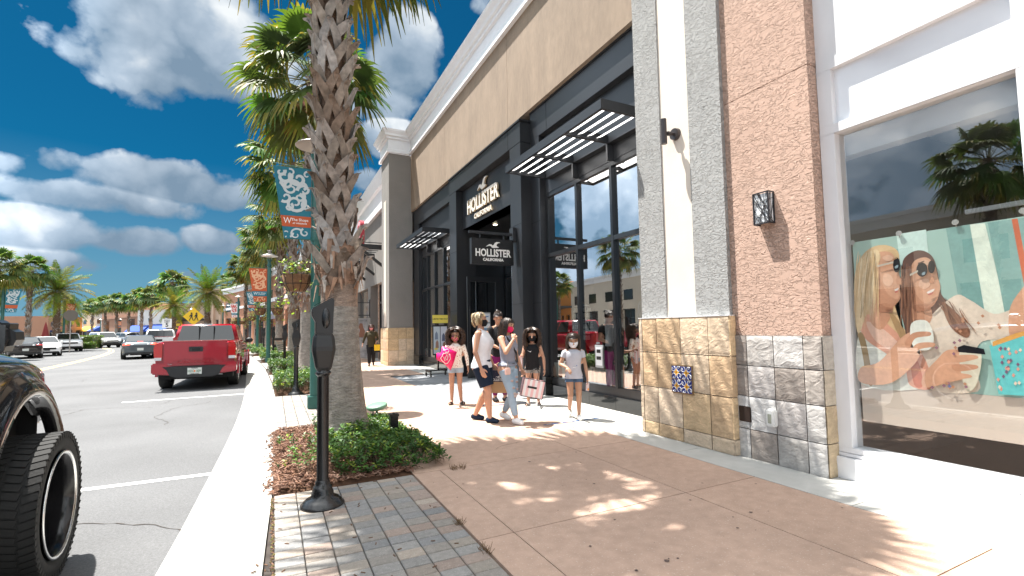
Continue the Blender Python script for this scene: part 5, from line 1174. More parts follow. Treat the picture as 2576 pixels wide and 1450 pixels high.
for y in S['wy']:
    for s in (-1, 1):
        o = MB(); r, w = .452, .32
        lathe_x(o, [(.325, -w*.45), (.36, -w*.5), (.43, -w*.5), (.44, -w*.42), (.44, w*.42), (.43, w*.5), (.36, w*.5), (.325, w*.46)], 0, 0, 0, 56, sgn=s)
        for k_ in range(60):       # tread lugs and shoulder blocks
            a = 2*PI*k_/60
            for row, (x0, x1) in enumerate(((-.165, -.095), (-.085, -.01), (.01, .085), (.095, .165))):
                aa = a+(.052 if row % 2 else 0); M = Matrix.Rotation(aa, 4, 'X') @ Matrix.Translation(((x0+x1)/2, 0, .446)) @ Matrix.Rotation(.25*(1 if row % 2 else -1), 4, 'Z'); o.obox(M, x1-x0, .036, .005)
            M = Matrix.Rotation(a, 4, 'X') @ Matrix.Translation((s*.162, 0, .425)); o.obox(M, .004, .030, .03)
        wv = o.build('wheel', m_tyre, t); wv.location = (s*.89, y, .452); wv.rotation_euler = (0, 0, math.radians(3) if y > 0 else 0)
        q = MB(); lathe_x(q, [(.327, w*.50), (.322, w*.52), (.308, w*.50), (.300, w*.30), (.292, -.02), (.285, -.06)], 0, 0, 0, 48, sgn=s); ro = q.build('rim', mat('gloss_black_rim', (.008, .008, .009), .2), wv)
        q = MB(); lathe_x(q, [(.328, w*.505), (.330, w*.525), (.314, w*.53), (.306, w*.50)], 0, 0, 0, 48, sgn=s); q.build('rim_lip', m_chrome, wv)
        q = MB()
        for k_ in range(8):
            a = k_*PI/4+.2
            for d in (-.09, .09): q.bar((s*-.02, math.cos(a+d*2)*.05, math.sin(a+d*2)*.05), (s*.0, math.cos(a+d)*.29, math.sin(a+d)*.29), .03, .022, up=(1, 0, 0))
        lathe_x(q, [(.001, .03), (.05, .025), (.07, .0), (.075, -.04)], 0, 0, 0, 20, sgn=s); q.build('spokes', mat('gloss_black_rim'), wv)
        lathe_x(MB(), [(.29, -.06), (.001, -.07)], 0, 0, 0, 30, sgn=s).build('brake_disc', m_under, wv)
        # flare
        f = MB(); n = 22; prev = None; V = []
        for k_ in range(n+1):
            a = .25+(PI-.15)*k_/n; ca, sa = math.cos(a), math.sin(a)
            for rx, rz, xx in ((.50, .66, .84), (.51, .675, .90), (.54, .71, .925), (.58, .79, .90), (.60, .85, .855)): V.append((s*xx, y+ca*rx, .45+sa*rz))
        f.add(V, [(k_*5+j, k_*5+j+1, (k_+1)*5+j+1, (k_+1)*5+j) for k_ in range(n) for j in range(4)], None, True); f.build('wheel_flare', m_bkp, t)
MB().ell((.62, 2.20, 1.17), (.19, .17, .10), n=18, m=12).build('headlight', m_clear, t); MB().ell((-.62, 2.20, 1.17), (.19, .17, .10), n=18, m=12).build('headlight', m_clear, t)
MB().box(-.5, .5, 2.34, 2.46, .85, 1.15).build('grille', m_chrome, t, bevel=.02); MB().box(-.74, .74, 2.28, 2.43, .84, .98).build('bumper', m_bkp, t, bevel=.05)
for s in (-1, 1):
    mm = MB().prism([(s*.90, 1.43), (s*1.00, 1.425), (s*1.09, 1.45), (s*1.11, 1.50), (s*1.105, 1.565), (s*1.06, 1.60), (s*.93, 1.60), (s*.89, 1.55)], 'y', .90, 1.04).bar((s*.86, .97, 1.40), (s*.98, .97, 1.46), .06, .05).build('mirror', mat('black_satin', (.01, .01, .011), .3, coat=.3), t, bevel=.028)
    MB().box(min(s*.92, s*1.08), max(s*.92, s*1.08), .892, .899, 1.45, 1.575).build('mirror_glass', mat('mirror_glass', (.04, .045, .05), .05, spec=1), mm)
for z, y0, y1 in ((1.12, -.2, 1.1),): 
    for s in (-1, 1): MB().box(min(s*.955, s*.963), max(s*.955, s*.963), y0, y0+.012, .75, 1.3).build('door_gap', m_under, t)
# ================================================================== FAR BUILDINGS AND STREET ENDS
m_pale = mat('pale_render', (.62, .55, .46), .9, var=.05, vscale=.5); m_brn = mat('brown_render', (.36, .19, .12), .9, var=.05, vscale=.4); m_orb = mat('orange_brick', (.50, .22, .12), .9, var=.08, vscale=2); m_tanf = mat('tan_render', (.46, .32, .23), .9, var=.05, vscale=.4)
m_dwin = mat('far_window', (.03, .035, .04), .08, spec=.7); m_blue = mat('blue_canvas', (.02, .07, .35), .8); m_yel = mat('yellow_panel', (.80, .50, .02), .5); m_ora = mat('orange_panel', (.7, .25, .04), .6); m_roofd = mat('dark_metal_roof', (.05, .055, .06), .5)
def facade(name, label, A, B, H, depth, wall, bays=4, base=None, cor=None, win=(.9, 3.0), cat='building', extra=None, group=None, wmat=None, upper=False, winw=.6, zb=0):
    A, B = Vector((A[0], A[1])), Vector((B[0], B[1])); d = B-A; L = d.length; a = math.atan2(d.y, d.x)
    t = thing(name, label, cat, (A.x, A.y, 0), a, group)        # local x along the facade, local y away from the street (behind)
    # wall with real openings: piers, spandrel, backing
    bw = L/bays; m_ = MB(); pw = bw*(1-winw)
    for i in range(bays): m_.box(i*bw, i*bw+pw/2, 0, .35, zb, win[1]); m_.box((i+1)*bw-pw/2, (i+1)*bw, 0, .35, zb, win[1])
    m_.box(0, L, 0, .35, win[1], H); 
    m_.box(0, L, .35, depth, 0, H-.02); m_.build('wall', wall, t)
    for i in range(bays):
        f = MB().box(i*bw+pw/2, (i+1)*bw-pw/2, .16, .2, win[1]-.12, win[1]).box(i*bw+pw/2, (i+1)*bw-pw/2, .16, .2, 2.2, 2.28).box(i*bw+bw/2-.03, i*bw+bw/2+.03, .16, .2, 0, win[1]).build('window', m_roofd, t)
        MB().add([(i*bw+pw/2, .22, .02), ((i+1)*bw-pw/2, .22, .02), ((i+1)*bw-pw/2, .22, win[1]), (i*bw+pw/2, .22, win[1])], [(0, 1, 2, 3)]).build('pane', wmat or m_dwin, f)
        if upper: MB().box(i*bw+pw*.7, (i+1)*bw-pw*.7, -.03, .02, H*.58, H*.74).build('window', m_dwin, t)
    if base: MB().box(-.02, L+.02, -.06, .34, 0, 1.0).build('base', base, t) if False else [MB().box(i*bw-.02 if i else -.02, i*bw+pw/2, -.05, .0, 0, 1.3).build('base', base, t) for i in range(bays)]
    if cor: MB().box(-.25, L+.25, -.3, .6, H-.12, H+.12).box(-.12, L+.12, -.16, .5, H-.6, H-.13).build('cornice', cor, t)
    else: MB().box(-.08, L+.08, -.08, .5, H, H+.12).build('coping', wall, t)
    return t, L
def child_box(t, name, m_, x0, x1, y0, y1, z0, z1, **k): return MB().box(x0, x1, y0, y1, z0, z1).build(name, m_, t, **k)
def awning_on(t, x0, x1, z0, z1, out, m_, name='awning'): return MB().prism([(0.0, z1), (-out, z0), (-out, z0-.12), (0, z0-.05)], 'x', x0, x1).build(name, m_, t)
# neighbouring shop behind the grey pier
t = thing('shop_building', 'grey stucco shop with white cornice and steel canopy behind the grey pier', 'building', (4.35, 27, 0))
b = MB(); b.box(4.35, 9, 20.25, 34, 3.55, 6.75); b.box(4.30, 4.9, 24.4, 25.1, 1.45, 3.55); b.box(4.30, 4.9, 28.8, 29.5, 1.45, 3.55); b.box(4.3, 4.9, 33, 34, 1.45, 3.55); P_(b, 'stucco_wall', m_gst, t)
for q in ((24.37, 25.13), (28.77, 29.53), (32.97, 34)): P_(MB().box(4.27, 4.9, *q, 0, 1.45), 'stone_base', mat('grey_stone', (.30, .29, .28), .9, var=.2, vscale=3), t)
m_brk = mat('tan_brick', (.46, .30, .21), .9)
def brickify(m_, c1, c2, mortar, scale=1, ww=.22, hh=.07):
    nt = m_.node_tree; N = nt.nodes; L = nt.links; tc = N.new('ShaderNodeTexCoord'); mp = N.new('ShaderNodeMapping'); mp.vector_type = 'POINT'; mp.inputs['Rotation'].default_value = (PI/2, 0, 0)
    sx = N.new('ShaderNodeSeparateXYZ'); cb = N.new('ShaderNodeCombineXYZ'); ad = N.new('ShaderNodeMath'); ad.operation = 'ADD'; L.new(tc.outputs['Object'], sx.inputs[0]); L.new(sx.outputs[0], ad.inputs[0]); L.new(sx.outputs[1], ad.inputs[1]); L.new(ad.outputs[0], cb.inputs[0]); L.new(sx.outputs[2], cb.inputs[1])
    bt = N.new('ShaderNodeTexBrick'); bt.inputs['Color1'].default_value = (*c1, 1); bt.inputs['Color2'].default_value = (*c2, 1); bt.inputs['Mortar'].default_value = (*mortar, 1); bt.inputs['Scale'].default_value = scale; bt.inputs['Brick Width'].default_value = ww; bt.inputs['Row Height'].default_value = hh; bt.inputs['Mortar Size'].default_value = .008; L.new(cb.outputs[0], bt.inputs['Vector']); L.new(bt.outputs['Color'], N['Principled BSDF'].inputs['Base Color'])
brickify(m_brk, (.40, .25, .17), (.52, .37, .28), (.38, .33, .29)); brickify(m_orb, (.44, .17, .09), (.55, .26, .15), (.45, .33, .26))
b = MB(); b.box(5.5, 5.6, 20.3, 34, 0, 3.6); b.box(4.4, 5.5, 22.9, 23.0, 0, 3.55); b.box(4.37, 5.5, 20.3, 22.9, 3.5, 3.58); b.box(4.4, 5.5, 20.3, 21.2, 0, .5); P_(b, 'brick_wall', m_brk, t)
b = MB(); b.box(4.45, 4.52, 21.15, 21.25, .5, 3.5); b.box(4.45, 4.52, 22.3, 22.4, .0, 3.5); b.box(4.45, 4.52, 20.3, 22.9, 2.6, 2.7); b.box(4.45, 4.52, 22.8, 22.9, 0, 3.5); b.box(4.45, 4.52, 20.3, 22.9, .5, .58); f = P_(b, 'window', m_blk2, t)
sub(MB().add([(4.5, 20.3, .5), (4.5, 22.9, .5), (4.5, 22.9, 3.5), (4.5, 20.3, 3.5)], [(0, 3, 2, 1)]), 'pane', glass('cool_glass', (.25, .28, .3), .25), f)
b = MB(); b.box(4.5, 4.56, 25.1, 28.8, 0, 3.5); P_(b, 'window', m_dwin, t)
b = MB(); 
pr = [(4.35, 6.75), (4.2, 6.75), (4.2, 6.95), (4.28, 7.0), (4.28, 7.75), (4.15, 7.8), (4.05, 8.1), (4.0, 8.3), (5.2, 8.3), (5.2, 6.75)]; b.prism(pr, 'y', 20.25, 34.1); P_(b, 'cornice', m_trim, t)
cn = MB()
for y in (21.0, 23.6, 26.2, 28.8, 31.4): cn.bar((3.2, y, 4.95), (4.35, y, 4.95), .12, .18); cn.bar((3.3, y, 4.85), (4.35, y, 4.05), .10, .12)
cn.box(3.12, 3.28, 20.4, 32, 4.86, 5.04); P_(cn, 'canopy', m_blk, t)
cn = MB()
for i in range(22): cn.box(3.2, 4.34, 20.5+i*.52, 20.54+i*.52, 5.05, 5.08)
P_(cn, 'canopy_louvre', m_blk, t)
# roof letters of the neighbour
b = MB(); put_text(b, 'ula', (3.35, 24.9, 5.35), (0, -1, 0), (0, 0, 1), size=.85, ext=.06, off=.02); s_ = thing('shop_sign', 'teal letters standing on the steel canopy behind the palm trunk', 'sign', (3.35, 25, 5.05)); P_(b, 'letters', mat('teal_letter', (.03, .14, .20), .5), s_)
s_ = thing('shop_sign', 'rounded red sign with pink face standing at canopy end', 'sign', (3.5, 22.3, 5.05))
pts = [(22.3+.42*math.cos(a)*(abs(math.cos(a))**-.35 if abs(math.cos(a)) > .01 else 1), 5.72+.62*math.sin(a)*(abs(math.sin(a))**-.35 if abs(math.sin(a)) > .01 else 1)) for a in np.linspace(0, 2*PI, 33)[:-1]]
P_(MB().prism(pts, 'x', 3.42, 3.60), 'sign_body', mat('red_panel', (.42, .03, .05), .4), s_); P_(MB().prism([(22.3+(p[0]-22.3)*.86, 5.72+(p[1]-5.72)*.9) for p in pts], 'x', 3.40, 3.42), 'sign_face', mat('pink_panel', (.72, .36, .40), .5), s_)
P_(MB().box(3.385, 3.40, 22.15, 22.45, 5.8, 6.1).box(3.385, 3.40, 22.15, 22.45, 5.35, 5.65), 'sign_hole', mat('red_panel'), s_)
# projecting 'le' sign with lamp
s_ = thing('hanging_sign', 'small grey sign ending in le beside the brick entrance', 'sign', (4.3, 24.5, 2.5))
P_(MB().box(3.45, 4.3, 24.48, 24.52, 2.72, 2.76).box(3.45, 4.3, 24.48, 24.52, 2.1, 2.14).box(4.26, 4.3, 24.45, 24.55, 2.0, 2.9), 'bracket', m_blk, s_)
P_(MB().prism([(2.75, 2.02), (3.52, 2.02), (3.58, 2.1), (3.58, 2.62), (3.52, 2.7), (2.75, 2.7)], 'y', 24.46, 24.54), 'sign_board', mat('slate_board', (.12, .13, .12), .6), s_, bevel=.01)
P_(put_text(MB(), 'le', (3.32, 24.455, 2.42), (1, 0, 0), (0, 0, 1), size=.36, ext=.003, off=.012), 'lettering', m_blkp, s_)
P_(MB().lathe([(.03, .16), (.05, .12), (.14, .02), (.15, 0)], (3.35, 24.5, 2.95), 14, caps=False), 'lamp_shade', m_gal, s_); P_(MB().ell((3.35, 24.5, 2.93), (.06, .06, .07)), 'bulb', m_lamp, s_)
for i, (z0, z1, c) in enumerate(((.05, 1.0, (.25, .3, .38)), (1.03, 2.0, (.45, .42, .42)))):
    pass
s_ = thing('poster_stand', 'framed fashion poster board standing at the brick shop entrance', 'poster', (3.6, 23.6, 0), 0)
P_(MB().box(3.35, 4.05, 23.55, 23.62, .05, 1.95), 'frame', mat('silver_frame', (.4, .4, .4), .4, .6), s_); P_(MB().box(3.40, 4.0, 23.54, 23.55, 1.0, 1.9).box(3.40, 4.0, 23.54, 23.55, .1, .95), 'print', mat('grey_print', (.35, .36, .38), .5, var=.5, vscale=4), s_)
P_(MB().prism([(3.6, 1.05), (3.66, 1.4), (3.6, 1.55), (3.68, 1.72), (3.78, 1.7), (3.82, 1.5), (3.9, 1.35), (3.85, 1.05)], 'y', 23.53, 23.54), 'print_figure', mat('skin_print', (.25, .12, .08), .6), s_)
# further shops on the right, stepping left with the street
def RB(y, o): x = kx(y); h = khead(y); return (x+o*math.cos(h), y-o*math.sin(h))
t, L = facade('shop_building', 'cream fronted shop with tall cornice behind the strolling woman in a yellow top', RB(41, 4.6), RB(34.3, 4.55), 7.6, 9, mat('cream_render', (.66, .56, .45), .9, var=.05), 2, cor=m_trim, win=(.1, 3.2))
t, L = facade('shop_building', 'orange brick shop with white trim and brown tiled base behind the bench', RB(56, 4.2), RB(41.3, 4.5), 7.6, 9, m_orb, 4, base=mat('brown_tile', (.25, .15, .09), .7, var=.4, vscale=2), cor=m_trim, win=(.1, 3.4), upper=True)
child_box(t, 'band_course', m_trim, 0, L, -.12, 0, 4.4, 4.75); awning_on(t, 1, 6, 2.7, 3.5, 1.3, mat('striped_canvas', (.30, .36, .50), .8))
t, L = facade('shop_building', 'orange brick corner shop with white cornice and dark awning', RB(72, 3.8), RB(56.3, 4.2), 6.9, 9, m_orb, 4, cor=m_trim, win=(.1, 3.2), upper=True)
child_box(t, 'band_course', m_trim, 0, L, -.12, 0, 4.2, 4.5)
def F2(x0, x1, d0, d1): a = at(x0, 840, d0); b_ = at(x1, 840, d1); return (a.x, a.y), (b_.x, b_.y)
A, B = F2(520, 615, 100, 92); t, L = facade('shop_building', 'tan shop with tall ribbed pilasters behind the larger right feather palm', A, B, 10.2, 15, m_tanf, 5, cor=m_tanf, win=(.1, 4.0))
for i in range(6): child_box(t, 'pilaster', m_tanf, i*L/5-.35, i*L/5+.35, -.35, 0, 0, 9.6)
child_box(t, 'sign_panel', mat('charcoal_panel', (.05, .055, .07), .6), L*.78, L*.98, -.5, -.36, 4.8, 8.6)
A, B = F2(432, 520, 104, 100); t, L = facade('shop_building', 'beige shop with dark angled canopies and yellow sign behind the walkers sign', A, B, 7.6, 15, m_tanf, 4, cor=m_tanf, win=(.1, 3.2))
MB().prism([(0, 3.9), (-2.2, 5.0), (-2.2, 5.15), (0, 4.1)], 'x', .5, L-.5).build('canopy', m_roofd, t)
for i in range(5): MB().bar((.8+i*(L-1.6)/4, -2.1, 5.1), (.8+i*(L-1.6)/4, 0, 7.0), .08, .08).build('canopy_rod', m_roofd, t)
child_box(t, 'yellow_sign', m_yel, .4, 2.6, -.7, -.4, 2.3, 3.6)
MB().tube([(3.2, -.75, 3.2), (3.2, -.55, 3.2)], 1.0, 20).build('round_sign', m_yel, t); MB().tube([(3.2, -.78, 3.2), (3.2, -.76, 3.2)], .8, 20).build('round_sign_face', mat('brown_panel', (.2, .1, .04), .6), t); MB().box(2.6, 3.8, -.80, -.785, 2.95, 3.45).build('round_sign_band', m_yel, t)
A, B = F2(345, 435, 108, 106); t, L = facade('shop_building', 'white shop with two blue canvas awnings', A, B, 6.6, 15, mat('offwhite_render', (.68, .66, .63), .9), 3, win=(.1, 2.8))
awning_on(t, -1.5, 3.2, 1.9, 3.3, 1.8, m_blue); awning_on(t, 4.2, L-.5, 2.1, 3.5, 1.8, m_blue)
A, B = F2(255, 349, 135, 110); t, L = facade('shop_building', 'large plain brown building behind the row of slender palms', A, B, 8.6, 20, m_brn, 3, win=(.1, 5.0), winw=.45)
child_box(t, 'band_course', m_brn, 0, L, -.2, 0, 5.4, 5.8)
A, B = F2(205, 256, 150, 140); t, L = facade('shop_building', 'pale two storey building with blue yellow striped awning', A, B, 8.0, 15, m_pale, 3, win=(.1, 3.0), upper=True)
awning_on(t, 0, L-1, 2.5, 3.8, 2.2, mat('blue_canvas')); awning_on(t, 2, L-5, 2.52, 3.83, 2.21, m_yel)
A, B = F2(120, 206, 128, 145); t, L = facade('shop_building', 'low orange brown building behind the white saloon', A, B, 6.6, 15, m_brn, 4, win=(.1, 2.8), upper=True)
# left side of the street
def LB(y, o=0): x = kx(y); h = khead(y); d = LW+4.2+o; return (x-d*math.cos(h), y+d*math.sin(h))
t, L = facade('shop_building', 'orange rendered building at the left edge with dark flat canopy', LB(60), LB(78), 7.4, 14, m_ora, 5, win=(.1, 3.0))
for c in children(t): pass
child_box(t, 'canopy', m_roofd, -.5, 8, -2.6, 0, 3.9, 4.15); child_box(t, 'sign_band', mat('olive_panel', (.12, .10, .03), .6), 6, 12, -.4, -.05, 2.9, 3.5); awning_on(t, 9, 13, 2.2, 2.9, 1.2, mat('red_canvas', (.45, .02, .02), .8))
t, L = facade('shop_building', 'beige shop terrace facing the black fronted shop across the street', LB(8), LB(59.6), 7.2, 14, m_pale, 12, cor=m_trim, win=(.1, 3.2), upper=True)
t, L = facade('shop_building', 'brown and cream shop terrace across the street from the white shopfront', LB(-30), LB(7.6), 7.0, 14, m_tanf, 8, cor=m_trim, win=(.1, 3.2), upper=True)
# palms across the street reflected in the shop windows
for i, (x, y) in enumerate(((-17.8, 1.5), (-17.9, 9), (-17.9, 17), (-17.8, 25.5), (-17.5, 34))):
    place_copy((P2, P3)[i % 2], 'fan palm on the pavement across the street, number apart from its neighbours only by position' if False else ('fan palm across the street opposite the white shopfront', 'fan palm across the street opposite the striped pier', 'fan palm across the street opposite the shop entrance', 'fan palm across the street opposite the far grey pier', 'fan palm across the street before the left edge palm')[i], (x, y, 0), .78+.03*(i % 3), i*1.3)
place_copy(P3, 'fan palm behind the viewer beside the kerb', (1.0, -4.2, -.02), .88, 2.0)
# hedge and island on the left
def leaf_block(name, label, c, sx, sy, sz, n, col, kind=None, size=.12):
    r = random.Random(7); mb = MB()
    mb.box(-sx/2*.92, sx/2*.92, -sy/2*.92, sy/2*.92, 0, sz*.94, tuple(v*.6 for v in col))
    for _ in range(n):
        f = r.random(); x, y, z = r.uniform(-sx/2, sx/2), r.uniform(-sy/2, sy/2), r.uniform(0, sz)
        k_ = r.choice((0, 0, 1, 2));
        if k_ == 0: z = sz+r.uniform(-.05, .05)
        elif k_ == 1: y = -sy/2+r.uniform(-.05, .05)
        else: x = r.choice((-1, 1))*sx/2+r.uniform(-.05, .05)
        d = Vector((r.uniform(-1, 1), r.uniform(-1, 1), r.uniform(-.5, 1))).normalized()*size; s2 = d.cross(Vector((r.random(), .3, 1))).normalized()*size*.4; p = Vector((x, y, z)); g = tuple(v*r.uniform(.6, 1.5) for v in col)
        mb.add([p, p+d*.5+s2, p+d, p+d*.5-s2], [(0, 1, 2, 3)], g)
    t = thing(name, label, 'hedge', c); mb.build('foliage', m_gc, t); return t
p = at(205, 858, 52); leaf_block('hedge', 'clipped green hedge behind the white off-roader', (p.x, p.y, 0), 3.0, 4, 1.25, 2500, (.10, .16, .03))
p = at(214, 866, 47); leaf_block('hedge', 'low round shrub in front of the clipped hedge', (p.x, p.y, 0), 1.4, 1.2, .6, 900, (.09, .15, .03))
# road signs
def post_sign(name, label, x, y, dep, face, H, cat='sign', post=m_gal, yaw=None):
    p = at(x, y, dep); t = thing(name, label, cat, (p.x, p.y, 0), yaw if yaw is not None else -math.atan2(p.x, p.y)*.8)
    MB().tube([(0, .03, 0), (0, .03, H)], .035, 8).build('post', post, t); return t
t = post_sign('road_sign', 'yellow diamond sign with two walking children above the red pickup', 487, 800, 33, None, 2.6)
z0 = 1.4+(843-802)/1204*33
MB().prism([(0, z0-.62), (.62, z0), (0, z0+.62), (-.62, z0)], 'y', -.01, .01).build('sign_face', m_yel, t)
b = MB()
for cx in (-.12, .16):
    b.ell((cx, -.02, z0+.22), (.055, .01, .055), n=10, m=6); b.prism([(cx-.05, z0-.05), (cx-.06, z0+.15), (cx+.06, z0+.15), (cx+.05, z0-.05)], 'y', -.03, -.012)
    b.prism([(cx-.05, z0-.05), (cx, z0-.05), (cx-.10, z0-.28), (cx-.15, z0-.28)], 'y', -.03, -.012); b.prism([(cx, z0-.05), (cx+.05, z0-.05), (cx+.13, z0-.28), (cx+.08, z0-.28)], 'y', -.03, -.012); b.prism([(cx-.05, z0+.13), (cx-.14, z0+.0), (cx-.12, z0-.02), (cx-.03, z0+.06)], 'y', -.03, -.012)
b.build('walkers_symbol', m_blkp, t)
t = post_sign('road_sign', 'small white speed limit sign reading 5', 420, 818, 44, None, 2.5)
z0 = 1.4+(843-818)/1204*44; MB().box(-.36, .36, -.01, .01, z0-.42, z0+.42).build('sign_face', m_wht, t)
b = MB(); put_text(b, 'SPEED', (0, -.013, z0+.28), (1, 0, 0), (0, 0, 1), size=.17, ext=.002, off=.003); put_text(b, 'LIMIT', (0, -.013, z0+.13), (1, 0, 0), (0, 0, 1), size=.17, ext=.002, off=.003); put_text(b, '5', (0, -.013, z0-.16), (1, 0, 0), (0, 0, 1), size=.5, ext=.002, off=.01); b.build('sign_lettering', m_blkp, t)
t = post_sign('road_sign', 'dark back of an octagonal stop sign on the left pavement', 178, 798, 38, None, 2.9)
z0 = 1.4+(845-796)/1204*38; MB().prism([(.46*math.cos(a), z0+.46*math.sin(a)) for a in np.arange(PI/8, 2*PI, PI/4)], 'y', -.01, .01).build('sign_face', mat('sign_back', (.10, .085, .07), .6), t)
# lamps on the far side
for lb, x, y, dep in (('grey topped lamp post at the left edge beside the dark canopy', 4, 838, 30), ('lamp post with orange banner behind the large left feather palm', 160, 838, 45), ('far lamp post left of the brown building', 252, 840, 112), ('far lamp post before the brown building centre', 303, 840, 112), ('far lamp post beside the blue awnings', 381, 840, 95), ('lamp post with thin blue banner behind the yellow walkers sign', 481, 840, 70), ('lamp post with pale banner right of the larger right feather palm', 560, 840, 62)):
    p = at(x, y, dep); place_copy(L1, lb, (p.x, p.y, 0), 1.0, -.5)
for lb, x, dep, c, i_, bd in (('blue banner on the lamp at the left edge of the view', 4, 29.9, m_teal, m_ink, m_org), ('orange banner behind the left feather palm', 160, 44.9, m_org, m_ink2, m_teal), ('far orange banner before the brown building', 303, 111.5, m_org, m_ink2, m_teal), ('far blue grey banner near the blue awnings', 381, 94.5, m_teal, m_ink, m_org), ('thin blue banner beside the yellow walkers sign', 481, 69.5, m_teal, m_ink, m_org)):
    p = at(x, 840, dep); t = banner(lb, (p.x+.1, p.y, 2.9), c, i_, bd, 1.1, side=1 if x < 200 else -1, detail=False); t.rotation_euler = (0, 0, math.radians(20))
t = thing('parasol', 'closed dark red parasol on the left pavement', 'parasol', tuple(at(114, 845, 50))[:2]+(0,)); MB().lathe([(.05, .0), (.05, 1.2)], n=8).build('pole', m_blkp, t); MB().lathe([(.35, 1.0), (.3, 1.4), (.12, 2.4), (.02, 2.8)], n=12).build('canopy', mat('maroon_canvas', (.22, .03, .03), .8), t)
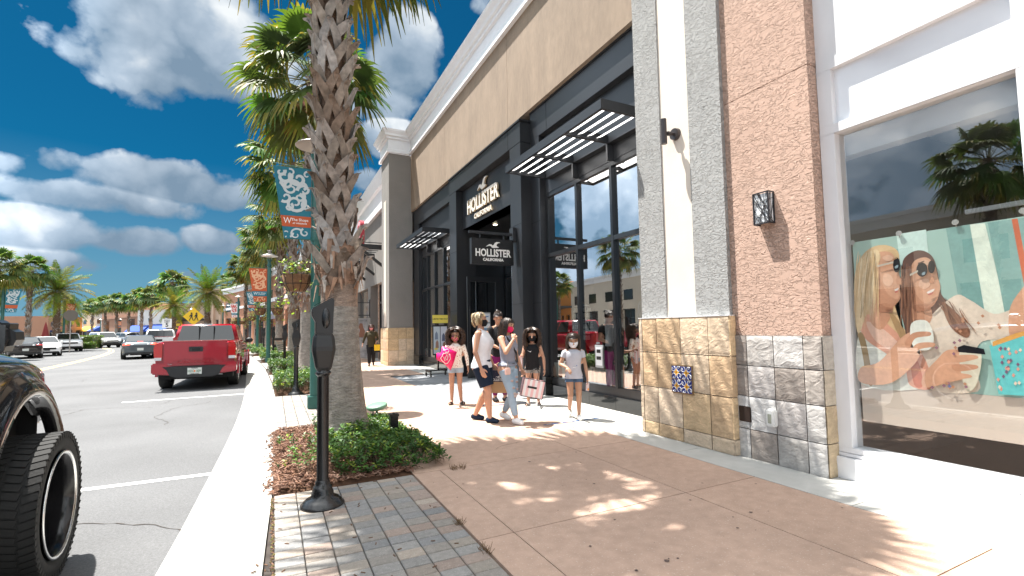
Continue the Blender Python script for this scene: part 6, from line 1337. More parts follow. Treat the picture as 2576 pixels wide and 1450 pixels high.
# ================================================================== PEOPLE
def cloth(name, col, **k): return mat(name, col, .85, bump=.35, bscale=14, bdist=.012, var=.05, vscale=18, spec=.2, **k)
SK = {}
def skin(c): 
    k = 'skin_%02d' % int(c[0]*100)
    if k not in MATS:
        m_ = mat(k, c, .48, var=.05, vscale=14, spec=.4); b = m_.node_tree.nodes['Principled BSDF']; b.inputs['Subsurface Weight'].default_value = .12; b.inputs['Subsurface Radius'].default_value = (.02, .008, .004); b.inputs['Subsurface Scale'].default_value = .5
    return MATS[k]
def V3(*a): return Vector(a)
def person(label, loc, rz, H, sk, pose, wear, hair, child=False, group='shoppers walking past the black fronted shop', vox=.0072):
    t = thing('person', label, 'person', loc, rz, group); r = random.Random(hash(label) % 999 if False else len(label)*7+int(H*100))
    hs = 1.20 if child else 1.0                       # head size relative to an adult's
    P = dict(Rsh=V3(.105, 0, .805), Lsh=V3(-.105, 0, .805), Rhip=V3(.052, 0, .505), Lhip=V3(-.052, 0, .505),
             Rel=V3(.135, -.01, .64), Rwr=V3(.135, .03, .495), Lel=V3(-.135, -.01, .64), Lwr=V3(-.135, .03, .495),
             Rkn=V3(.05, .015, .28), Ran=V3(.05, -.01, .045), Lkn=V3(-.05, .015, .28), Lan=V3(-.05, -.01, .045), neck=V3(0, -.008, .835), Rtoe=V3(.01, .075, 0), Ltoe=V3(-.01, .075, 0), Rhd=None, Lhd=None)
    if child:
        P['Rsh'] = V3(.098, 0, .785); P['Lsh'] = V3(-.098, 0, .785); P['neck'] = V3(0, -.006, .815); P['Rel'].x = .125; P['Rwr'].x = .128; P['Lel'].x = -.125; P['Lwr'].x = -.128
    for k_, v in pose.items():
        if k_ in P: P[k_] = V3(*v)
    for s in 'RL':
        d = (P[s+'wr']-P[s+'el']).normalized(); P[s+'hd'] = V3(*pose[s+'hd']) if s+'hd' in pose else d
    yaw, pit = pose.get('head', (0, 0)); hp = P['neck']+V3(0, .0, .035)
    HM = Matrix.Translation(hp) @ Matrix.Rotation(math.radians(yaw), 4, 'Z') @ Matrix.Rotation(math.radians(pit), 4, 'X') @ Matrix.Scale(hs, 4)
    def hd(x, y, z): return HM @ V3(x, y, z)
    HR = HM.to_3x3()
    def S_(p): return p*H
    g = wear.get('girth', 1.0)
    b = MB()
    def cap(a, c, ra, rb): b.cap(S_(a), S_(c), ra*H, rb*H, 14)
    def ell(c, rr, M=None): b.ell(S_(c), tuple(q*H for q in rr), n=18, m=12, M=M)
    ell(V3(0, -.008, .525), (.088*g, .066*g, .062)); ell(V3(0, .0, .60), (.070*g, .052*g, .085)); ell(V3(0, .0, .715), (.083*g, .060*g, .095)); ell(V3(0, -.03, .50), (.075*g, .050*g, .05))
    cap(P['Lsh']*.85+V3(0, 0, .005), P['Rsh']*.85+V3(0, 0, .005) if False else V3(P['Rsh'].x*.85, P['Rsh'].y, P['Rsh'].z), .034, .034)
    cap(P['neck']+V3(0, -.005, -.04), hp+V3(0, .0, .02), .033 if not child else .030, .029)
    for s in 'RL': cap(V3(P[s+'sh'].x*.75, 0, P[s+'sh'].z+.004), P['neck']+V3(0, -.005, -.005), .026, .028)
    if not child:
        for sx in (-1, 1): ell(V3(sx*.040, .048, .715), (.036, .030, .036))
    # head
    ell(hd(0, -.004, .075), (.048*hs, .058*hs, .056*hs), HR.normalized() if False else Matrix.Rotation(math.radians(yaw), 3, 'Z') @ Matrix.Rotation(math.radians(pit), 3, 'X'))
    RM = Matrix.Rotation(math.radians(yaw), 3, 'Z') @ Matrix.Rotation(math.radians(pit), 3, 'X')
    ell(hd(0, .016, .040), (.037*hs, .040*hs, .042*hs), RM); ell(hd(0, .034, .016), (.018*hs, .016*hs, .014*hs), RM)
    cap(hd(0, .050, .066), hd(0, .064, .045), .006*hs, .0085*hs)
    for sx in (-1, 1): ell(hd(sx*.047, -.004, .055), (.006*hs, .011*hs, .017*hs), RM); ell(hd(sx*.022, .040, .048), (.012*hs, .012*hs, .010*hs), RM)
    ell(hd(0, .048, .081), (.030*hs, .008*hs, .006*hs), RM)
    for s in 'RL':
        sx = 1 if s == 'R' else -1; hip, kn, an, sh, el, wr = (P[s+q] for q in ('hip', 'kn', 'an', 'sh', 'el', 'wr'))
        cap(hip, kn, .056*g, .033); m1 = kn.lerp(an, .3); back = V3(0, -.008, 0)
        cap(kn, m1+back, .031, .035*min(g, 1.1)); cap(m1+back, an, .034*min(g, 1.1), .0195); cap(hip+V3(0, -.02, .0), hip.lerp(kn, .4)+V3(0, -.006, 0), .055*g, .046*g)
        toe = P[s+'toe']; cap(an+V3(0, -.018, -.022)-toe*.0, an+toe+V3(0, 0, -.030 if toe.z > -.01 else -.012), .020, .015); cap(an, an+toe*.5+V3(0, 0, -.018), .020, .018)
        cap(sh, sh.lerp(el, .45), .030, .026); cap(sh.lerp(el, .45), el, .026, .0205); cap(el, el.lerp(wr, .3), .0215, .0215); cap(el.lerp(wr, .3), wr, .0215, .0140)
        # hand: palm, four fingers, thumb
        d = P[s+'hd'].normalized(); ref = V3(*pose.get(s+'palm', (-sx, 0, 0))); side = d.cross(ref).normalized(); nrm = side.cross(d).normalized()   # nrm: palm faces roughly along ref
        if nrm.dot(ref) < 0: nrm = -nrm
        pc = wr+d*.028; Mh = Matrix((side, d, nrm)).transposed(); ell(pc, (.0225, .030, .0115), Mh); curl = pose.get(s+'curl', .5)
        fs = 1 if side.dot(V3(0, 1, 0)) > 0 else -1
        for i in range(4):
            off_ = side*((i-1.5)*.0118*fs); L_ = (.040, .046, .043, .033)[3-i if fs > 0 else 3-i]; p0 = pc+d*.022+off_; dd = d
            for j, seg in enumerate((.45, .32, .25)):
                dd = (dd*math.cos(curl*.55)+nrm*math.sin(curl*.55)).normalized(); p1 = p0+dd*(L_*seg*1.08); cap(p0, p1, .0060-.0007*j, .0056-.0007*j); p0 = p1
        tb = pc+side*(.018*fs)-d*.010; t1 = tb+(side*fs*.6+d*.7+nrm*.35).normalized()*.024; t2 = t1+(d*.85+nrm*.35+side*fs*.1).normalized()*.020; cap(tb, t1, .0085, .0070); cap(t1, t2, .0070, .0055)
    body = b.build('body', skin(sk), t); remesh(body, vox*(H/1.6), 4, .5)
    # eyes and brows
    e = MB()
    for sx in (-1, 1): e.ell(S_(hd(sx*.0185, .0475, .068)), (.0075*hs*H, .003*H, .0036*hs*H), n=10, m=6, M=RM)
    e.build('eyes', mat('eye_dark', (.012, .008, .006), .15), t)
    e = MB()
    for sx in (-1, 1): e.tube([S_(hd(sx*.010, .0535, .081)), S_(hd(sx*.020, .0535, .0845)), S_(hd(sx*.031, .047, .081))], .0018*H*hs, 5)
    e.build('eyebrows', mat('brow', (.03, .02, .015), .8), t)
    # garments
    for nm, kind, mt, a in wear['items']:
        q = MB(); rm = None
        if kind == 'top':       # lofted torso garment: a = hem z, sleeve fraction, offset
            hem, slv, o_, neckw = a.get('hem', .47), a.get('sleeve', 0), a.get('off', .008), a.get('neck', .045)
            sh = P['Rsh'].z; wx = P['Rsh'].x
            Z = [hem, hem+.03, .56, .60, .65, .70, .74, .775, sh, sh+.018, sh+.030]
            RX = [.094*g+o_+a.get('flare', 0), .092*g+o_+a.get('flare', 0)*.7, .080*g+o_, .073*g+o_, .077*g+o_, .085*g+o_, .089*g+o_, .088*g+o_, (wx if not a.get('straps') else .078)+.004, wx*.72, neckw]
            RY = [.072*g+o_, .070*g+o_, .058*g+o_, .055*g+o_, .060*g+o_, .067*g+o_, .068*g+o_, .060*g+o_, .046+o_, .042, .038]
            V = []; n = 32
            for z, rx, ry in zip(Z, RX, RY):
                cy = -.006 if z < .58 else (.004 if (not child and .66 < z < .77) else 0)
                for j in range(n):
                    A = 2*PI*j/n; c_, s_ = math.cos(A), math.sin(A); pw = .85; bust = 0
                    if not child and .66 < z < .76 and s_ > 0: bust = .020*max(0, 1-abs(abs(c_)-.45)*2)
                    wr_ = .003*noise.noise(Vector((A*2, z*18, hem*9)))
                    V.append(S_(V3((abs(c_)**pw)*(1 if c_ > 0 else -1)*(rx+wr_), cy+(abs(s_)**pw)*(1 if s_ > 0 else -1)*(ry+bust+wr_), z)))
            q.add(V, [(i*n+j, i*n+(j+1) % n, (i+1)*n+(j+1) % n, (i+1)*n+j) for i in range(len(Z)-1) for j in range(n)], None, True)
            if slv:
                for s in 'RL':
                    s0, e0, w0 = P[s+'sh'], P[s+'el'], P[s+'wr']; inn = V3(s0.x*.80, s0.y, s0.z-.004)
                    pts = [inn, s0.lerp(e0, .08)]+([s0.lerp(e0, f) for f in np.linspace(.3, min(1, slv), 3)] if slv <= 1 else [s0.lerp(e0, .4), s0.lerp(e0, .75), e0, e0.lerp(w0, .25), e0.lerp(w0, .6), e0.lerp(w0, min(1, slv-1))])
                    rr = [.042]+[.040]+([.037, .036, .036] if slv <= 1 else [.034, .030, .027, .026, .022, .0185]); q.tube([S_(p) for p in pts], [x*H*g**.4 for x in rr], 18, caps=False)
        elif kind == 'legs':    # shorts / leggings / jeans: a = end fraction of leg, offset, flare
            o_ = a.get('off', .006); end = a.get('end', .5); fl = a.get('flare', 0)
            q.ell(S_(V3(0, -.008, .525)), ((.088*g+o_)*H, (.066*g+o_)*H, (.060+o_)*H), n=20, m=14); q.ell(S_(V3(0, -.03, .50)), ((.077*g+o_)*H, (.052*g+o_)*H, .054*H), n=20, m=12)
            q.ell(S_(V3(0, -.004, .555)), ((.080*g+o_)*H, (.060*g+o_)*H, .035*H), n=20, m=12)
            for s in 'RL':
                hip, kn, an = P[s+'hip'], P[s+'kn'], P[s+'an']
                def lp(f): return hip.lerp(kn, f) if f <= 1 else kn.lerp(an, f-1)+V3(0, -.008*math.sin(PI*(f-1)), 0)
                def rd(f): return (.058*g+(.035-.058*g)*f if f <= 1 else (.035 if f < 1.35 else .035-(f-1.35)*.022))+o_+fl*min(1, f)
                fs_ = list(np.linspace(0, end, 3 if end < 1 else 9)); q.tube([S_(lp(f)) for f in fs_], [rd(f)*H for f in fs_], 20)
            rm = vox*1.15
        elif kind == 'shoe':
            for s in 'RL':
                an, toe = P[s+'an'], P[s+'toe']; tz = V3(toe.x, toe.y, 0).normalized()*toe.length if toe.z > -.01 else toe; w = a.get('w', .026)
                c0, c1 = an+V3(0, -.014, -.020)-toe.normalized()*.004, an+toe*.92+V3(0, 0, -.026 if toe.z > -.01 else -.010); q.cap(S_(c0), S_(c1), w*H, w*.86*H, 16); q.cap(S_(an+V3(0, -.004, -.006)), S_(an.lerp(c1, .5)), (.0245 if a.get('high') else .018)*H, w*.8*H, 14)
                if a.get('sole'): pass
            rm = vox
        elif kind == 'slide':
            for s in 'RL':
                an, toe = P[s+'an'], P[s+'toe']; d_ = V3(toe.x, toe.y, 0).normalized(); sd = V3(d_.y, -d_.x, 0); c = an+d_*.030; base = an.z-.045
                pts = []
                for i in range(16): A = 2*PI*i/16; pts.append(c+d_*(.068*math.cos(A))+sd*(.027*math.sin(A)))
                pts = [S_(V3(p.x, p.y, base)) for p in pts]; q.add([p for p in pts]+[p+V3(0, 0, .016*H) for p in pts], [tuple(range(16))[::-1], tuple(range(16, 32))]+[(i, (i+1) % 16, (i+1) % 16+16, i+16) for i in range(16)])
                st = [S_(c+d_*.025+sd*(.026*math.cos(A))+V3(0, 0, -an.z+base+.012+.032*math.sin(A))) for A in np.linspace(0, PI, 9)]
                for i in range(8):
                    a0, a1 = st[i], st[i+1]; w = d_*.022*H; q.add([a0-w, a0+w, a1+w, a1-w], [(0, 1, 2, 3)], None, True)
        elif kind == 'mask':
            n, m2 = 12, 8; V = []
            for j in range(m2+1):
                for i in range(n+1):
                    A = math.radians(-68+136*i/n); v = j/m2; z = .062-.060*v; bulge = 1+.10*math.sin(PI*v)
                    rx, ry = (.046-.013*v**2)*bulge, (.060-.010*v**2)*bulge; y = -.002+ry*math.cos(A)+.006*math.exp(-(A*2.2)**2)*math.sin(PI*min(1, v*1.1)); V.append(S_(hd(rx*math.sin(A)*1.02, y, z)))
            q.add(V, [(j*(n+1)+i, j*(n+1)+i+1, (j+1)*(n+1)+i+1, (j+1)*(n+1)+i) for j in range(m2) for i in range(n)], None, True)
            for sx in (-1, 1): q.tube([S_(hd(sx*.041, .022, .058)), S_(hd(sx*.050, -.006, .066)), S_(hd(sx*.050, -.008, .04)), S_(hd(sx*.037, .018, .012))], .0016*H, 4)
        elif kind == 'glasses':
            for sx in (-1, 1):
                C_ = S_(hd(sx*.020, .060, .068)); ring = [C_+RM @ V3(.015*hs*H*math.cos(A), 0, .0125*hs*H*math.sin(A)) for A in np.linspace(0, 2*PI, 15)]
                if a.get('dark'): q.add(ring[:-1], [tuple(range(14))])
                q.tube(ring, .0014*H, 4); q.tube([C_+RM @ V3(sx*.015*hs*H, 0, 0), S_(hd(sx*.048, .0, .066))], .0013*H, 4)
            q.tube([S_(hd(-.006, .061, .07)), S_(hd(.006, .061, .07))], .0014*H, 4)
        elif kind == 'custom': a['f'](q, S_, P, hd, H)
        o = q.build(nm, mt, t)
        if rm: remesh(o, rm*(H/1.6), 3, .5)
    # hair
    hm = MB(); st = hair['style']; cols = hair['cols']; n = hair.get('n', 170)
    cap_ = MB()
    V = []; nn, mm = 20, 12
    for j in range(mm+1):
        th = PI*.62*j/mm
        for i in range(nn):
            A = 2*PI*i/nn; fr = max(0, math.sin(A)); z = math.cos(th); rxy = math.sin(th)
            x, y, zz = .0535*rxy*math.cos(A), -.006+.0635*rxy*math.sin(A), .076+.0625*z
            if fr > .35 and zz < .098: zz = .098+(.098-zz)*.02; y = min(y, .052)
            V.append(S_(hd(x, y, zz)))
    cap_.add(V, [(i+j*nn, (i+1) % nn+j*nn, (i+1) % nn+(j+1)*nn, i+(j+1)*nn) for j in range(mm) for i in range(nn)], cols[0], True)
    hm = cap_
    for i in range(n):
        A = r.uniform(0, 2*PI); fr = math.sin(A); th = r.uniform(.25, 1.45) if st == 'bob' or st == 'long' else r.uniform(.08, 1.5)
        if fr > .55: th = min(th, .75)
        x, y, z = .053*math.sin(th)*math.cos(A), -.006+.063*math.sin(th)*math.sin(A), .077+.062*math.cos(th)
        out = V3(math.cos(A), math.sin(A), 0); c = r.choice(cols)
        if st == 'bun':
            p0 = V3(x, y, z); hb = V3(0, -.068, .115); p2 = hb+V3(r.uniform(-.012, .012), 0, r.uniform(-.01, .01)); md_ = (p0+p2)/2; nrm = (md_-V3(0, -.006, .075)).normalized(); md_ = V3(0, -.006, .075)+nrm*.066; path = [p0, md_, p2]; rad = [.004, .0045, .003]
        else:
            L_ = hair['len']*r.uniform(.8, 1.1); side_ = abs(math.cos(A)); steps = 7 if st != 'curly' else 14; p0 = V3(x, y, z)*1.0; path = [p0]; 
            if fr > .45: out = V3(.9*(1 if math.cos(A) > 0 else -1), .45, 0).normalized()
            vol = hair.get('vol', .012)
            if st == 'curly': path = [p0+V3(x, y, .05).normalized()*vol*.15, p0+V3(x*.7, y*.7, .045).normalized()*vol*.55]; z += vol*.25; x0_ = 1
            for k_ in range(1, steps+1):
                f = k_/steps; zz = z-L_*f; rr = 1
                px = out.x*(.052+vol*math.sin(PI*min(1, f*.9+.1))); py = -.006+out.y*(.060+vol*math.sin(PI*min(1, f*.9+.1)))
                if st == 'bob' and f > .6: px *= 1-.25*(f-.6)/.4; py *= 1-.15*(f-.6)/.4
                if zz < -.01 and st in ('long', 'curly'): py = py*1.0-.0; px *= 1.05
                if py > .03 and zz < .085: py = .03
                cu = hair.get('curl', 0); ph = k_*2.1+i
                path.append(V3(px+cu*math.cos(ph), py+cu*math.sin(ph), zz))
            rad = [hair.get('rad', .0042)]*(len(path)-1)+[hair.get('rad', .0042)*.4]
        hm.tube([S_(hd(*p)) for p in path], [q_*H for q_ in rad], 5, c, caps=False)
    if st == 'bun': hm.ell(S_(hd(0, -.078, .118)), (.022*H, .02*H, .022*H), cols[0])
    hm.build('hair', mat('hair_strands', (1, 1, 1), .38, attr=True, var=.15, vscale=60, spec=.5), t)
    return t, P, HM
def hdg(dx, dy): return math.atan2(-dx, dy)
CUR = [(.028, .014, .009), (.045, .023, .014), (.07, .036, .020), (.02, .011, .008)]
m_navy = cloth('navy_twill', (.012, .022, .045)); m_denim = cloth('light_denim', (.30, .40, .50)); m_denimd = cloth('blue_denim', (.07, .12, .20)); m_whc = cloth('white_pique', (.80, .80, .83)); m_blkc = cloth('black_jersey', (.014, .014, .016)); m_plum = cloth('plum_leggings', (.16, .012, .10)); m_grt = cloth('grey_rib', (.26, .27, .33)); m_grtee = cloth('grey_marl', (.48, .48, .53)); m_grs = cloth('grey_shorts', (.27, .26, .25)); m_brsw = cloth('brown_knit', (.055, .045, .025)); m_sole = mat('rope_sole', (.62, .52, .36), .9); m_sneak = mat('white_leather', (.80, .80, .80), .45)
m_flor = cloth('floral_cotton', (.80, .77, .70))
nt = m_flor.node_tree; vo = nt.nodes.new('ShaderNodeTexVoronoi'); vo.inputs['Scale'].default_value = 32; tcn = nt.nodes.new('ShaderNodeTexCoord'); nt.links.new(tcn.outputs['Object'], vo.inputs['Vector']); rp = nt.nodes.new('ShaderNodeValToRGB'); rp.color_ramp.elements[0].position = .22; rp.color_ramp.elements[0].color = (.42, .12, .08, 1); rp.color_ramp.elements[1].position = .30; rp.color_ramp.elements[1].color = (.80, .77, .70, 1); nt.links.new(vo.outputs['Distance'], rp.inputs[0]); nt.links.new(rp.outputs[0], nt.nodes['Principled BSDF'].inputs['Base Color'])
m_pmask = mat('pattern_mask', (.05, .03, .08), .8); nt = m_pmask.node_tree; vo = nt.nodes.new('ShaderNodeTexVoronoi'); vo.inputs['Scale'].default_value = 90; tcn = nt.nodes.new('ShaderNodeTexCoord'); nt.links.new(tcn.outputs['Object'], vo.inputs['Vector']); rp = nt.nodes.new('ShaderNodeValToRGB'); rp.color_ramp.interpolation = 'CONSTANT'; rp.color_ramp.elements[0].color = (.02, .015, .03, 1); rp.color_ramp.elements[1].position = .5; rp.color_ramp.elements[1].color = (.7, .08, .25, 1); e_ = rp.color_ramp.elements.new(.75); e_.color = (.5, .35, .08, 1); sp_ = nt.nodes.new('ShaderNodeSeparateColor'); nt.links.new(vo.outputs['Color'], sp_.inputs[0]); nt.links.new(sp_.outputs[0], rp.inputs[0]); nt.links.new(rp.outputs[0], nt.nodes['Principled BSDF'].inputs['Base Color'])
def collar(q, S_, P, hd, H):
    n = 14
    for s in (-1, 1):
        pts = [V3(s*.004, .052, .795), V3(s*.030, .035, .835), V3(s*.036, -.012, .857), V3(0, -.040, .862)]; lo = [V3(s*.022, .058, .775), V3(s*.052, .035, .815), V3(s*.056, -.015, .835), V3(0, -.052, .838)]
        q.add([S_(p) for p in pts]+[S_(p) for p in lo], [(0, 1, 5, 4), (1, 2, 6, 5), (2, 3, 7, 6)], None, True)
def straps(q, S_, P, hd, H):
    for s in (-1, 1): 
        z = P['Rsh'].z
        for dx in (-.012, -.004, .004, .012): q.tube([S_(V3(s*(.052+dx), .052, z-.04)), S_(V3(s*(.058+dx), .030, z+.022)), S_(V3(s*(.060+dx), -.005, z+.036)), S_(V3(s*(.052+dx), -.044, z-.02))], .0052*H, 5)
# 1 woman in white sleeveless polo
wA, PA, _ = person('woman in white sleeveless polo and navy shorts with short blonde hair and black mask', (2.83, 6.72, 0), hdg(.72, -.69), 1.625, (.50, .27, .18),
    dict(Rkn=(.050, .075, .285), Ran=(.05, .085, .046), Lkn=(-.05, .03, .282), Lan=(-.055, -.10, .05), Rtoe=(.012, .078, .0), Ltoe=(-.01, .075, -.004), Rel=(.150, -.01, .645), Rwr=(.150, .045, .50), Lel=(-.140, -.01, .645), Lwr=(-.145, .05, .515), head=(8, 4), Rcurl=.5),
    dict(girth=1.13, items=[('polo_top', 'top', m_whc, dict(hem=.495, off=.010, flare=.002)), ('collar', 'custom', m_whc, dict(f=collar)), ('shorts', 'legs', m_navy, dict(end=.80, off=.012, flare=.014)), ('slip_on_shoes', 'shoe', m_navy, dict(w=.025)), ('mask', 'mask', m_blkc, {})]),
    dict(style='bob', cols=[(.42, .30, .15), (.62, .50, .30), (.30, .19, .10), (.70, .60, .42), (.10, .06, .04)], len=.082, vol=.016, n=280, rad=.0045))
# 2 teenager in ripped jeans
def bandB(q, S_, P, hd, H):
    q.tube([S_(V3(.086*math.cos(A), -.006+.068*math.sin(A), .565)) for A in np.linspace(0, 2*PI, 25)], .009*H, 6)
def crossbody(q, S_, P, hd, H):
    pts = [V3(.075, .02, .845), V3(.03, .072, .76), V3(-.03, .085, .66), V3(-.07, .062, .57)]
    for a, c in zip(pts, pts[1:]): q.bar(S_(a), S_(c), .022*H, .004*H, up=(0, 1, 0))
def rips(q, S_, P, hd, H):
    for s, fs_ in (('R', (.45, .75, 1.0, 1.1)), ('L', (.5, .8, 1.02, .3))):
        hip, kn, an = P[s+'hip'], P[s+'kn'], P[s+'an']
        for f in fs_:
            c = (hip.lerp(kn, f) if f <= 1 else kn.lerp(an, f-1))+V3(0, (.058+(.035-.058)*min(1, f))+.010, 0)
            for k_ in range(4): q.tube([S_(c+V3(-.020, -.006, k_*.005-.008)), S_(c+V3(0, .003, k_*.005-.009)), S_(c+V3(.018, -.006, k_*.005-.008))], .0022*H, 4, (.75, .75, .76) if k_ % 2 else (.45, .22, .14))
wB, PB, _ = person('teenage girl in grey tank top and ripped light jeans holding her pink mask', (3.13, 6.45, 0), hdg(.42, -.91), 1.53, (.52, .29, .19),
    dict(Rkn=(.045, .075, .29), Ran=(.03, .115, .048), Lkn=(-.045, .035, .275), Lan=(-.055, -.11, .070), Ltoe=(-.01, .060, -.035), Rel=(.145, .095, .680), Rwr=(.062, .125, .800), Rhd=(-.42, -.35, .84), Rpalm=(-.6, -.7, 0), Lel=(-.140, -.01, .645), Lwr=(-.150, .05, .50), Lcurl=1.4, head=(10, -12), Rcurl=1.1),
    dict(girth=1.0, items=[('tank_top', 'top', m_grt, dict(hem=.545, off=.005, straps=1, neck=.06)), ('shoulder_straps', 'custom', m_grt, dict(f=straps)), ('ripped_jeans', 'legs', m_denim, dict(end=1.86, off=.004, flare=.001)), ('rips', 'custom', mat('rip_threads', (1, 1, 1), .9, attr=True), dict(f=rips)), ('belt', 'custom', m_blkp, dict(f=bandB)), ('bag_strap', 'custom', m_blkp, dict(f=crossbody)), ('trainers', 'shoe', m_sneak, dict(w=.030, high=1)), ('mask', 'mask', cloth('hot_pink_cloth', (.75, .03, .13)), {})]),
    dict(style='long', cols=[(.030, .016, .010), (.045, .024, .015), (.02, .012, .009)], len=.24, vol=.018, n=240, rad=.0045, curl=.005))
def watch(q): pass
MB().tube([PB['Rwr']*1.53+Vector((.0, -.02, -.03))+Vector((.024*math.cos(a), .024*math.sin(a), 0)) for a in np.linspace(0, 2*PI, 13)], .008, 5).build('watch', m_blkp, wB)
pk = thing('small_purse', 'small pale pink purse swinging from the teenage girl belt', 'purse', (3.02, 6.24, .72), .3); MB().box(-.05, .05, -.02, .02, 0, .10).build('pouch', mat('blush_leather', (.75, .50, .44), .5), pk, bevel=.012); MB().tube([(-.03, 0, .10), (0, 0, .19), (.02, 0, .10)], .004, 5).build('cord', m_gal, pk)
# 3 woman behind
wC, PC, _ = person('woman in black tee and plum leggings with tied dark hair, behind the teenage girl', (3.86, 8.35, 0), hdg(.05, -1), 1.70, (.44, .24, .16),
    dict(Rkn=(.05, .03, .285), Lkn=(-.05, .06, .285), Lan=(-.05, .04, .046), Rel=(.15, .02, .655), Rwr=(.07, .14, .60), Lel=(-.15, .02, .655), Lwr=(-.06, .14, .60), head=(-20, -18)),
    dict(girth=1.06, items=[('tee', 'top', m_blkc, dict(hem=.50, off=.008, sleeve=.5)), ('leggings', 'legs', m_plum, dict(end=1.88, off=.003)), ('trainers', 'shoe', m_blkc, dict(w=.025))]),
    dict(style='bun', cols=[(.02, .012, .010), (.035, .02, .015)], n=150))
# 4 curly girl with pink bag
def fr(S, k): return k
gL, PL, _ = person('curly haired girl in floral top and glasses holding up a pink carrier bag', (3.03, 8.47, 0), hdg(-.33, -.94), 1.37, (.44, .25, .165),
    dict(Rkn=(.052, .01, .275), Ran=(.055, -.01, .045), Lkn=(-.052, .015, .275), Lan=(-.072, -.01, .045), Ltoe=(-.03, .068, 0), Rtoe=(.02, .07, 0), Rel=(.150, -.02, .665), Rwr=(.175, .085, .655), Rhd=(0, .5, .8), Rcurl=1.6, Lel=(-.150, -.01, .64), Lwr=(-.165, .02, .50), head=(-4, -2)),
    dict(girth=.88, items=[('floral_top', 'top', m_flor, dict(hem=.49, off=.018, sleeve=1.9, flare=.006)), ('denim_shorts', 'legs', cloth('pale_denim', (.36, .46, .55)), dict(end=.36, off=.005, flare=.010)), ('slides', 'slide', m_blkp, {}), ('mask', 'mask', m_pmask, {}), ('glasses', 'glasses', m_blkp, {})]),
    dict(style='curly', cols=CUR+[(.10, .055, .03)], len=.20, vol=.048, n=420, rad=.0042, curl=.017), child=True)
# 5 girl in black tank
gR, PR, _ = person('curly haired girl in black sports vest and black mask beside the black pilaster', (4.19, 7.62, 0), hdg(-.62, -.78), 1.335, (.44, .25, .165),
    dict(Rkn=(.052, .03, .275), Ran=(.06, .04, .045), Lkn=(-.052, .01, .275), Lan=(-.065, -.05, .045), Ltoe=(-.02, .07, 0), Rel=(.130, .05, .650), Rwr=(.115, .175, .665), Rhd=(0, .95, .2), Lel=(-.150, -.01, .63), Lwr=(-.165, .03, .485), head=(8, 0)),
    dict(girth=.95, items=[('vest', 'top', m_blkc, dict(hem=.475, off=.016, straps=1, neck=.05)), ('shoulder_straps', 'custom', m_blkc, dict(f=straps)), ('grey_shorts', 'legs', m_grs, dict(end=.34, off=.002)), ('slides', 'slide', m_grs, {}), ('mask', 'mask', m_blkc, {})]),
    dict(style='curly', cols=CUR, len=.24, vol=.044, n=400, rad=.0042, curl=.017), child=True)
sw_ = MB(); sw_.prism([(-.045, .012), (-.02, -.014), (.045, .016), (-.012, -.002), (-.028, .0)], 'y', 0, .004); o = sw_.build('tick_emblem', m_whc, gR); o.location = (.035*1.0, .105, .965); o.rotation_euler = (-.1, 0, -.25)
# 6 small girl in front
def prints(q, S_, P, hd, H):
    for cx, cz, c, w, h in ((.028, .70, (.20, .05, .14), .018, .024), (.028, .735, (.55, .25, .15), .010, .010), (-.040, .705, (.60, .06, .10), .020, .012), (-.030, .69, (.65, .25, .3), .012, .008), (-.025, .63, (.15, .2, .4), .012, .012), (-.025, .645, (.8, .8, .8), .010, .012), (0, .605, (.85, .85, .85), .02, .004)):
        q.ell(S_(V3(cx, .073-abs(cx)*.25, cz)), (w*H, .0035*H, h*H), c, n=10, m=6)
gF, PF_, _ = person('small girl in grey tee, denim shorts and white clogs looking down, nearest the windows', (4.10, 6.16, 0), hdg(-.48, -.88), 1.285, (.42, .235, .15),
    dict(Rkn=(.048, .045, .285), Ran=(.05, -.14, .085), Rtoe=(.008, .050, -.045), Lkn=(-.050, .035, .28), Lan=(-.045, .04, .047), Rel=(.155, -.01, .640), Rwr=(.085, .11, .610), Rhd=(-.35, .6, -.5), Rpalm=(0, -.4, -1), Lel=(-.140, -.01, .63), Lwr=(-.150, .04, .485), head=(0, -20)),
    dict(girth=.88, items=[('tee', 'top', m_grtee, dict(hem=.475, off=.020, sleeve=.42, flare=.008)), ('tee_print', 'custom', mat('print_colours', (1, 1, 1), .8, attr=True), dict(f=prints)), ('denim_shorts', 'legs', m_denimd, dict(end=.34, off=.006, flare=.014)), ('clogs', 'shoe', mat('white_rubber', (.80, .79, .74), .5), dict(w=.031)), ('mask', 'mask', m_whc, {})]),
    dict(style='long', cols=[(.03, .018, .013), (.06, .035, .022), (.02, .012, .01)], len=.20, vol=.016, n=230, rad=.0046, curl=.006), child=True)
# 7 woman in brown, further along
wD, PD, _ = person('woman in brown sweater, black trousers and sunglasses near the grey pier', (3.42, 19.2, 0), hdg(-.15, -.99), 1.60, (.46, .26, .18),
    dict(Rkn=(.05, .05, .285), Ran=(.05, .07, .045), Lkn=(-.05, .02, .28), Lan=(-.05, -.12, .07), Ltoe=(0, .05, -.04), Rel=(.165, -.02, .66), Rwr=(.205, .01, .52), Lel=(-.15, -.01, .66), Lwr=(-.125, .10, .585), head=(0, 0)),
    dict(girth=1.12, items=[('sweater', 'top', m_brsw, dict(hem=.46, off=.012, sleeve=1.75)), ('trousers', 'legs', m_blkc, dict(end=1.95, off=.008, flare=.004)), ('shoes', 'shoe', m_blkc, dict(w=.024)), ('mask', 'mask', cloth('pink_mask', (.75, .28, .28)), {}), ('sunglasses', 'glasses', m_blkp, dict(dark=1))]),
    dict(style='long', cols=[(.05, .02, .015), (.03, .015, .012)], len=.20, vol=.018, n=150, rad=.0055), vox=.010, group='people further along the pavement')
p8 = at(766, 855, 42.5)
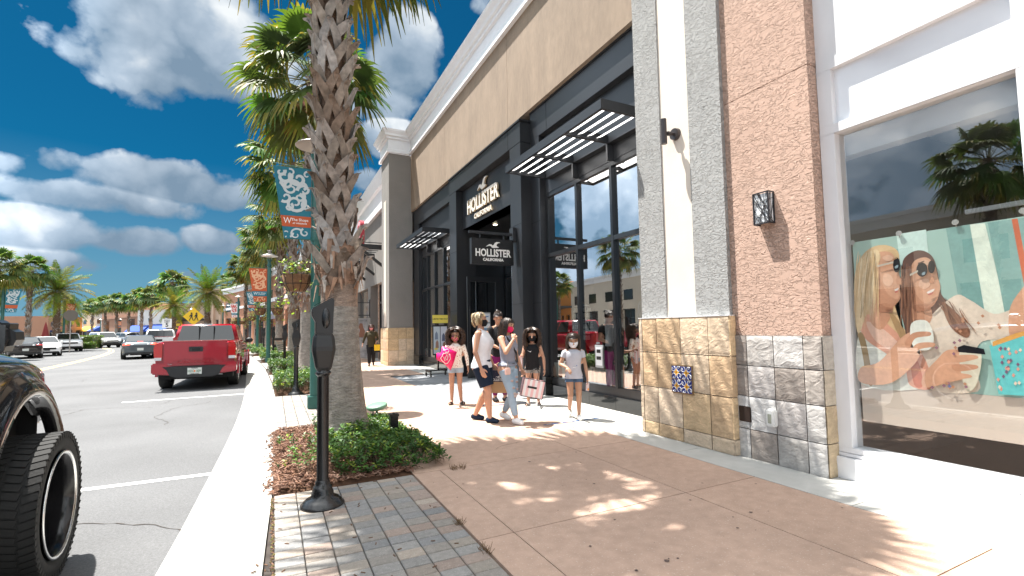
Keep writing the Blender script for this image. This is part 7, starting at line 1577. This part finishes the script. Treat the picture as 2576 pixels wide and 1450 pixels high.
wE, _, _ = person('distant woman with fair hair and yellow top walking away under the palms', (p8.x, p8.y, 0), hdg(.05, 1), 1.66, (.50, .28, .18), dict(Rkn=(.05, .06, .285), Ran=(.05, .08, .045), Lkn=(-.05, .0, .28), Lan=(-.05, -.12, .06)),
    dict(girth=1.05, items=[('yellow_top', 'top', cloth('yellow_cloth', (.75, .5, .12)), dict(hem=.56, off=.006, straps=1)), ('blue_jeans', 'legs', cloth('mid_denim', (.18, .28, .42)), dict(end=1.9, off=.008)), ('shoes', 'shoe', m_blkc, {})]),
    dict(style='long', cols=[(.5, .36, .18), (.35, .24, .12)], len=.12, vol=.014, n=90, rad=.006), vox=.013, group='people further along the pavement')
# ------------------------------------------------------------------ carried things
def world_pt(t, P, key, H): M = parent_matrix(t); return M @ (P[key]*H)
def gusset_bag(name, label, top, rz, w, h, d, m_, hcol=m_blkp, tilt=0, hl=.14, lower=None):
    t = thing(name, label, 'bag', (top.x, top.y, top.z-hl-h), rz); t.rotation_euler = (0, tilt, rz)
    b = MB(); b.add([(-w/2, -d/2, 0), (w/2, -d/2, 0), (w/2, d/2, 0), (-w/2, d/2, 0), (-w/2, -d/2, h), (w/2, -d/2, h), (w/2, d/2, h), (-w/2, d/2, h), (-w/2, 0, h*.45), (-w/2+.015, 0, h), (w/2, 0, h*.45), (w/2-.015, 0, h)], [(0, 3, 2, 1), (0, 1, 5, 4), (2, 3, 7, 6), (0, 4, 9, 8), (3, 8, 9, 7), (0, 8, 3), (1, 10, 11, 5), (10, 2, 6, 11), (1, 2, 10)])
    b.build('bag_body', m_, t)
    for y in (-d/2, d/2): MB().tube([(-w*.2, y, h-.03), (-w*.18, y*.6, h+hl*.6), (0, 0, h+hl), (w*.18, y*.6, h+hl*.6), (w*.2, y, h-.03)], .004, 6).build('handle', hcol, t)
    return t
m_kraft = mat('kraft_paper', (.50, .32, .17), .8, var=.06, vscale=8, bump=.3, bscale=10)
bp_ = world_pt(wA, PA, 'Lwr', 1.625)+Vector((.06, .0, -.06))
bg = gusset_bag('shopping_bag', 'kraft and navy paper bag held by the woman in white', Vector((3.10, 6.78, .86)), -.15, .30, .34, .13, m_kraft, m_kraft, .06, .12)
MB().box(-.151, .151, -.067, .067, .17, .341).build('navy_panel', mat('navy_print', (.02, .022, .05), .6), bg)
b = MB(); put_text(b, 'HOLLISTER', (-.03, -.069, .20), (1, 0, 0), (0, 0, 1), size=.052, ext=.001, sx=.85, off=.001); b.prism([(-.02+p[0]*.10, .24+p[1]*.10) for p in GULL], 'y', -.0695, -.068); put_text(b, 'SOCAL', (.153, 0, .265), (0, 0, 1), (0, -1, 0), size=.055, ext=.001); b.build('bag_lettering', m_wht, bg)
bg = gusset_bag('shopping_bag', 'pink and white striped bag with black edges held by the teenage girl', Vector((3.42, 6.30, .80)), -.28, .33, .27, .12, mat('blush_paper', (.80, .50, .50), .55), m_blkp, .22, .17)
for i in range(4): MB().box(-.145+i*.078, -.107+i*.078, -.0625, .0625, .004, .266).build('white_stripe', mat('white_paper', (.80, .78, .77), .6), bg)
MB().box(-.167, .167, -.0635, -.0615, 0, .010).box(-.167, .167, -.0635, -.0615, .262, .272).box(-.167, -.159, -.0635, -.0615, 0, .27).box(.159, .167, -.0635, -.0615, 0, .27).box(.164, .167, -.06, -.052, 0, .27).box(.164, .167, .052, .06, 0, .27).build('black_edging', m_blkp, bg)
MB().box(-.09, .05, -.065, -.063, .135, .165).build('label_strip', m_blkp, bg)
# pink carrier bag: puckered sheet bag held at the top corner
t = thing('shopping_bag', 'hot pink plastic bag with white line drawing held by the floral top girl', 'bag', (2.90, 8.26, .62), hdg(-.33, -.94)+PI)
W2c = lambda x, y: ((1650+x/3.626)/1.5901, (1250+y/3.626)/1.5901)
O = Vector((2.90, 8.26, .62)); nb = Vector((-.33, -.94, 0)).normalized(); 
def onbag(px, dn=0):
    x, y = W2c(*px); d = ray(x, y); return CPOS+d*((O-CPOS).dot(nb)/d.dot(nb))+nb*dn
out = [(430, 490), (500, 515), (645, 575), (612, 690), (555, 842), (500, 790), (440, 730), (345, 690), (352, 590), (412, 590)]
c0 = (480, 650); b = MB(); V = [onbag(c0, .06)]+[onbag(((p[0]+c0[0])/2, (p[1]+c0[1])/2), .05+.015*math.sin(i*2.1)) for i, p in enumerate(out)]+[onbag(p, .0) for p in out]+[onbag(c0, -.06)]
n = len(out); F = [(0, 1+i, 1+(i+1) % n) for i in range(n)]+[(1+i, 1+n+i, 1+n+(i+1) % n, 1+(i+1) % n) for i in range(n)]+[(2*n+1, 1+n+(i+1) % n, 1+n+i) for i in range(n)]
b.add(V, F, None, True); P_(b, 'bag_body', mat('pink_plastic', (.82, .012, .15), .25, bump=.6, bscale=9, bdist=.03), t)
b = MB()
for path in ([(445, 550), (510, 530), (530, 560), (500, 600), (450, 590), (430, 640), (410, 660), (430, 700), (480, 745), (510, 735), (550, 670), (540, 600), (525, 620)], [(455, 640), (470, 700), (490, 690), (480, 650), (500, 610), (515, 640), (505, 690)], [(475, 575), (520, 590), (500, 570)]): b.tube([onbag(p, .064) for p in path], .005, 5)
P_(b, 'line_drawing', m_wht, t)
p_ = world_pt(gF, PF_, 'Lwr', 1.285); t = thing('paper_packet', 'small clear packet with orange sweets hanging from the small girl hand', 'packet', (p_.x-.02, p_.y-.03, p_.z-.20), .4); MB().prism([(-.035, .01), (.03, 0), (.04, .12), (-.02, .13)], 'y', -.008, .008).build('packet', mat('clear_plastic_bag', (.70, .55, .55), .3), t); MB().ell((.005, -.008, .03), (.02, .01, .018)).build('sweet', mat('orange_sweet', (.8, .3, .03), .4), t)
p_ = world_pt(wD, PD, 'Lwr', 1.60); t = gusset_bag('shopping_bag', 'bright yellow bag with black base carried by the woman in brown', Vector((p_.x, p_.y-.05, p_.z-.03)), .1, .20, .30, .08, mat('yellow_paper', (.85, .55, .02), .5), m_blkp, 0, .08); MB().box(-.101, .101, -.041, .041, 0, .07).build('black_base', m_blkp, t); put_text(MB(), 'BOLLER', (0, -.042, .085), (1, 0, 0), (0, 0, 1), size=.035, ext=.001).build('bag_lettering', m_blkp, t) if False else None
p_ = world_pt(gR, PR, 'Rwr', 1.335); t = thing('shopping_bag', 'folded pink striped paper bag held forward by the girl in black vest', 'bag', (p_.x-.05, p_.y-.06, p_.z-.25), .5); MB().prism([(-.03, 0), (.03, 0), (.045, .26), (-.045, .26)], 'y', -.01, .01).build('bag_body', mat('blush_paper'), t); MB().box(-.012, .012, -.0125, .0125, .004, .255).build('stripe', mat('white_paper'), t)
# wheeled sign stand by the entrance
t = thing('sign_stand', 'black wheeled stand with fashion posters and small yellow card', 'sign', (4.36, 13.7, 0), .05)
b = MB(); b.box(-.32, .32, -.02, .02, .16, .19).box(-.32, -.28, -.22, .22, .14, .19).box(.28, .32, -.22, .22, .14, .19).box(-.02, .02, -.02, .02, .19, 1.55); b.build('frame', m_mb, t)
for x in (-.30, .30):
    for y in (-.2, .2): MB().tube([(x-.015, y, .06), (x+.015, y, .06)], .055, 14).box(x-.01, x+.01, y-.01, y+.01, .08, .15).build('castor', m_mb, t)
MB().box(-.18, .30, -.035, -.021, .62, 1.50).build('poster_board', m_blkp, t); b = MB(); b.box(-.15, .05, -.038, -.035, .66, 1.46, (.55, .62, .68)).box(.07, .27, -.038, -.035, .66, 1.46, (.60, .62, .70))
for cx, cz, c in ((-.06, 1.2, (.2, .25, .35)), (.16, 1.15, (.1, .12, .2)), (-.04, .95, (.35, .2, .15)), (.18, .9, (.3, .15, .1))): b.prism([(cx-.05, cz-.12), (cx+.05, cz-.12), (cx+.04, cz+.05), (cx, cz+.12), (cx-.04, cz+.05)], 'y', -.040, -.038, c)
b.box(-.13, -.02, -.040, -.038, .78, .83, (.75, .6, .1)); b.build('poster', mat('printed_card'), t)
yc = MB().box(-.18, .30, -.05, -.035, 1.56, 1.80).build('yellow_card', mat('yellow_card', (.82, .68, .12), .6), t); put_text(MB(), 'LIMITED TIME ONLY', (.06, -.052, 1.68), (1, 0, 0), (0, 0, 1), size=.052, ext=.001, off=.001).build('card_lettering', m_blkp, yc)
# floor tapes
def tape(label, x0, x1, y0, y1, z=.004):
    t = thing('floor_tape', label, 'floor marking', ((x0+x1)/2, (y0+y1)/2, 0)); b = MB(); d = Vector((x1-x0, y1-y0, 0)).normalized(); n_ = Vector((-d.y, d.x, 0))*.025; P0, P1 = Vector((x0, y0, z)), Vector((x1, y1, z))
    b.add([P0-n_, P1-n_, P1+n_, P0+n_], [(0, 1, 2, 3)]); P_(b, 'tape', mat('navy_tape', (.02, .07, .20), .5), t); b = MB()
    L = (P1-P0).length; k_ = 0.05
    while k_ < L-.15: q = P0+d*k_+Vector((0, 0, .003)); b.add([q-n_*.4, q+d*.08-n_*.4, q+d*.08+n_*.4, q+n_*.4], [(0, 1, 2, 3)]); k_ += .19
    P_(b, 'tape_print', m_wht, t)
tape('blue printed floor tape under the small girl', 3.46, 4.45, 6.0, 6.03); tape('blue printed floor tape behind the teenage girl, partly hidden', 3.35, 4.2, 8.02, 7.92)
# notices on the entrance door and window
b = MB(); 
for i, (z0, z1, c) in enumerate(((1.56, 1.80, None), (1.24, 1.52, None), (.98, 1.20, 'r'))):
    t = thing('notice', ('upper white notice in clear sleeve on the shop door', 'white face mask notice on the shop door', 'red bordered notice lowest on the shop door')[i], 'notice', (5.36, 12.46, z0)); P_(MB().box(5.22, 5.52, 12.47, 12.478, z0-.02, z1+.03), 'sleeve', mat('grey_sleeve', (.35, .37, .38), .3), t)
    P_(MB().box(5.24, 5.50, 12.462, 12.469, z0, z1), 'paper', mat('red_paper', (.6, .04, .03), .6) if c else mat('notice_paper', (.75, .77, .80), .6), t)
    P_(MB().box(5.28, 5.46, 12.459, 12.461, z0+(.05 if c else .03), z0+.15), 'print', m_wht if c else mat('blue_print', (.15, .3, .5), .6), t) if i else P_(MB().box(5.28, 5.46, 12.459, 12.461, z0+.14, z0+.17), 'print', mat('blue_print', (.15, .3, .5), .6), t)
t = thing('notice', 'white notice taped low inside the big window', 'notice', (5.15, 6.95, .75)); P_(MB().box(5.155, 5.16, 6.82, 7.05, .66, 1.06), 'sleeve', mat('grey_sleeve'), t); P_(MB().box(5.150, 5.154, 6.85, 7.02, .70, 1.02), 'paper', mat('notice_paper'), t); P_(MB().box(5.147, 5.149, 6.88, 6.99, .92, .98).box(5.147, 5.149, 6.87, 7.0, .80, .86), 'print', m_blkp, t)
# clothes on display inside
m_plaid = mat('plaid_cloth', (.6, .62, .6), .9); nt = m_plaid.node_tree; N = nt.nodes; L_ = nt.links; tcn = N.new('ShaderNodeTexCoord'); sx_ = N.new('ShaderNodeSeparateXYZ'); L_.new(tcn.outputs['Object'], sx_.inputs[0]); prev = None
for ax_ in (1, 2):
    m1 = N.new('ShaderNodeMath'); m1.operation = 'MULTIPLY'; m1.inputs[1].default_value = 9; L_.new(sx_.outputs[ax_], m1.inputs[0]); m2 = N.new('ShaderNodeMath'); m2.operation = 'FRACT'; L_.new(m1.outputs[0], m2.inputs[0]); m3 = N.new('ShaderNodeMath'); m3.operation = 'LESS_THAN'; m3.inputs[1].default_value = .22; L_.new(m2.outputs[0], m3.inputs[0])
    if prev: m4 = N.new('ShaderNodeMath'); m4.operation = 'MAXIMUM'; L_.new(prev, m4.inputs[0]); L_.new(m3.outputs[0], m4.inputs[1]); prev = m4.outputs[0]
    else: prev = m3.outputs[0]
mxn = N.new('ShaderNodeMix'); mxn.data_type = 'RGBA'; mxn.inputs['A'].default_value = (.62, .64, .62, 1); mxn.inputs['B'].default_value = (.02, .03, .06, 1); L_.new(prev, mxn.inputs['Factor']); L_.new(mxn.outputs['Result'], N['Principled BSDF'].inputs['Base Color'])
def hung(label, x, y, z, m_, w=.5, h=.75, long=False):
    t = thing('hanging_shirt', label, 'shirt', (x, y, z-h), 0); b = MB()
    b.prism([(-w*.36, 0), (w*.36, 0), (w*.38, h*.68), (w*.5, h*.25), (w*.62, h*.3), (w*.46, h*.9), (w*.14, h), (-w*.14, h), (-w*.46, h*.9), (-w*.62, h*.3), (-w*.5, h*.25), (-w*.38, h*.68)], 'x', -.06, .06); b.build('shirt', m_, t, bevel=.02)
    MB().tube([(0, -w*.2, h-.01), (0, 0, h+.05), (0, w*.2, h-.01)], .008, 6).tube([(0, 0, h+.05), (0, 0, h+.12)], .004, 5).build('hanger', mat('wood_hanger', (.4, .22, .1), .5), t)
hung('white shirt with dark checks hanging in the left big window', 5.6, 8.05, 1.85, m_plaid); hung('blue denim jacket hanging in the right big window', 5.6, 6.1, 1.85, cloth('jacket_denim', (.10, .16, .22)))
mn = thing('mannequin', 'dark mannequin in white top and grey trousers inside the window', 'mannequin', (5.65, 7.15, .2), 1.3)
b = MB(); b.cap((0, 0, .86), (0, 0, 1.30), .11, .13).cap((-.16, 0, 1.34), (-.2, .02, 1.05), .045, .04).cap((.16, 0, 1.34), (.2, .02, 1.05), .045, .04).cap((0, 0, 1.3), (0, 0, 1.45), .06, .05).ell((0, 0, 1.55), (.075, .09, .11)); o = b.build('torso_form', mat('mannequin_brown', (.10, .04, .025), .4), mn); remesh(o, .012, 3)
MB().lathe([(.15, .82), (.14, 1.0), (.15, 1.2), (.16, 1.32), (.06, 1.38)], n=20, caps=False).build('white_top', m_whc, mn); b = MB().cap((-.08, 0, .85), (-.09, 0, .05), .09, .06).cap((.08, 0, .85), (.09, 0, .05), .09, .06); remesh(b.build('trousers', m_grs, mn), .012, 3)
# ================================================================== DISPLAY POSTER in the white shopfront
XP = 4.72
def pp(x, y): p = CPOS+ray(x, y)*0; d = ray(x, y); q = CPOS+d*(XP/d.x); return (q.y, q.z)
t = thing('display_poster', 'large poster of two laughing women in sunglasses with coffee cups', 'poster', (XP, 1.7, .51))
lay = [0]
def PO(name, pts, c, smooth=True, par=None, rough=.45):
    P = [pp(*p) for p in pts]
    if smooth:
        Q = []; n = len(P)
        for i in range(n):
            a, b_, c_, d_ = P[i-1], P[i], P[(i+1) % n], P[(i+2) % n]
            for k_ in range(5): u = k_/5; Q.append(tuple(.5*((2*b_[j])+(-a[j]+c_[j])*u+(2*a[j]-5*b_[j]+4*c_[j]-d_[j])*u*u+(-a[j]+3*b_[j]-3*c_[j]+d_[j])*u**3) for j in (0, 1)))
        P = Q
    lay[0] += 1; x = XP-.0012-.00012*lay[0]; bmm = bmesh.new(); vs = [bmm.verts.new((x, *p)) for p in P]; f = bmm.faces.new(vs); bmesh.ops.triangulate(bmm, faces=[f], ngon_method='EAR_CLIP')
    V = [tuple(v.co) for v in bmm.verts]; bmm.verts.index_update(); F = [tuple(v.index for v in f.verts) for f in bmm.faces]; bmm.free()
    m_ = MB().add(V, F); return P_(m_, name, mat('print_%02d%02d%02d' % tuple(int(v*99) for v in c), c, rough, var=.10, vscale=9, var2=(.06, 40)), t)
P_(MB().box(XP, XP+.01, -.6, 2.487, .513, .838), 'beige_strip', mat('beige_board', (.60, .51, .44), .6), t); P_(MB().box(XP, XP+.01, -.6, 2.487, .84, 2.117), 'print_sheet', mat('poster_teal', (.36, .55, .50), .45, var=.15, vscale=1.2), t)
sk_ = (.64, .36, .235); skd = (.56, .29, .18); skl = (.72, .46, .33); bl = (.66, .47, .26); bld = (.42, .27, .13); br = (.12, .06, .045)
PO('backdrop_column', [(2255, 590), (2330, 578), (2350, 800), (2290, 860)], (.55, .72, .68), False)
PO('backdrop_column', [(2435, 566), (2478, 562), (2530, 780), (2500, 880), (2470, 800)], (.72, .80, .70), False); PO('backdrop_column', [(2380, 575), (2440, 565), (2480, 800), (2420, 800)], (.20, .38, .36), False); PO('backdrop_column', [(2485, 561), (2576, 548), (2640, 536), (2640, 780), (2530, 800)], (.22, .40, .38), False); PO('backdrop_post', [(2545, 552), (2560, 550), (2600, 760), (2590, 790)], (.60, .13, .05), False)
PO('blonde_hair', [(2150, 700), (2165, 650), (2195, 622), (2235, 618), (2262, 640), (2255, 700), (2250, 760), (2270, 820), (2300, 860), (2260, 870), (2210, 850), (2170, 850), (2152, 800)], bl)
PO('long_brown_hair', [(2268, 690), (2275, 650), (2310, 630), (2345, 645), (2360, 690), (2368, 740), (2400, 770), (2440, 800), (2455, 850), (2440, 872), (2400, 850), (2350, 830), (2340, 790), (2330, 860), (2290, 880), (2275, 820), (2262, 760)], br)
PO('floral_blouse', [(2330, 810), (2400, 745), (2440, 755), (2500, 790), (2560, 780), (2560, 850), (2470, 860), (2450, 920), (2460, 985), (2330, 975), (2300, 880)], (.72, .62, .52))
PO('raised_arm', [(2540, 780), (2576, 720), (2640, 640), (2640, 760), (2590, 840), (2545, 860)], sk_)
PO('white_blouse', [(2160, 840), (2200, 830), (2270, 860), (2310, 900), (2330, 975), (2168, 966)], (.68, .70, .64)); PO('patterned_scarf', [(2160, 800), (2205, 795), (2260, 840), (2320, 890), (2345, 975), (2290, 970), (2275, 920), (2230, 890), (2175, 850)], (.68, .34, .24))
PO('scarf_fold', [(2180, 810), (2225, 830), (2275, 880), (2262, 890), (2205, 860)], (.75, .50, .40)); PO('scarf_fold', [(2290, 900), (2312, 915), (2322, 970), (2300, 968)], (.55, .17, .10)); PO('bag_strap', [(2158, 840), (2176, 850), (2196, 960), (2182, 960), (2168, 880)], (.30, .20, .08))
PO('neck', [(2205, 720), (2245, 760), (2240, 800), (2215, 830), (2188, 800)], skd); PO('neck', [(2290, 740), (2335, 765), (2345, 800), (2320, 830), (2290, 810)], skd)
PO('face', [(2205, 640), (2240, 635), (2256, 660), (2262, 690), (2272, 712), (2264, 722), (2266, 750), (2248, 768), (2222, 765), (2205, 730), (2200, 690)], sk_); PO('face', [(2298, 660), (2330, 648), (2352, 668), (2360, 700), (2366, 722), (2360, 745), (2345, 765), (2318, 768), (2300, 740), (2290, 700)], sk_)
PO('blonde_hair', [(2160, 680), (2175, 645), (2205, 628), (2215, 650), (2200, 690), (2195, 740), (2180, 790), (2160, 840), (2152, 780)], (.74, .58, .36)); PO('hair_lock', [(2238, 790), (2256, 800), (2285, 850), (2300, 880), (2270, 860)], bld); PO('hair_lock', [(2170, 700), (2180, 690), (2176, 760), (2164, 800)], bld); PO('hair_lock', [(2275, 700), (2290, 670), (2296, 700), (2292, 780), (2300, 850), (2284, 860)], (.22, .11, .075)); PO('hair_lock', [(2370, 760), (2410, 790), (2440, 830), (2430, 850), (2390, 820)], (.26, .12, .07))
PO('cheek_shade', [(2212, 700), (2230, 735), (2250, 752), (2262, 752), (2248, 768), (2222, 765), (2206, 735)], skd); PO('cheek_shade', [(2292, 705), (2305, 740), (2325, 762), (2345, 765), (2318, 769), (2298, 742)], skd)
PO('cheek_light', [(2225, 690), (2240, 692), (2248, 708), (2236, 722), (2222, 710)], skl); PO('cheek_light', [(2316, 705), (2334, 702), (2340, 718), (2326, 728), (2312, 720)], skl); PO('forehead_light', [(2220, 648), (2238, 642), (2248, 652), (2232, 658)], skl); PO('forehead_light', [(2312, 660), (2330, 654), (2344, 664), (2326, 668)], skl)
PO('nose_shade', [(2258, 692), (2270, 708), (2266, 716), (2256, 714)], skd); PO('nose_shade', [(2344, 692), (2352, 708), (2346, 714), (2338, 710)], skd); PO('neck_shade', [(2212, 765), (2244, 772), (2238, 784), (2212, 784)], (.42, .20, .12)); PO('neck_shade', [(2300, 768), (2342, 768), (2336, 780), (2304, 784)], (.42, .20, .12))
rh = random.Random(5)
for i in range(46):
    x0 = rh.uniform(2156, 2212); y0 = rh.uniform(630, 700); w = rh.uniform(1.2, 2.6); dx = rh.uniform(-14, 4); PO('hair_strand', [(x0, y0), (x0+w, y0), (x0+w+dx*.6, y0+60), (x0+w*.5+dx, y0+rh.uniform(90, 150)), (x0+dx*.6, y0+60)], rh.choice([(.80, .66, .44), (.50, .34, .17), (.70, .50, .28), (.86, .74, .54)]))
for i in range(50):
    lx = rh.random() < .5; x0 = rh.uniform(2268, 2296) if lx else rh.uniform(2362, 2430); y0 = rh.uniform(660, 760) if lx else 745+(x0-2362)*.6+rh.uniform(-8, 30); w = rh.uniform(1.2, 2.6); dx = rh.uniform(-4, 8) if lx else rh.uniform(14, 34); dy = rh.uniform(60, 110) if lx else rh.uniform(28, 52); PO('hair_strand', [(x0, y0), (x0+w, y0), (x0+w+dx*.5, y0+dy*.5), (x0+dx, y0+dy), (x0+dx*.5, y0+dy*.5)], rh.choice([(.26, .12, .07), (.18, .08, .05), (.34, .17, .10)]))
for cx, cy, rx, ry in ((2258, 667, 9, 19), (2322, 679, 14, 18), (2346, 672, 9, 16)): PO('sunglass_lens', [(cx+rx*math.cos(a), cy+ry*math.sin(a)) for a in np.linspace(0, 2*PI, 9)[:-1]], (.02, .02, .025), rough=.1)
for cx, cy in ((2258, 665), (2326, 682)): PO('lens_glint', [(cx-4, cy+6), (cx+4, cy+2), (cx+3, cy+9), (cx-3, cy+11)], (.25, .35, .40))
PO('sunglass_arm', [(2210, 668), (2250, 658), (2250, 663), (2210, 673)], (.55, .50, .42), False); PO('sunglass_arm', [(2292, 690), (2312, 680), (2312, 685), (2292, 695)], (.55, .50, .42), False)
PO('smile', [(2253, 729), (2263, 725), (2262, 730), (2256, 733)], (.76, .70, .66)); PO('smile', [(2335, 735), (2353, 727), (2350, 734), (2339, 739)], (.78, .72, .68)); PO('lip', [(2254, 734), (2262, 731), (2260, 736), (2255, 737)], (.5, .16, .13)); PO('lip', [(2337, 740), (2351, 735), (2347, 741), (2340, 743)], (.5, .16, .13)); PO('eyebrow', [(2248, 652), (2260, 648), (2260, 651), (2249, 655)], (.35, .2, .1), False); PO('eyebrow', [(2312, 662), (2328, 656), (2328, 659), (2313, 665)], (.12, .06, .04), False); PO('jaw_shade', [(2224, 762), (2248, 766), (2262, 754), (2266, 745), (2260, 762), (2246, 774), (2226, 770)], (.50, .25, .15)); PO('jaw_shade', [(2316, 766), (2344, 766), (2360, 748), (2366, 735), (2360, 756), (2344, 774), (2320, 774)], (.48, .24, .15))
PO('forearm', [(2168, 925), (2215, 910), (2270, 850), (2310, 830), (2345, 828), (2330, 850), (2290, 870), (2320, 880), (2300, 920), (2240, 965), (2168, 962)], sk_); PO('white_cup', [(2295, 815), (2335, 808), (2352, 850), (2340, 880), (2300, 872)], (.74, .76, .70)); PO('finger', [(2280, 862), (2300, 838), (2340, 835), (2342, 845), (2305, 852), (2290, 880)], skd); PO('finger', [(2290, 890), (2310, 865), (2350, 862), (2352, 872), (2315, 880), (2300, 905)], sk_)
PO('forearm', [(2325, 945), (2360, 905), (2390, 880), (2450, 885), (2468, 895), (2440, 905), (2465, 915), (2440, 930), (2460, 945), (2400, 960), (2330, 975)], sk_); PO('paper_cup', [(2418, 880), (2470, 886), (2462, 960), (2440, 985), (2425, 960)], (.66, .62, .50)); PO('cup_lid', [(2412, 874), (2428, 868), (2478, 878), (2482, 892), (2414, 886)], (.02, .02, .025), False); PO('finger', [(2395, 896), (2450, 893), (2462, 902), (2410, 912)], sk_); PO('finger', [(2400, 918), (2455, 918), (2460, 928), (2410, 934)], skd); PO('finger', [(2395, 938), (2440, 942), (2445, 950), (2400, 954)], sk_)
PO('gift_bag', [(2492, 870), (2576, 845), (2660, 830), (2660, 1000), (2515, 992)], (.14, .55, .56), False); PO('gift_bag_top', [(2500, 860), (2560, 838), (2660, 815), (2660, 830), (2576, 846), (2500, 872)], (.72, .38, .10), False)
rq = random.Random(8)
for i in range(26): cx, cy = rq.uniform(2505, 2570), rq.uniform(875, 980); PO('blossom', [(cx-4, cy), (cx, cy-6), (cx+5, cy-1), (cx+1, cy+5)], rq.choice([(.75, .35, .28), (.2, .12, .2), (.80, .62, .5)]), False)
for i in range(22): cx, cy = rq.choice([(rq.uniform(2410, 2540), rq.uniform(790, 850)), (rq.uniform(2350, 2420), rq.uniform(850, 890)), (rq.uniform(2340, 2440), rq.uniform(960, 975))]); PO('blouse_flower', [(cx-5, cy), (cx, cy-4), (cx+5, cy+1), (cx, cy+5)], rq.choice([(.15, .2, .4), (.3, .15, .2), (.5, .25, .15)]), False)
for x, y in ((2147, 617), (2264, 594), (2406, 566), (2576, 537)): yy, zz = pp(x, y-6); q = thing('suction_hook', ('leftmost clear suction hook over the poster', 'second clear suction hook from the left over the poster', 'third clear suction hook from the left over the poster', 'rightmost clear suction hook over the poster')[[2147, 2264, 2406, 2576].index(x)], 'hook', (4.70, yy, zz)); MB().tube([(0, 0, 0), (.012, 0, 0)], [.022, .012], 14).build('cup', mat('clear_rubber', (.35, .36, .36), .1), q); MB().tube([(.005, 0, -.01), (.012, 0, -.035)], .003, 5).build('hook', m_gal, q)
